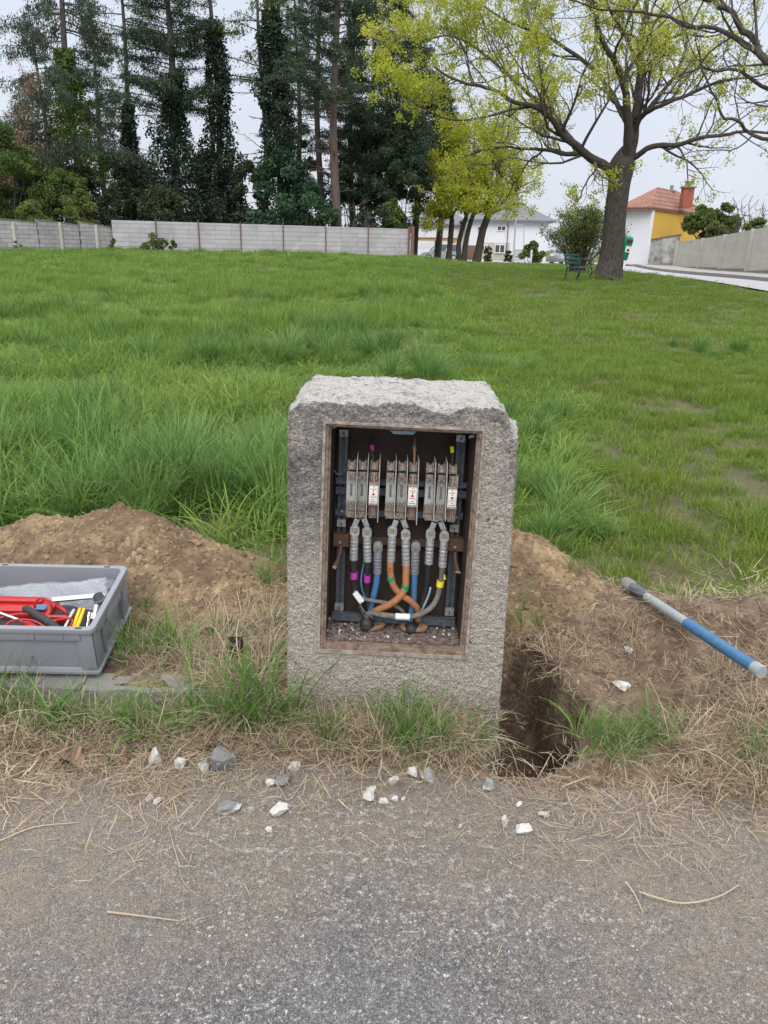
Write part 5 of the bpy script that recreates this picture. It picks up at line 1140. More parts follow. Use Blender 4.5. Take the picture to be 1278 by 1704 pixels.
# ------------------------------------------------------------------ houses
def quad(mb, pts): return mb.add(pts, [(0, 1, 2, 3)])
yh = empty('yellow_house', P(1085, 440, 49), 'small house with one yellow wall, one white wall and a red tiled roof with chimneys', 'house')
c0 = P(1086, 344, 49); cz0 = P(1080, 450, 49).z - 1; cL = P(1034, 350, 51.0); cRr = P(1172, 348, 57); zt = c0.z
def vwall(name, a, b, z0, z1, mat, par, th=.25): d_ = (Vector((b.x, b.y, 0)) - Vector((a.x, a.y, 0))).normalized() * (th + .003); return uvbox(name, (a.x + d_.x, a.y + d_.y), (b.x, b.y), z0, z1, z0, z1, th, mat, par)
vwall('white_wall', cL, c0, cz0, zt, M['render_white'], yh); vwall('yellow_wall', c0, cRr, cz0, zt, M['render_yellow'], yh)
cB = cL + (cRr - c0); vwall('back_wall', cRr, cB, cz0, zt, M['render_white'], yh); vwall('side_wall', cB, cL, cz0, zt, M['render_white'], yh)
def hiproof(name, corners, zt, rise, over, mat, par, f=.30):
    c_ = sum(corners, Vector((0, 0, 0))) / 4; cs = []
    for v in corners: d = (v - c_); d.z = 0; w = v + d.normalized() * over; cs.append(Vector((w.x, w.y, zt)))
    # ridge along the longer side
    e0 = (cs[1] - cs[0]).length; e1 = (cs[2] - cs[1]).length
    if e0 >= e1: m0, m1 = (cs[0] + cs[3]) / 2, (cs[1] + cs[2]) / 2
    else: cs = cs[1:] + cs[:1]; m0, m1 = (cs[0] + cs[3]) / 2, (cs[1] + cs[2]) / 2
    r0 = m0.lerp(m1, f) + Vector((0, 0, rise)); r1 = m0.lerp(m1, 1 - f) + Vector((0, 0, rise))
    V_ = cs + [r0, r1] + [v + Vector((0, 0, -.18)) for v in cs]; F_ = [(0, 1, 5, 4), (2, 3, 4, 5), (1, 2, 5), (3, 0, 4), (6, 7, 8, 9)] + [(i, (i + 1) % 4, 6 + (i + 1) % 4, 6 + i) for i in range(4)]
    mb = MB(); mb.add(V_, F_); o = mb.build(name, mat, par); me = o.data; uv = me.uv_layers.new(name='UVMap')
    for p_ in me.polygons:
        nn_ = p_.normal; ax1 = Vector((0, 0, 1)).cross(nn_); ax1 = ax1.normalized() if ax1.length > .01 else Vector((1, 0, 0)); ax2 = nn_.cross(ax1)
        for li in p_.loop_indices: w = me.vertices[me.loops[li].vertex_index].co; uv.data[li].uv = (w.dot(ax1), w.dot(ax2))
    return o, r0, r1
rf, r0, r1 = hiproof('roof', [c0, cRr, cB, cL], zt, 1.35, .5, M['tiles'], yh, .32)
def chim(px, py0, py1, w, Y, mat, par, cap=True):
    a_, b_ = P(px, py0, Y), P(px, py1, Y); W_ = w * Y / FPX; mb = MB(); mb.box((a_.x, Y, (a_.z + b_.z) / 2), (W_, W_, a_.z - b_.z)); o = mb.build('chimney', mat, par)
    if cap: m2 = MB(); m2.box((a_.x, Y, a_.z + .05), (W_ * 1.25, W_ * 1.25, .10)); m2.box((a_.x, Y, a_.z + .25), (W_ * .5, W_ * .5, .3)); m2.build('chimney_cap', M['kerb'], par)
chim(1145, 313, 345, 15, 52.5, M['brickred'], rf); chim(1117, 319, 332, 8, 54.5, M['posts'], rf)
lw = empty('stained_wall', P(1100, 440, 47), 'short stained white wall between the yellow house and the street wall', 'wall')
A, Bt = P(1083, 400, 47.6), P(1130, 392, 46.4); uvbox('wall_face', (A.x, A.y), (Bt.x, Bt.y), A.z - 2.6, A.z, Bt.z - 2.8, Bt.z, .2, M['stained'], lw)
uvbox('coping', (A.x, A.y - .04), (Bt.x, Bt.y - .04), A.z + .003, A.z + .08, Bt.z + .003, Bt.z + .08, .28, M['posts'], lw)
A0, B0 = P(1074, 440, 47.2), P(1124, 437, 46.0); uvbox('plinth', (A0.x, A0.y), (B0.x, B0.y), A0.z - 2, A0.z, B0.z - 2, B0.z, .2, M['mossy'], lw)

YH = 92
wh_ = empty('white_house', P(850, 430, YH), 'two-storey white house with a grey hipped roof behind the street trees', 'house')
def hp(px, py, Y=YH): return P(px, py, Y)
za = hp(850, 366).z; zb = hp(850, 440).z - 1.2
a0, a1 = hp(795, 366), hp(914, 366); b0 = P(914, 366, YH + 9); b1 = P(792, 366, YH + 9)
a0.x = hp(783, 366).x
for nm, q0, q1, mt in (('front_wall', a0, a1, 'render_white'), ('side_wall', a1, Vector((a1.x, YH + 9, 0)), 'render_white'), ('back_wall', Vector((a1.x, YH + 9, 0)), Vector((a0.x, YH + 9, 0)), 'render_white'), ('end_wall', Vector((a0.x, YH + 9, 0)), a0, 'render_white')): vwall(nm, q0, q1, zb, za, M[mt], wh_)
hiproof('roof', [a0, a1, Vector((a1.x, YH + 9, za)), Vector((a0.x, YH + 9, za))], za, 2.3, 1.0, M['slate'], wh_, .38)
q0, q1 = hp(797, 403), hp(848, 403); vwall('beige_panel', Vector((q0.x, YH - .12, 0)), Vector((q1.x, YH - .12, 0)), zb, q0.z, M['render_beige'], wh_, .1)
def window(px0, py0, px1, py1, Y, par, mull=1):
    a_, b_ = P(px0, py0, Y), P(px1, py1, Y); cx, cz = (a_.x + b_.x) / 2, (a_.z + b_.z) / 2; w_, h_ = b_.x - a_.x, a_.z - b_.z; mb = MB()
    mb.box((cx, Y - .05, a_.z), (w_ + .12, .12, .10)); mb.box((cx, Y - .05, b_.z), (w_ + .12, .12, .10))
    for k in range(mull + 2): mb.box((a_.x + w_ * k / (mull + 1), Y - .05, cz), (.09, .1, h_ - .1))
    o = mb.build('window', M['winframe'], par); m2 = MB(); m2.box((cx, Y - .012, cz), (w_, .02, h_)); m2.build('pane', M['glass'], o)
window(828, 376, 841, 384, YH, wh_); window(824, 407, 839, 421, YH - .15, wh_); window(802, 408, 810, 417, YH - .15, wh_); window(795, 377, 803, 384, YH, wh_)
mb = MB(); q0 = P(846.5, 368, YH - .2); mb.cyl(q0, (q0.x, q0.y, zb), .05, 8); mb.build('downpipe', M['posts'], wh_)
nb = empty('annex_house', P(740, 430, 98), 'low white building behind the timber carport left of the white house', 'house')
q0, q1 = P(668, 372, 98), P(785, 372, 98); vwall('front_wall', q0, q1, P(700, 440, 98).z - 2, q0.z, M['render_white'], nb); vwall('back_wall', Vector((q1.x, 106, 0)), Vector((q0.x, 106, 0)), P(700, 440, 98).z - 2, q0.z, M['render_white'], nb)
hiproof('roof', [q0, q1, Vector((q1.x, 106, q0.z)), Vector((q0.x, 106, q0.z))], q0.z, 1.8, .6, M['slate'], nb, .3)
window(727, 378, 733, 384, 98, nb); window(704, 376, 712, 383, 98, nb)
mb = MB(); q = P(733, 372, 97.9); mb.box((q.x, 97.85, q.z - 1.5), (.08, .06, 3)); mb.build('downpipe', M['gate'], nb)
cp = empty('timber_carport', P(730, 430, 93), 'timber carport frame standing beside the parked silver car', 'carport')
A, Bt = P(697, 398, 93), P(762, 399, 93); mb = MB(); mb.box(((A.x + Bt.x) / 2, 93, A.z), (Bt.x - A.x, .2, .28)); mb.box(((A.x + Bt.x) / 2, 96, A.z), (Bt.x - A.x, .2, .28)); mb.box(((A.x + Bt.x) / 2, 94.5, A.z + .2), (Bt.x - A.x + .4, 3.4, .08)); mb.build('carport_roof', M['wood'], cp)
for px in (692, 757, 760):
    for Y in (93, 96): q = P(px if px != 760 else 727, 400, 93); mb = MB(); mb.box((q.x, Y, q.z - 1.5), (.16, .16, 2.9)); mb.build('post', M['wood'], cp)
gd = MB(); A, Bt = P(682, 413, 90), P(768, 414, 90); gd.box(((A.x + Bt.x) / 2, 90, A.z - .9), (Bt.x - A.x, .15, 1.8)); gd.box(((A.x + Bt.x) / 2, 90, A.z + .03), (Bt.x - A.x + .1, .2, .06)); tag(gd.build('low_wall', M['render_white'], None, origin=(A.x, 90, 0)), 'low white garden wall behind the silver car', 'wall')
fn = MB(); A, Bt = P(770, 408, 89), P(793, 408, 89)
for i in range(16): t = i / 15; fn.box((lerp(A.x, Bt.x, t), 89, A.z - .95), (.10, .04, 1.9))
fn.box(((A.x + Bt.x) / 2, 89.04, A.z - .3), (Bt.x - A.x, .04, .08)); fn.box(((A.x + Bt.x) / 2, 89.04, A.z - 1.3), (Bt.x - A.x, .04, .08)); tag(fn.build('board_fence', M['posts'], None, origin=(A.x, 89, 0)), 'short reddish board fence between the street tree trunks', 'fence')
gt = MB(); A, Bt = P(857, 416, 88), P(870, 416, 88)
for i in range(10): t = i / 9; gt.box((lerp(A.x, Bt.x, t), 88, A.z - .75), (.03, .03, 1.5))
for dz in (0, -.7, -1.45): gt.box(((A.x + Bt.x) / 2, 88, A.z + dz), (Bt.x - A.x, .05, .06))
tag(gt.build('garden_gate', M['gate'], None, origin=(A.x, 88, 0)), 'dark metal garden gate beside the tall lamp post', 'gate')
lp = empty('lamp_post', P(855, 435, 80), 'tall slim grey street lamp in front of the white house', 'lamp post'); t_p, b_p = P(859.5, 340, 80), P(854, 438, 80)
mb = MB(); mb.tube([b_p + Vector((0, 0, -.6)), t_p + Vector((0, 0, 2))], [.10, .06], 10); mb.build('pole', M['lampgrey'], lp, True); mb = MB(); mb.box(t_p + Vector((.3, 0, 2.05)), (.8, .22, .12), None, 0, .03); mb.build('lamp_head', M['lampgrey'], lp)
lp = empty('lamp_post', P(872, 425, 86), 'short street lamp with a bent arm against the white side of the house', 'lamp post'); t_p, b_p = P(872, 378, 86), P(871, 430, 86)
mb = MB(); mb.tube([b_p, t_p, t_p + Vector((-.15, 0, .15)), t_p + Vector((-.45, 0, .2))], .05, 8); mb.build('pole', M['lampgrey'], lp, True); mb = MB(); mb.box(t_p + Vector((-.55, 0, .2)), (.45, .2, .1), None, 0, .02); mb.build('lamp_head', M['lampgrey'], lp)
mb = MB(); q = P(884, 425, 70); mb.tube([q + Vector((0, 0, -.8)), q + Vector((0, 0, .40)), q + Vector((0, 0, .45))], [.09, .09, .03], 10); tag(mb.build('bollard', M['render_white'], None, True, origin=q), 'white bollard in front of the round green bush', 'bollard')

# ------------------------------------------------------------------ cars
def car(root, cx, cy, cz, rz, prof, paint, L_=4.3, Wc=1.8):
    """prof: side outline (x, z), nose at -x"""
    rt = Matrix.Rotation(rz, 3, 'Z'); T_ = lambda x_, y_, z_: Vector((cx, cy, cz)) + rt @ Vector((x_, y_, z_))
    body, cab = prof
    def ext_(name, pl, w0, w1, mat, par):
        zs = [p_[1] for p_ in pl]; zm, zM = min(zs), max(zs); mb = MB(); n = len(pl); rings = []
        for s_, in_ in ((-1, .10), (-1, 0), (1, 0), (1, .10)):
            ring = []
            for x_, z_ in pl:
                t = (z_ - zm) / (zM - zm); w_ = lerp(w0, w1, t) / 2; cxm = sum(p_[0] for p_ in pl) / n; f = 1 - in_ * .25
                ring.append(T_(cxm + (x_ - cxm) * f if in_ else x_, s_ * (w_ if in_ else w_ - .06), z_ if not in_ else lerp(z_, (zm + zM) / 2, .10)))
            rings.append(ring)
        rings = [rings[0], rings[1], rings[2], rings[3]]; loft(mb, rings, cap0=True, cap1=True); return mb.build(name, mat, par, True)
    b = ext_('body', body, Wc, Wc * .96, paint, root); g = ext_('greenhouse', cab, Wc * .93, Wc * .74, paint, root)
    m_ = MB(); xs_ = [p_[0] for p_ in cab]; z0, z1 = min(p_[1] for p_ in cab) + .05, max(p_[1] for p_ in cab) - .10
    x0, x1 = cab[0][0] + .25, cab[-1][0] - .15; xt0, xt1 = cab[1][0] + .12, cab[-2][0] - .08
    for s_ in (-1, 1):
        for fa, fb_ in ((0, .46), (.50, .97)):
            q = [T_(lerp(x0, x1, fa), s_ * Wc * .468, z0), T_(lerp(x0, x1, fb_), s_ * Wc * .468, z0), T_(lerp(xt0, xt1, fb_), s_ * Wc * .392, z1), T_(lerp(xt0, xt1, fa), s_ * Wc * .392, z1)]
            w = MB(); w.prism(q, rt @ Vector((0, 0, 0)), rt @ Vector((0, s_ * .02, 0))); w.build('side_window', M['glass'], root)
    for (xa, xb, nm) in ((cab[0][0] + .03, cab[1][0] + .03, 'windscreen'), (cab[-1][0] - .03, cab[-2][0] - .03, 'rear_window')):
        sg = -1 if nm == 'windscreen' else 1; q = [T_(xa, -Wc * .40, z0), T_(xa, Wc * .40, z0), T_(xb, Wc * .34, z1 + .03), T_(xb, -Wc * .34, z1 + .03)]; w = MB(); w.prism(q, (0, 0, 0), rt @ Vector((sg * .05, 0, .03))); w.build(nm, M['glass'], root)
    for x_ in (-L_ * .31, L_ * .31):
        for s_ in (-1, 1):
            w = MB(); c_ = T_(x_, s_ * (Wc / 2 - .10), .32); dr = rt @ Vector((0, s_, 0)); w.tube([c_ - dr * .11, c_ - dr * .09, c_ + dr * .10, c_ + dr * .12], [.29, .32, .32, .29], 20); o = w.build('wheel', M['tyre'], root, True)
            w = MB(); w.tube([c_ + dr * .121, c_ + dr * .13], [.20, .17], 14); w.build('rim', M['lampgrey'], o, True)
    for s_ in (-1, 1):
        w = MB(); w.box(T_(-L_ / 2 + .10, s_ * .62, .68), (.14, .30, .15), rt, 0, .03); w.build('headlight', M['winframe'], root); w = MB(); w.box(T_(L_ / 2 - .06, s_ * .70, .85), (.10, .16, .28), rt, 0, .02); w.build('tail_light', M['redplastic'], root)
        w = MB(); w.box(T_(cab[0][0] + .35, s_ * (Wc / 2 + .06), 1.0), (.12, .16, .11), rt, 0, .03); w.build('mirror', paint, root)
P1 = ([(-2.15, .22), (-2.17, .55), (-2.05, .78), (-1.15, .98), (2.05, 1.0), (2.13, .8), (2.15, .25)], [(-1.20, .95), (-.35, 1.62), (.1, 1.74), (1.75, 1.74), (2.02, 1.55), (2.12, .95)])
P2 = ([(-2.1, .22), (-2.15, .5), (-2.02, .74), (-1.1, .92), (1.95, .95), (2.1, .75), (2.1, .25)], [(-1.15, .90), (-.35, 1.42), (0, 1.48), (1.1, 1.47), (1.5, 1.35), (2.0, .92)])
q = P(733, 431, 84); c1 = empty('parked_car', (q.x, 84, q.z), 'silver high-roofed car parked beyond the meadow by the timber carport', 'car'); car(c1, q.x, 84, q.z - .15, 0, P1, M['carsilver'])
q = P(943, 437, 62); c2 = empty('parked_car', (q.x, 62, q.z), 'grey car parked behind the green bench, mostly hidden by the shrub', 'car'); car(c2, q.x, 62, q.z - .15, R(62), P2, M['cardark'])

# ------------------------------------------------------------------ trees and shrubs
def leaves(C, size, rg, aspect=.55, down=0.0, out=None, tint=None, jit=.35):
    """one small kite-shaped leaf (or needle spray) per point"""
    C = np.asarray(C, float); n = len(C); sz = size * (.6 + .8 * rg.random(n))[:, None]
    a = rg.normal(0, 1, (n, 3)); a[:, 2] -= down * 2.2
    if out is not None: a = a + out * 1.6
    a /= np.linalg.norm(a, axis=1)[:, None]; b = np.cross(a, rg.normal(0, 1, (n, 3))); b /= np.linalg.norm(b, axis=1)[:, None] + 1e-9
    c = np.cross(a, b)
    V = np.stack([C - a * sz * .5, C + b * sz * aspect * .5 + c * sz * .12, C + a * sz * .5, C - b * sz * aspect * .5 + c * sz * .12], 1).reshape(-1, 3)
    F = np.arange(n * 4).reshape(-1, 4); t = np.clip((tint if tint is not None else .45) + rg.normal(0, jit * .6, n), 0, 1)
    return V, F, np.repeat(t, 4)
class Bag:
    def __init__(s): s.V = []; s.F = []; s.T = []; s.n = 0
    def add(s, V, F, T): s.V.append(V); s.F.append(F + s.n); s.T.append(T); s.n += len(V); return s
    def build(s, name, mat, par): return npmesh(name, np.concatenate(s.V), np.concatenate(s.F), mat, par, attrs={'tint': np.concatenate(s.T)})
def twigs(polys, n=4):
    """many tapering tubes in one go: list of (pts (k,3), radii (k))"""
    b = Bag(); an = np.arange(n) / n * 2 * np.pi
    for pts, rad in polys:
        pts = np.asarray(pts, float); k = len(pts); d = np.gradient(pts, axis=0); d /= np.linalg.norm(d, axis=1)[:, None] + 1e-9
        u = np.array([0, 0, 1.0]) if abs(d[0, 2]) < .9 else np.array([1.0, 0, 0]); a = np.cross(d, u); a /= np.linalg.norm(a, axis=1)[:, None] + 1e-9; c = np.cross(a, d)
        V = pts[:, None, :] + (a[:, None, :] * np.cos(an)[None, :, None] + c[:, None, :] * np.sin(an)[None, :, None]) * np.asarray(rad)[:, None, None]
        i = (np.arange(k - 1) * n)[:, None]; j = np.arange(n)[None, :]; F = np.stack([i + j, i + (j + 1) % n, i + n + (j + 1) % n, i + n + j], -1).reshape(-1, 4)
        b.add(V.reshape(-1, 3), F, np.zeros(k * n))
    return b
def nrm(v): return v / (np.linalg.norm(v) + 1e-9)
def base_at(px, Y, z=.55): q = P(px, 420, Y); return np.array([q.x, Y, z])
def zat(px, py, Y): return P(px, py, Y).z

def conifer(px, Y, h, z0, L, nb, mat, label, seed, dens=1.0, size=.11, droop=.5, hang=.6, r0=.28, ivy=None, lean=0.0, flat=.45, bark='barkg', dead=0, gap=.0, cat='conifer tree', top_pow=.8):
    rg = np.random.default_rng(seed); B = base_at(px, Y); root = empty('conifer', B, label, cat, 'tall trees behind the panel wall')
    ax = lambda z: np.array([B[0] + lean * z + .15 * math.sin(z * .4 + seed), B[1] + .1 * math.cos(z * .3), B[2] + z])
    nb = int(nb * 1.35); zs = np.linspace(-.5, h, 16); polys = [(np.array([ax(z) for z in zs]), r0 * (1 - np.clip(zs / h, 0, 1)) ** .8 + .02)]
    wood = twigs(polys, 8); br = []; bag = Bag()
    for i in range(nb + dead):
        isdead = i >= nb; z = (z0 + (h - z0) * rg.random() ** 1.0) if not isdead else lerp(z0 * .25, z0 * 1.1, rg.random())
        f = (z - z0) / (h - z0); ln = (L * (1 - max(f, 0)) ** top_pow + .35) * (.65 + .5 * rg.random()) if not isdead else L * (.25 + .5 * rg.random())
        az = rg.random() * 6.283; p = ax(z); d = np.array([math.cos(az), math.sin(az), .25 - droop * .3]); pts = [p]; k = 6
        for s in range(k): d = nrm(d + np.array([rg.normal(0, .10), rg.normal(0, .10), -droop * .16 + .05 * s * droop + rg.normal(0, .05)])); p = p + d * ln / k; pts.append(p)
        pts = np.array(pts); br.append((pts, np.linspace(.05 if not isdead else .035, .012, k + 1)))
        for s in range(2, k + 1):          # side twigs
            for sd in (-1, 1):
                if rg.random() < .75:
                    q = pts[s]; dd = nrm(np.cross(pts[s] - pts[s - 1], [0, 0, 1]) * sd + (pts[s] - pts[s - 1]) * 1.5 + [0, 0, -hang * .25]); l2 = ln * .28 * rg.random() + .15; br.append((np.array([q, q + dd * l2 * .5, q + dd * l2 + [0, 0, -hang * .12 * l2]]), np.array([.016, .012, .007])))
                    if not isdead: m = int(11 * dens * l2 / .4) + 2; t = rg.random(m)[:, None]; C = q + dd * l2 * t + rg.normal(0, .09, (m, 3)); C[:, 2] -= rg.random(m) * hang * .45; bag.add(*leaves(C, size, rg, .34, hang, None, rg.random() * .8))
        if isdead: continue
        m = int(100 * dens * ln); t = rg.random(m) ** .7 * .9 + .1 if gap == 0 else gap + (1 - gap) * rg.random(m); idx = np.clip((t * k).astype(int), 0, k - 1); fr = (t * k - idx)[:, None]
        C = pts[idx] * (1 - fr) + pts[idx + 1] * fr; sp = flat * (.35 + .5 * ln / max(L, .1)); perp = nrm(np.cross(pts[-1] - pts[0], [0, 0, 1])); C = C + perp[None, :] * rg.normal(0, sp, m)[:, None] * (1.1 - t)[:, None] * 1.2
        C[:, 2] += rg.normal(0, .20, m) - rg.random(m) * hang * .55; kk = vnoise3(C, 1.1, seed) > .30; C = C[kk]
        if len(C): bag.add(*leaves(C, size, rg, .34, hang, None, rg.random() * .9))
    w2 = twigs(br, 3); wood.V += w2.V; wood.F += [f + wood.n for f in w2.F]; wood.T += w2.T; wood.build('trunk', M[bark], root); bag.build('crown', M[mat], root)
    for iv in (ivy or []):
        za, zb, ra, rb_, im, cnt = iv; ib = Bag(); m = int(cnt * 3.0); z = za + (zb - za) * rg.random(m); an = rg.random(m) * 6.283; rr = np.interp(z, [za, zb], [ra, rb_]) * (.30 + .75 * rg.random(m) ** .5)
        rr = rr * (1 + 1.0 * (vn(an * 1.6 + seed, z * .7) - .5) + .9 * (vn(an * 3, z * 1.9 + seed) - .5)); ctr = np.array([ax(q) for q in z]); C = ctr + np.stack([np.cos(an) * rr, np.sin(an) * rr, rg.normal(0, .1, m)], -1)
        o_ = np.stack([np.cos(an), np.sin(an), -.2 + 0 * an], -1); ib.add(*leaves(C, .15, rg, .9, .2, o_ * .5, vn(an * 2, z * 1.5), .18)); ib.build('ivy', M[im], root)
    return root
def vnoise3(C, s, seed): return (vn(C[:, 0] * s + seed, C[:, 2] * s) + vn(C[:, 1] * s + seed * 2, C[:, 2] * s + 40) + vn(C[:, 0] * s + 9, C[:, 1] * s)) / 3

def shrub(px, py0, py1, halfw, Y, mat, label, seed, name='shrub', cat='shrub', n=5000, size=.16, cone=0.0, group=None, aspect=.6, stems=7, bark='bark', depth=None, zb=None, thr=.36, blobs=None):
    rg = np.random.default_rng(seed); c = P(px, (py0 + py1) / 2, Y); zt = zat(px, py0, Y); zb_ = zat(px, py1, Y) if zb is None else zb; Wd = halfw * Y / FPX; Dp = depth or Wd * .8
    root = empty(name, (c.x, Y, zb_), label, cat, group); bag = Bag(); hz = (zt - zb_)
    # clumps of foliage over the surface of an uneven body
    nb = blobs or 26; B_ = []
    for i in range(nb):
        u = rg.random(); an = rg.random() * 6.283; f = math.sqrt(max(0, 1 - (2 * abs(u - .42)) ** 2 * .9)) if cone == 0 else (1 - u) ** cone + .08
        B_.append((c.x + math.cos(an) * Wd * f * .72 * (.5 + .5 * rg.random()), Y + math.sin(an) * Dp * f * .72 * (.5 + .5 * rg.random()), zb_ + hz * (.06 + .86 * u), Wd * (.20 + .20 * rg.random()) * (1 - .4 * u), rg.random()))
    n = int(n * 1.9); per = max(1, n // nb)
    for (x, y, z, r, ti) in B_:
        v = rg.normal(0, 1, (per, 3)); v /= np.linalg.norm(v, axis=1)[:, None]; rr = r * (.35 + .75 * rg.random(per) ** .6); C = np.array([x, y, z]) + v * rr[:, None] * [1, 1, .8]
        k = (vnoise3(C, 2.4 / max(r, .3), seed) > thr) & (C[:, 2] > zb_ - .1); C = C[k]; 
        if len(C): bag.add(*leaves(C, size, rg, aspect, .1, v[k] * .6, ti * .7 + .15))
    bag.build('crown', M[mat], root); st_ = []
    for i in range(stems):
        x, y, z, r, ti = B_[rg.integers(nb)]; p0 = np.array([c.x + rg.normal(0, Wd * .10), Y + rg.normal(0, Wd * .1), zb_ - .3]); p1 = np.array([x, y, z]); m_ = (p0 + p1) / 2 + rg.normal(0, Wd * .08, 3); st_.append((np.array([p0, m_, p1]), np.array([.05, .035, .015]) * min(1, Wd)))
    twigs(st_, 5).build('trunk', M[bark], root); return root

GT = 'tall trees behind the panel wall'
conifer(186, 68, 19, 4.0, 3.2, 60, 'pine', 'dark conifer standing back between the loose spruce and the thin sparse tree', 15, dens=.8, size=.19, droop=.35, hang=.3)
conifer(500, 68, 21, 6.0, 3.0, 52, 'pine', 'dark conifer standing back between the broad ivy column and the slender pine', 16, dens=.8, size=.19, droop=.25, hang=.25)
conifer(100, 64, 17, 3.0, 3.2, 56, 'spruce', 'spruce standing back left of the loose hanging spruce', 17, dens=.8, size=.19, droop=.5, hang=.5)
conifer(147, 54, 22, 6.0, 5.6, 62, 'spruce', 'tall loose spruce with hanging twigs and yellow-green ivy halfway up, leftmost of the tall trees', 1, dens=.75, size=.17, droop=.75, hang=1.0, r0=.34, gap=.35, ivy=[(4.2, 12, 1.7, .55, 'ivylight', 2600), (0, 5.2, 1.2, 1.0, 'ivy', 2200)], dead=10)
conifer(236, 57, 21, 8.0, 3.6, 34, 'larch', 'thin tree with sparse fresh green foliage between the loose spruce and the dense pine', 2, dens=.5, size=.13, droop=.4, hang=.3, r0=.24, ivy=[(0, 9.5, 1.2, .38, 'ivy', 3200)], dead=14)
conifer(305, 53, 21, 8.2, 3.3, 78, 'pine', 'dense dark pine with thick ivy at its foot, third tall tree from the left', 3, dens=1.25, size=.15, droop=.15, hang=.15, r0=.34, ivy=[(0, 10.5, 1.9, .65, 'ivy', 5200)], dead=18)
conifer(373, 55, 23, 12.5, 1.9, 30, 'larch', 'thin-topped tree wrapped in a dark ivy column, right of the dense pine', 4, dens=.45, size=.18, droop=.3, hang=.3, r0=.24, ivy=[(0, 6.5, 1.75, 1.15, 'ivy', 4200), (6.5, 14, 1.05, .42, 'ivy', 2600)], dead=22)
conifer(445, 58, 22, 10.5, 4.0, 30, 'larch', 'slim half-bare larch beside the tall ivy column', 5, dens=.32, size=.17, droop=.35, hang=.25, r0=.2, dead=46)
conifer(466, 54, 20, 14.5, 1.8, 26, 'larch', 'broad column of ivy with fresh green twigs at its top, fifth trunk from the left', 6, dens=.6, size=.15, droop=.3, hang=.3, r0=.26, ivy=[(5.2, 14.3, 1.35, .55, 'ivy', 4600), (13, 19, .55, .3, 'ivylight', 700), (0, 5.4, 1.0, 1.2, 'ivy', 1500)], dead=12)
conifer(533, 60, 23, 10.5, 3.0, 52, 'pine', 'slender pine with dark bare trunk left of the pale-trunked pine', 7, dens=1.0, size=.15, droop=.1, hang=.1, r0=.26, gap=.3, dead=18)
conifer(559, 51.5, 22, 8.4, 3.9, 84, 'pine', 'tall pine with a pale bare trunk rising from the panel wall', 8, dens=1.15, size=.15, droop=.15, hang=.1, r0=.30, gap=.25, bark='barkp', dead=22)
conifer(615, 59, 20.5, 6.0, 3.7, 95, 'pine', 'dense dark pine right of the pale-trunked pine', 9, dens=1.2, size=.17, droop=.2, hang=.15, dead=20)
conifer(657, 56, 15.9, 3.2, 3.1, 85, 'pine', 'pointed dark conifer just left of the yellow-green maple branches', 10, dens=1.2, size=.17, droop=.35, hang=.3, dead=10)
conifer(692, 60, 15.0, 5.0, 3.0, 85, 'pine', 'dark conifer seen through the left edge of the maple blossom', 11, dens=1.15, size=.18, droop=.35, hang=.3)
conifer(730, 66, 12.5, 6.2, 2.8, 60, 'pine', 'lower dark conifer behind the maple blossom, rightmost of the row', 12, dens=1.1, size=.19, droop=.35, hang=.3)
conifer(70, 60, 11.0, 2.0, 1.9, 36, 'spruce', 'small dark spruce at the far left in front of the budding tree', 13, dens=1.0, size=.15, droop=.5, hang=.5)
conifer(585, 64, 17, 4.0, 3.2, 50, 'pine', 'dark pine standing further back between the two large pines', 14, dens=1.0, size=.19, droop=.2, hang=.2)

def bare_tree(px, Y, h, w, mat, label, seed, n=14, name='tree', leafn=1800, size=.12, spread=.5, bark='buff', r=.10):
    rg = np.random.default_rng(seed); B = base_at(px, Y); root = empty(name, B, label, 'tree'); ps = []; pts_all = []
    for i in range(n):
        az = rg.random() * 6.283; d = nrm(np.array([math.cos(az) * spread, math.sin(az) * spread, 1.2])); p = B + [rg.normal(0, w * .08), rg.normal(0, .2), -.4]; pts = [p]; L_ = h * (.6 + .4 * rg.random())
        for s in range(6): d = nrm(d + rg.normal(0, .13, 3) + [0, 0, .06]); p = p + d * L_ / 6; pts.append(p)
        pts = np.array(pts); ps.append((pts, np.linspace(r, .012, 7)))
        for k in range(14):
            s = rg.integers(2, 7); q = pts[s]; dd = nrm(rg.normal(0, 1, 3) + [0, 0, .9]); l2 = L_ * .16 * (.4 + rg.random()); e = q + dd * l2; ps.append((np.array([q, (q + e) / 2 + rg.normal(0, .08, 3), e]), np.array([.02, .014, .007]))); pts_all.append((q, e))
    twigs(ps, 3).build('trunk', M['barkg' if bark == 'buff' else bark], root); bag = Bag(); idx = rg.integers(len(pts_all), size=leafn); a_ = np.array([pts_all[i][0] for i in idx]); b_ = np.array([pts_all[i][1] for i in idx]); t = rg.random(leafn)[:, None]
    bag.add(*leaves(a_ * (1 - t) + b_ * t + rg.normal(0, .12, (leafn, 3)), size, rg)); bag.build('crown', M[mat], root); return root
bare_tree(8, 52, 10.6, 5, 'buff', 'tall brownish budding tree at the far left behind the green shrubs', 21, 44, leafn=42000, size=.13)
bare_tree(62, 56, 9.6, 4, 'buff', 'second brownish budding tree just right of the leftmost one', 22, 30, leafn=22000, size=.13)
bare_tree(606, 49.5, 4.6, 1.6, 'bushg', 'pale bare-stemmed sapling in front of the dark trees right of the pine', 23, 7, leafn=160, size=.10, spread=.35, r=.035)
GS = 'shrubs showing over the far walls'
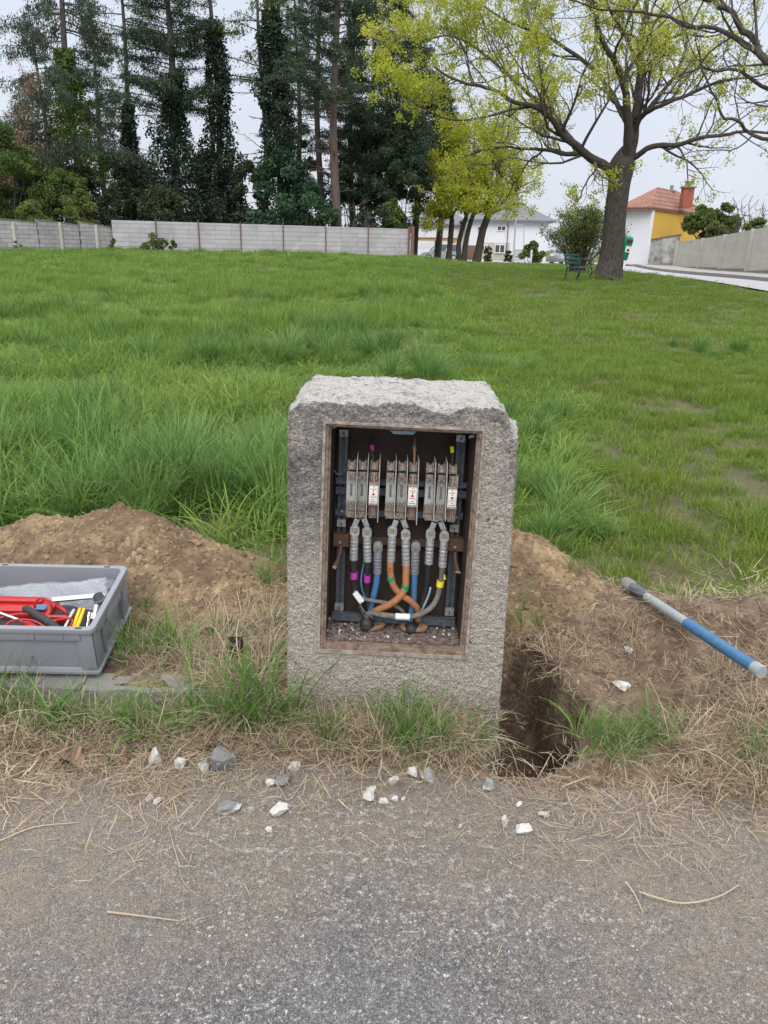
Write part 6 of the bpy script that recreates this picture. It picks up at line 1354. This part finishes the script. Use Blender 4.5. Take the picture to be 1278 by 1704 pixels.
SH = [(12, 190, 385, 75, 47, 'bushg', 'tall yellow-green shrub at the left edge', 15000, .13, 0), (70, 262, 385, 60, 50, 'bushd', 'dark green shrub behind the pale hedge at the left', 5000, .17, 0), (95, 250, 370, 50, 49.5, 'bushg', 'middle green shrub rising above the dark one at the left', 8000, .13, 0),
 (55, 330, 385, 42, 43.8, 'hedgeo', 'low pale green hedge spilling over the left block wall', 5200, .09, 0), (110, 322, 385, 34, 45.2, 'hedgeo', 'speckled olive hedge between the pale hedge and the cone-shaped bush', 4200, .09, 0), (140, 288, 388, 36, 47.4, 'hedgeo', 'cone-shaped olive bush near the corner of the two walls', 6500, .11, .9),
 (210, 268, 385, 60, 54, 'bushd', 'dark thicket behind the wall corner', 6500, .18, 0), (270, 300, 385, 50, 51, 'bushd', 'dark ivy-covered shrub at the foot of the dense pine', 5000, .16, 0), (345, 285, 385, 34, 57, 'bushg', 'brownish green shrub between the two ivy trunks', 2600, .16, 0),
 (415, 255, 385, 44, 53.5, 'bushd', 'dark shrub behind the left side of the laurel', 5000, .17, 0), (470, 240, 385, 70, 52.5, 'laurel', 'big bluish green laurel swelling above the panel wall', 11000, .17, 0), (520, 300, 385, 50, 50.8, 'laurel', 'lower green laurel left of the pale-trunked pine', 5200, .16, 0),
 (590, 235, 385, 52, 56, 'bushd', 'dark thicket right of the pale-trunked pine', 6000, .18, 0), (640, 180, 385, 60, 57.5, 'bushd', 'tall dark thicket under the dense pine', 9000, .2, 0), (625, 330, 385, 46, 50, 'bushd', 'low dark shrub behind the panel wall near its right end', 3800, .14, 0), (655, 322, 388, 30, 50.5, 'bushg', 'small green shrub at the right end of the panel wall', 2600, .14, 0), (672, 200, 385, 34, 55, 'bushd', 'tall dark thicket behind the maple blossom', 7000, .2, 0), (240, 262, 385, 75, 61, 'bushd', 'broad dark thicket far back between the thin tree and the dense pine', 7000, .2, 0), (345, 240, 385, 60, 63, 'bushd', 'broad dark thicket far back between the dense pine and the ivy column', 7000, .2, 0), (505, 215, 385, 45, 62, 'bushd', 'tall dark thicket far back behind the laurel', 6000, .2, 0), (180, 318, 388, 28, 49.4, 'bushd', 'dark bush right at the corner of the two walls', 3500, .12, 0)]
for i, (px, a_, b_, w_, Y, m_, lb, n_, s_, cn_) in enumerate(SH): shrub(px, a_, b_, w_, Y, m_, lb, 40 + i, n=n_, size=s_, cone=cn_, group=GS, zb=.5)
shrub(255, 388, 424, 26, 45.0, 'bushg', 'loose weedy shrub in front of the panel wall near the corner', 71, n=500, size=.14, stems=12, thr=.2, blobs=10)
shrub(284, 396, 424, 14, 45.0, 'bushg', 'small weed with upright stems against the panel wall', 72, n=180, size=.13, stems=8, thr=.2, blobs=6)
shrub(186, 392, 424, 12, 44.6, 'bushg', 'small green weed in the corner of the two walls', 73, n=260, size=.11, stems=6, thr=.2, blobs=8)
shrub(30, 398, 424, 9, 40.6, 'bushg', 'thin weed against the left block wall', 74, n=90, size=.12, stems=6, thr=.2, blobs=5)
shrub(886, 402, 437, 24, 74, 'bushg', 'round green bush behind the white bollard', 75, n=4200, size=.16)
shrub(812, 408, 436, 10, 80, 'bushd', 'small dark bush below the left window of the white house', 76, n=700, size=.2)
shrub(846, 414, 436, 8, 82, 'bushd', 'small bush beside the glazed door of the white house', 77, n=600, size=.2)
shrub(1172, 338, 400, 38, 50, 'bushg', 'dense green shrub rising above the street wall beside the yellow house', 78, n=8000, size=.15)
shrub(1203, 338, 396, 30, 47, 'hedgeo', 'lighter green shrub above the street wall right of the dense one', 79, n=5200, size=.13)
bare_tree(1245, 43, 4.4, 2.6, 'larch', 'leafless shrub behind the street wall at the right edge', 80, 12, leafn=380, size=.07, spread=.6, r=.03)
bare_tree(1275, 41, 4.6, 2.6, 'larch', 'second bare shrub behind the street wall, cut by the right edge', 81, 10, leafn=300, size=.07, spread=.6, r=.03)
shrub(1262, 362, 396, 26, 39, 'hedgeo', 'low green shrub peeping over the street wall at the right edge', 82, n=1600, size=.11)

# big maple and its neighbours
def limbs_tree(name, label, cat, base, LIMBS, seed, leafmatn, leafd, bark='bark', clr=.11, qn=12, qs=.075, lv=3, spawn=1.0, group=None, base_r=None):
    """LIMBS: list of polylines [(x, y, z, r) ...] in world metres, each grown with side branches"""
    rg = np.random.default_rng(seed); root = empty(name, base, label, cat, group); main, thin, tips = [], [], []
    def grow(pts, rad, level):
        L_ = float(np.linalg.norm(np.diff(pts, axis=0), axis=1).sum()); k = len(pts)
        (main if level == 0 else thin).append((pts, rad))
        if level >= lv: tips.append(pts[-1]); tips.append(pts[k // 2] if rg.random() < .5 else pts[-1]); return
        cnt = max(3, int(L_ * (2.3, 3.2, 5.0)[level] * spawn)) if level < 3 else 3
        if level == 0: cnt = int(cnt * 1.0)
        for i in range(cnt):
            t = (.18 if level == 0 else .25) + (.82 if level == 0 else .75) * (i + rg.random()) / cnt; s = min(int(t * (k - 1)), k - 2); f = t * (k - 1) - s; p = pts[s] * (1 - f) + pts[s + 1] * f; r = rad[s] * (1 - f) + rad[s + 1] * f
            tg = nrm(pts[s + 1] - pts[s]); sd = nrm(np.cross(tg, rg.normal(0, 1, 3))); d = nrm(tg * (.55 + .5 * rg.random()) + sd * .9 + np.array([0, 0, .12]))
            ln = (min(L_ * .42, 3.2), min(L_ * .5, 1.5), min(L_ * .5, .75))[level] * (.55 + .7 * rg.random()) * (1 - .35 * t); n_ = (7, 5, 3)[level]; q = [p]; r1 = min(r * .6, (.06, .022, .011)[level])
            for j in range(n_): d = nrm(d + rg.normal(0, .16, 3) + np.array([0, 0, .05 if level < 2 else -.02])); p = p + d * ln / n_; q.append(p)
            grow(np.array(q), np.linspace(r1, max(r1 * .28, .0045), n_ + 1), level + 1)
        tips.append(pts[-1])
    for pl in LIMBS:
        a = spline([q[:3] for q in pl], 5); a = np.array([v[:] for v in a]); r = np.interp(np.linspace(0, len(pl) - 1, len(a)), range(len(pl)), [q[3] for q in pl])
        a = a + np.stack([fbm(np.arange(len(a)) * .35 + 9 * k_ + pl[0][0], np.full(len(a), 3.3 * k_), 1, 3) for k_ in range(3)], 1) * (.10 if pl is not LIMBS[0] else .02)
        grow(a, r * (.70 if seed != 102 else .56), 0) if pl is not LIMBS[0] else main.append((a, r))
    wb = twigs(main, 10); wb.build('trunk', M[bark], root); twigs(thin, 3).build('branches', M['barkg'], root)
    tp = np.array(tips); pr = leafd(tp); keep = rg.random(len(tp)) < pr; tp = tp[keep]
    ti = np.repeat(np.clip(vnoise3(tp, .8, seed) + rg.normal(0, .12, len(tp)), 0, 1), qn)
    C = np.repeat(tp, qn, 0) + rg.normal(0, clr * .6, (len(tp) * qn, 3)); bag = Bag(); bag.add(*leaves(C, qs, rg, .7, .1, None, ti, .25)); bag.build('crown', M[leafmatn], root); return root
def PL(L, Y): return [(*P(px, py, Y + dy)[:], r) for px, py, dy, r in L]
BY = 27.0; bz = float(H(np.array(P(1015, 455, BY).x), np.array(BY)))
trunk = PL([(1010, 462, 0, .56), (1013, 452, 0, .48), (1017, 430, 0, .41), (1023, 370, 0, .365), (1030, 310, 0, .36), (1036, 272, 0, .42), (1044, 245, 0, .17)], BY)
L_ = [trunk,
 PL([(1038, 280, 0, .27), (1053, 240, .1, .25), (1060, 160, .3, .20), (1070, 80, .6, .15), (1078, -10, 1, .11), (1088, -120, 1.2, .06)], BY),
 PL([(1036, 282, 0, .22), (1046, 220, -.5, .2), (1036, 140, -1, .15), (1005, 70, -1.5, .11), (990, 0, -2, .08), (975, -90, -2, .04)], BY),
 PL([(1028, 296, 0, .25), (1005, 277, -.5, .22), (980, 262, -1, .19), (945, 232, -1.5, .15), (920, 200, -2, .12), (880, 176, -2.4, .09), (820, 150, -2.8, .07), (770, 136, -3, .05), (720, 108, -3, .035)], BY),
 PL([(1022, 298, 0, .16), (985, 262, .6, .13), (940, 256, 1.1, .11), (900, 250, 1.6, .08), (850, 245, 2, .06), (800, 252, 2.5, .05), (750, 268, 2.8, .03)], BY),
 PL([(975, 258, -.8, .10), (915, 192, .2, .09), (850, 130, 1, .075), (790, 80, 1.5, .055), (735, 60, 1.8, .04), (680, 80, 2, .025)], BY),
 PL([(1046, 210, 0, .13), (1000, 130, .8, .10), (940, 80, 1.2, .08), (880, 50, 1.5, .06), (810, 15, 1.6, .04), (750, -20, 1.6, .025)], BY),
 PL([(1044, 268, 0, .14), (1085, 246, -.5, .12), (1130, 240, -1, .10), (1180, 228, -1.5, .08), (1240, 220, -2, .06), (1310, 228, -2, .04)], BY),
 PL([(1055, 205, 0, .13), (1095, 165, .5, .10), (1130, 110, .8, .08), (1150, 50, 1, .06), (1185, -30, 1, .04)], BY),
 PL([(1057, 195, 0, .10), (1100, 178, -1, .085), (1160, 150, -1.6, .07), (1220, 132, -2, .05), (1290, 122, -2, .03)], BY),
 PL([(1066, 120, .4, .10), (1040, 60, .6, .08), (1010, 10, .6, .06), (985, -60, .6, .03)], BY),
 PL([(905, 250, 1.6, .05), (880, 268, 1.8, .045), (860, 300, 2, .035), (842, 335, 2, .02)], BY),
 PL([(1000, 270, .3, .045), (985, 290, -.6, .04), (968, 320, -1.2, .03), (950, 345, -1.4, .018)], BY),
 PL([(880, 176, -2.4, .05), (820, 190, -2.6, .045), (760, 200, -2.8, .035), (700, 180, -3, .025), (660, 150, -3, .015)], BY),
 PL([(1080, 90, .5, .07), (1130, 60, -.5, .05), (1190, 60, -1, .035), (1240, 40, -1, .02)], BY)]
def maple_dens(T):
    n_ = T - np.array(EYE[:]); R_ = np.array(MR); c_ = n_ @ R_; px = 639 + FPX * c_[:, 0] / -c_[:, 2]; py = 852 - FPX * c_[:, 1] / -c_[:, 2]
    return np.clip(np.interp(px, [640, 760, 860, 950, 1060, 1150, 1278], [.55, .55, .44, .36, .34, .34, .30]) * np.interp(py, [0, 250, 330], [1, .85, .6]), 0, 1)
limbs_tree('maple_tree', 'big maple with a thick grey trunk, bare spreading limbs and yellow-green blossom beside the bench', 'maple tree', tuple(trunk[0][:2]) + (bz,), L_, 101, 'blossom', maple_dens, clr=.14, qn=22, qs=.068)
T2 = [(10.6, 17.2, -.1, .42), (10.55, 17.2, 1.2, .36), (10.5, 17.2, 2.6, .35), (10.45, 17.3, 3.6, .36)]
q0 = (10.45, 17.3, 3.5, .20); q1 = (10.3, 17.6, 4.6, .17)
L2 = [T2, [q0, q1] + PL([(1290, 105, 1.5, .14), (1255, 75, 2, .125), (1228, 30, 2.2, .105), (1180, 0, 2.4, .085), (1120, -25, 2.6, .06)], 17),
 [q0, (10.2, 17.9, 4.3, .14)] + PL([(1262, 84, 2, .095), (1200, 55, 2.4, .08), (1130, 34, 2.8, .065), (1060, 20, 3, .05), (1000, 12, 3.2, .04), (925, -6, 3.4, .025)], 17),
 [q0, (10.2, 17.8, 4.0, .13)] + PL([(1270, 140, 2, .075), (1230, 122, 2.2, .06), (1180, 112, 2.4, .05), (1130, 128, 2.6, .03)], 17),
 [q0, (10.25, 17.6, 3.7, .12)] + PL([(1272, 228, 1.4, .07), (1230, 208, 1.4, .06), (1200, 180, 1.4, .05), (1178, 130, 1.4, .04), (1160, 60, 1.4, .025)], 17),
 [q0, (10.6, 17.2, 5.5, .16), (10.8, 17, 7.5, .1), (10.6, 17, 9.5, .05)]]
limbs_tree('maple_tree', 'second maple just outside the right edge, its thick bare branches reaching in', 'maple tree', (10.6, 17.2, .25), L2, 102, 'blossom2', lambda T: np.full(len(T), .10), clr=.10, qn=9, qs=.07, spawn=.62)
YS = 58.0; GR = 'street trees beyond the meadow'
def street_tree(label, TR, heads, seed, dens=1.0):
    b_ = P(TR[0][0], TR[0][1], YS); Ls = [PL(TR, YS)]
    for hx, hy, dy in heads: t_ = TR[-1]; Ls.append(PL([(t_[0], t_[1], 0, .15), ((t_[0] + hx) / 2 + 4, (t_[1] * .45 + hy * .55) - 6, dy * .5, .10), (hx, hy, dy, .04)], YS))
    return limbs_tree('street_tree', label, 'tree', (b_.x, YS, .3), Ls, seed, 'blossom', lambda T: np.full(len(T), dens), clr=.36, qn=18, qs=.14, spawn=.85, group=GR, lv=3)
street_tree('thickest of the street trees, leaning trunk before the white house, pale blossom crown', [(792, 440, 0, .36), (797, 415, 0, .29), (803, 385, 0, .27), (812, 358, 0, .24)], [(860, 300, 1), (800, 280, -1), (840, 250, 2), (765, 320, -1.5), (875, 340, 0), (820, 225, 1), (800, 330, -3), (890, 300, 2), (850, 200, 2)], 111, .34)
street_tree('leftmost of the thin street trees near the silver car with a yellow-green crown', [(746, 438, 0, .26), (748, 415, 0, .21), (751, 380, 0, .20), (752, 362, 0, .17)], [(705, 350, 0), (700, 310, 1), (745, 290, -1), (720, 270, 0), (780, 320, 1), (715, 375, -1), (740, 330, -3), (690, 335, 1), (730, 235, 2), (700, 365, -2)], 112, .55)
street_tree('middle thin street tree with a dark forked trunk', [(765, 438, 0, .22), (763, 410, 0, .18), (768, 385, 0, .17), (776, 360, 0, .15)], [(745, 310, 2), (790, 280, 0), (760, 250, 1), (815, 300, 2), (770, 340, -2), (790, 215, 3), (735, 255, 2)], 113, .45)
street_tree('right thin street tree whose trunk nearly touches the middle one', [(772, 438, 0, .23), (774, 410, 0, .19), (779, 385, 0, .18), (788, 355, 0, .15)], [(780, 290, -1), (830, 320, -1), (750, 300, -2), (805, 260, 1), (850, 350, -1)], 114, .36)
# arching shrub by the bench
rg = np.random.default_rng(77); sb = P(962, 445, 34); root = empty('arching_shrub', (sb.x, 34, .45), 'arching yellow-green shrub with many dark stems behind the bench and maple trunk', 'shrub', None); ps = []; tp = []
for i in range(95):
    az = rg.random() * 6.283; f = rg.random() ** .7; tx = P(960, 345 + 45 * f ** 2, 34); L_h = tx.z - .4; d = np.array([math.cos(az) * f * 1.7, math.sin(az) * f * 1.4]); b0_ = np.array([sb.x + rg.normal(0, .14), 34 + rg.normal(0, .14), .35]); pts = [b0_ + np.array([d[0] * t ** 1.3, d[1] * t ** 1.3, L_h * (1.25 * t - .28 * t * t)]) + rg.normal(0, .04, 3) * t for t in np.linspace(0, 1, 7)]; pts = np.array(pts); ps.append((pts, np.linspace(.026, .007, 7)))
    for k in range(9): s = rg.integers(3, 7); e_ = pts[s] + nrm(rg.normal(0, 1, 3) + [0, 0, .3]) * (.15 + .4 * rg.random()); ps.append((np.array([pts[s], (pts[s] + e_) / 2 + rg.normal(0, .03, 3), e_]), np.array([.009, .007, .005]))); tp += [e_, (pts[s] + e_) / 2]
twigs(ps, 3).build('stems', M['barkg'], root); tp = np.array(tp); C = np.repeat(tp, 5, 0) + rg.normal(0, .07, (len(tp) * 5, 3)); bag = Bag(); bag.add(*leaves(C, .085, rg, .6, .1)); bag.build('crown', leafmat('shrub_young_leaves', (.07, .12, .02), (.24, .29, .045), .35, rnd=False), root)

# ------------------------------------------------------------------ bench and litter bin
bx_, by_ = P(973, 440, 25.6).x, 25.6; bz_ = float(H(np.array(bx_), np.array(by_))); rt = Matrix.Rotation(R(52), 3, 'Z'); Bq = lambda x, y, z: Vector((bx_, by_, bz_)) + rt @ Vector((x, y, z))
bn = empty('park_bench', (bx_, by_, bz_), 'green park bench with curled iron arms at the foot of the big maple', 'bench'); BL_ = 1.15
mb = MB()
for k in range(4): mb.box(Bq(0, -.02 + k * .115, .44), (BL_, .095, .028), rt, 0, .006)
mb.build('seat', M['benchgreen'], bn, True); mb = MB()
for k in range(3): mb.box(Bq(0, .42 + k * .035, .58 + k * .12), (BL_, .028, .09), rt @ Matrix.Rotation(R(-12), 3, 'X'), 0, .006)
mb.build('backrest', M['benchgreen'], bn, True)
for s_ in (-1, 1):
    x_ = s_ * (BL_ / 2 - .06)
    for pts in ([(x_, -.02, .42), (x_, -.06, .3), (x_, -.01, .15), (x_, -.08, 0)], [(x_, .36, .42), (x_, .38, .25), (x_, .42, .12), (x_, .50, 0)]): mb = MB(); mb.tube(spline([Bq(*p_) for p_ in pts], 5), .024, 8); mb.build('leg', M['benchgreen'], bn, True)
    mb = MB(); mb.tube(spline([Bq(x_, .36, .42), Bq(x_, .42, .6), Bq(x_, .50, .86)], 5), .022, 8); mb.build('back_support', M['benchgreen'], bn, True)
    mb = MB(); mb.tube(spline([Bq(x_, .45, .70), Bq(x_, .25, .69), Bq(x_, .05, .68), Bq(x_, -.07, .63), Bq(x_, -.05, .55), Bq(x_, .03, .58)], 5), .02, 8); mb.tube([Bq(x_, .0, .42), Bq(x_, .0, .66)], .018, 8); mb.build('armrest', M['benchgreen'], bn, True)
bq = P(1037, 433, 26.9); bi = empty('litter_bin', (bq.x, 26.9, bq.z - .4), 'green litter bin with a white sticker fixed beside the big maple trunk', 'litter bin'); rt = Matrix.Rotation(R(7), 3, 'Y'); T_ = lambda x, y, z: bq + rt @ Vector((x, y, z))
def rr_(w, d, z): return [T_(w * math.copysign(abs(math.cos(a_)) ** .6, math.cos(a_)), d * math.copysign(abs(math.sin(a_)) ** .6, math.sin(a_)), z) for a_ in np.linspace(0, 2 * math.pi, 17)[:-1]]
mb = MB(); loft(mb, [rr_(.10, .10, 0), rr_(.12, .12, .03), rr_(.155, .15, .52), rr_(.16, .155, .54)], cap0=True, cap1=True); mb.build('bin_body', M['bingreen'], bi, True)
mb = MB(); loft(mb, [rr_(.162, .157, .545), rr_(.165, .16, .68), rr_(.14, .14, .75), rr_(.07, .07, .785)], cap0=True, cap1=True); mb.build('bin_hood', M['bingreen'], bi, True)
mb = MB(); mb.box(T_(.02, -.162, .62), (.20, .02, .11), rt, 0, .004); mb.build('opening', M['lining'], bi)
mb = MB(); mb.box(T_(.03, -.150, .36), (.17, .012, .20), rt @ Matrix.Rotation(R(-4), 3, 'X')); o = mb.build('sticker', M['white'], bi); mb = MB(); mb.tube([T_(.035, -.157, .33), T_(.035, -.161, .33)], .05, 14); mb.build('sticker_mark', M['ink'], o)
mb = MB(); mb.cyl(T_(-.0, .19, -.5), T_(.0, .19, .7), .025, 8); mb.build('post', M['lampgrey'], bi, True)
# a few flowers standing in the lawn
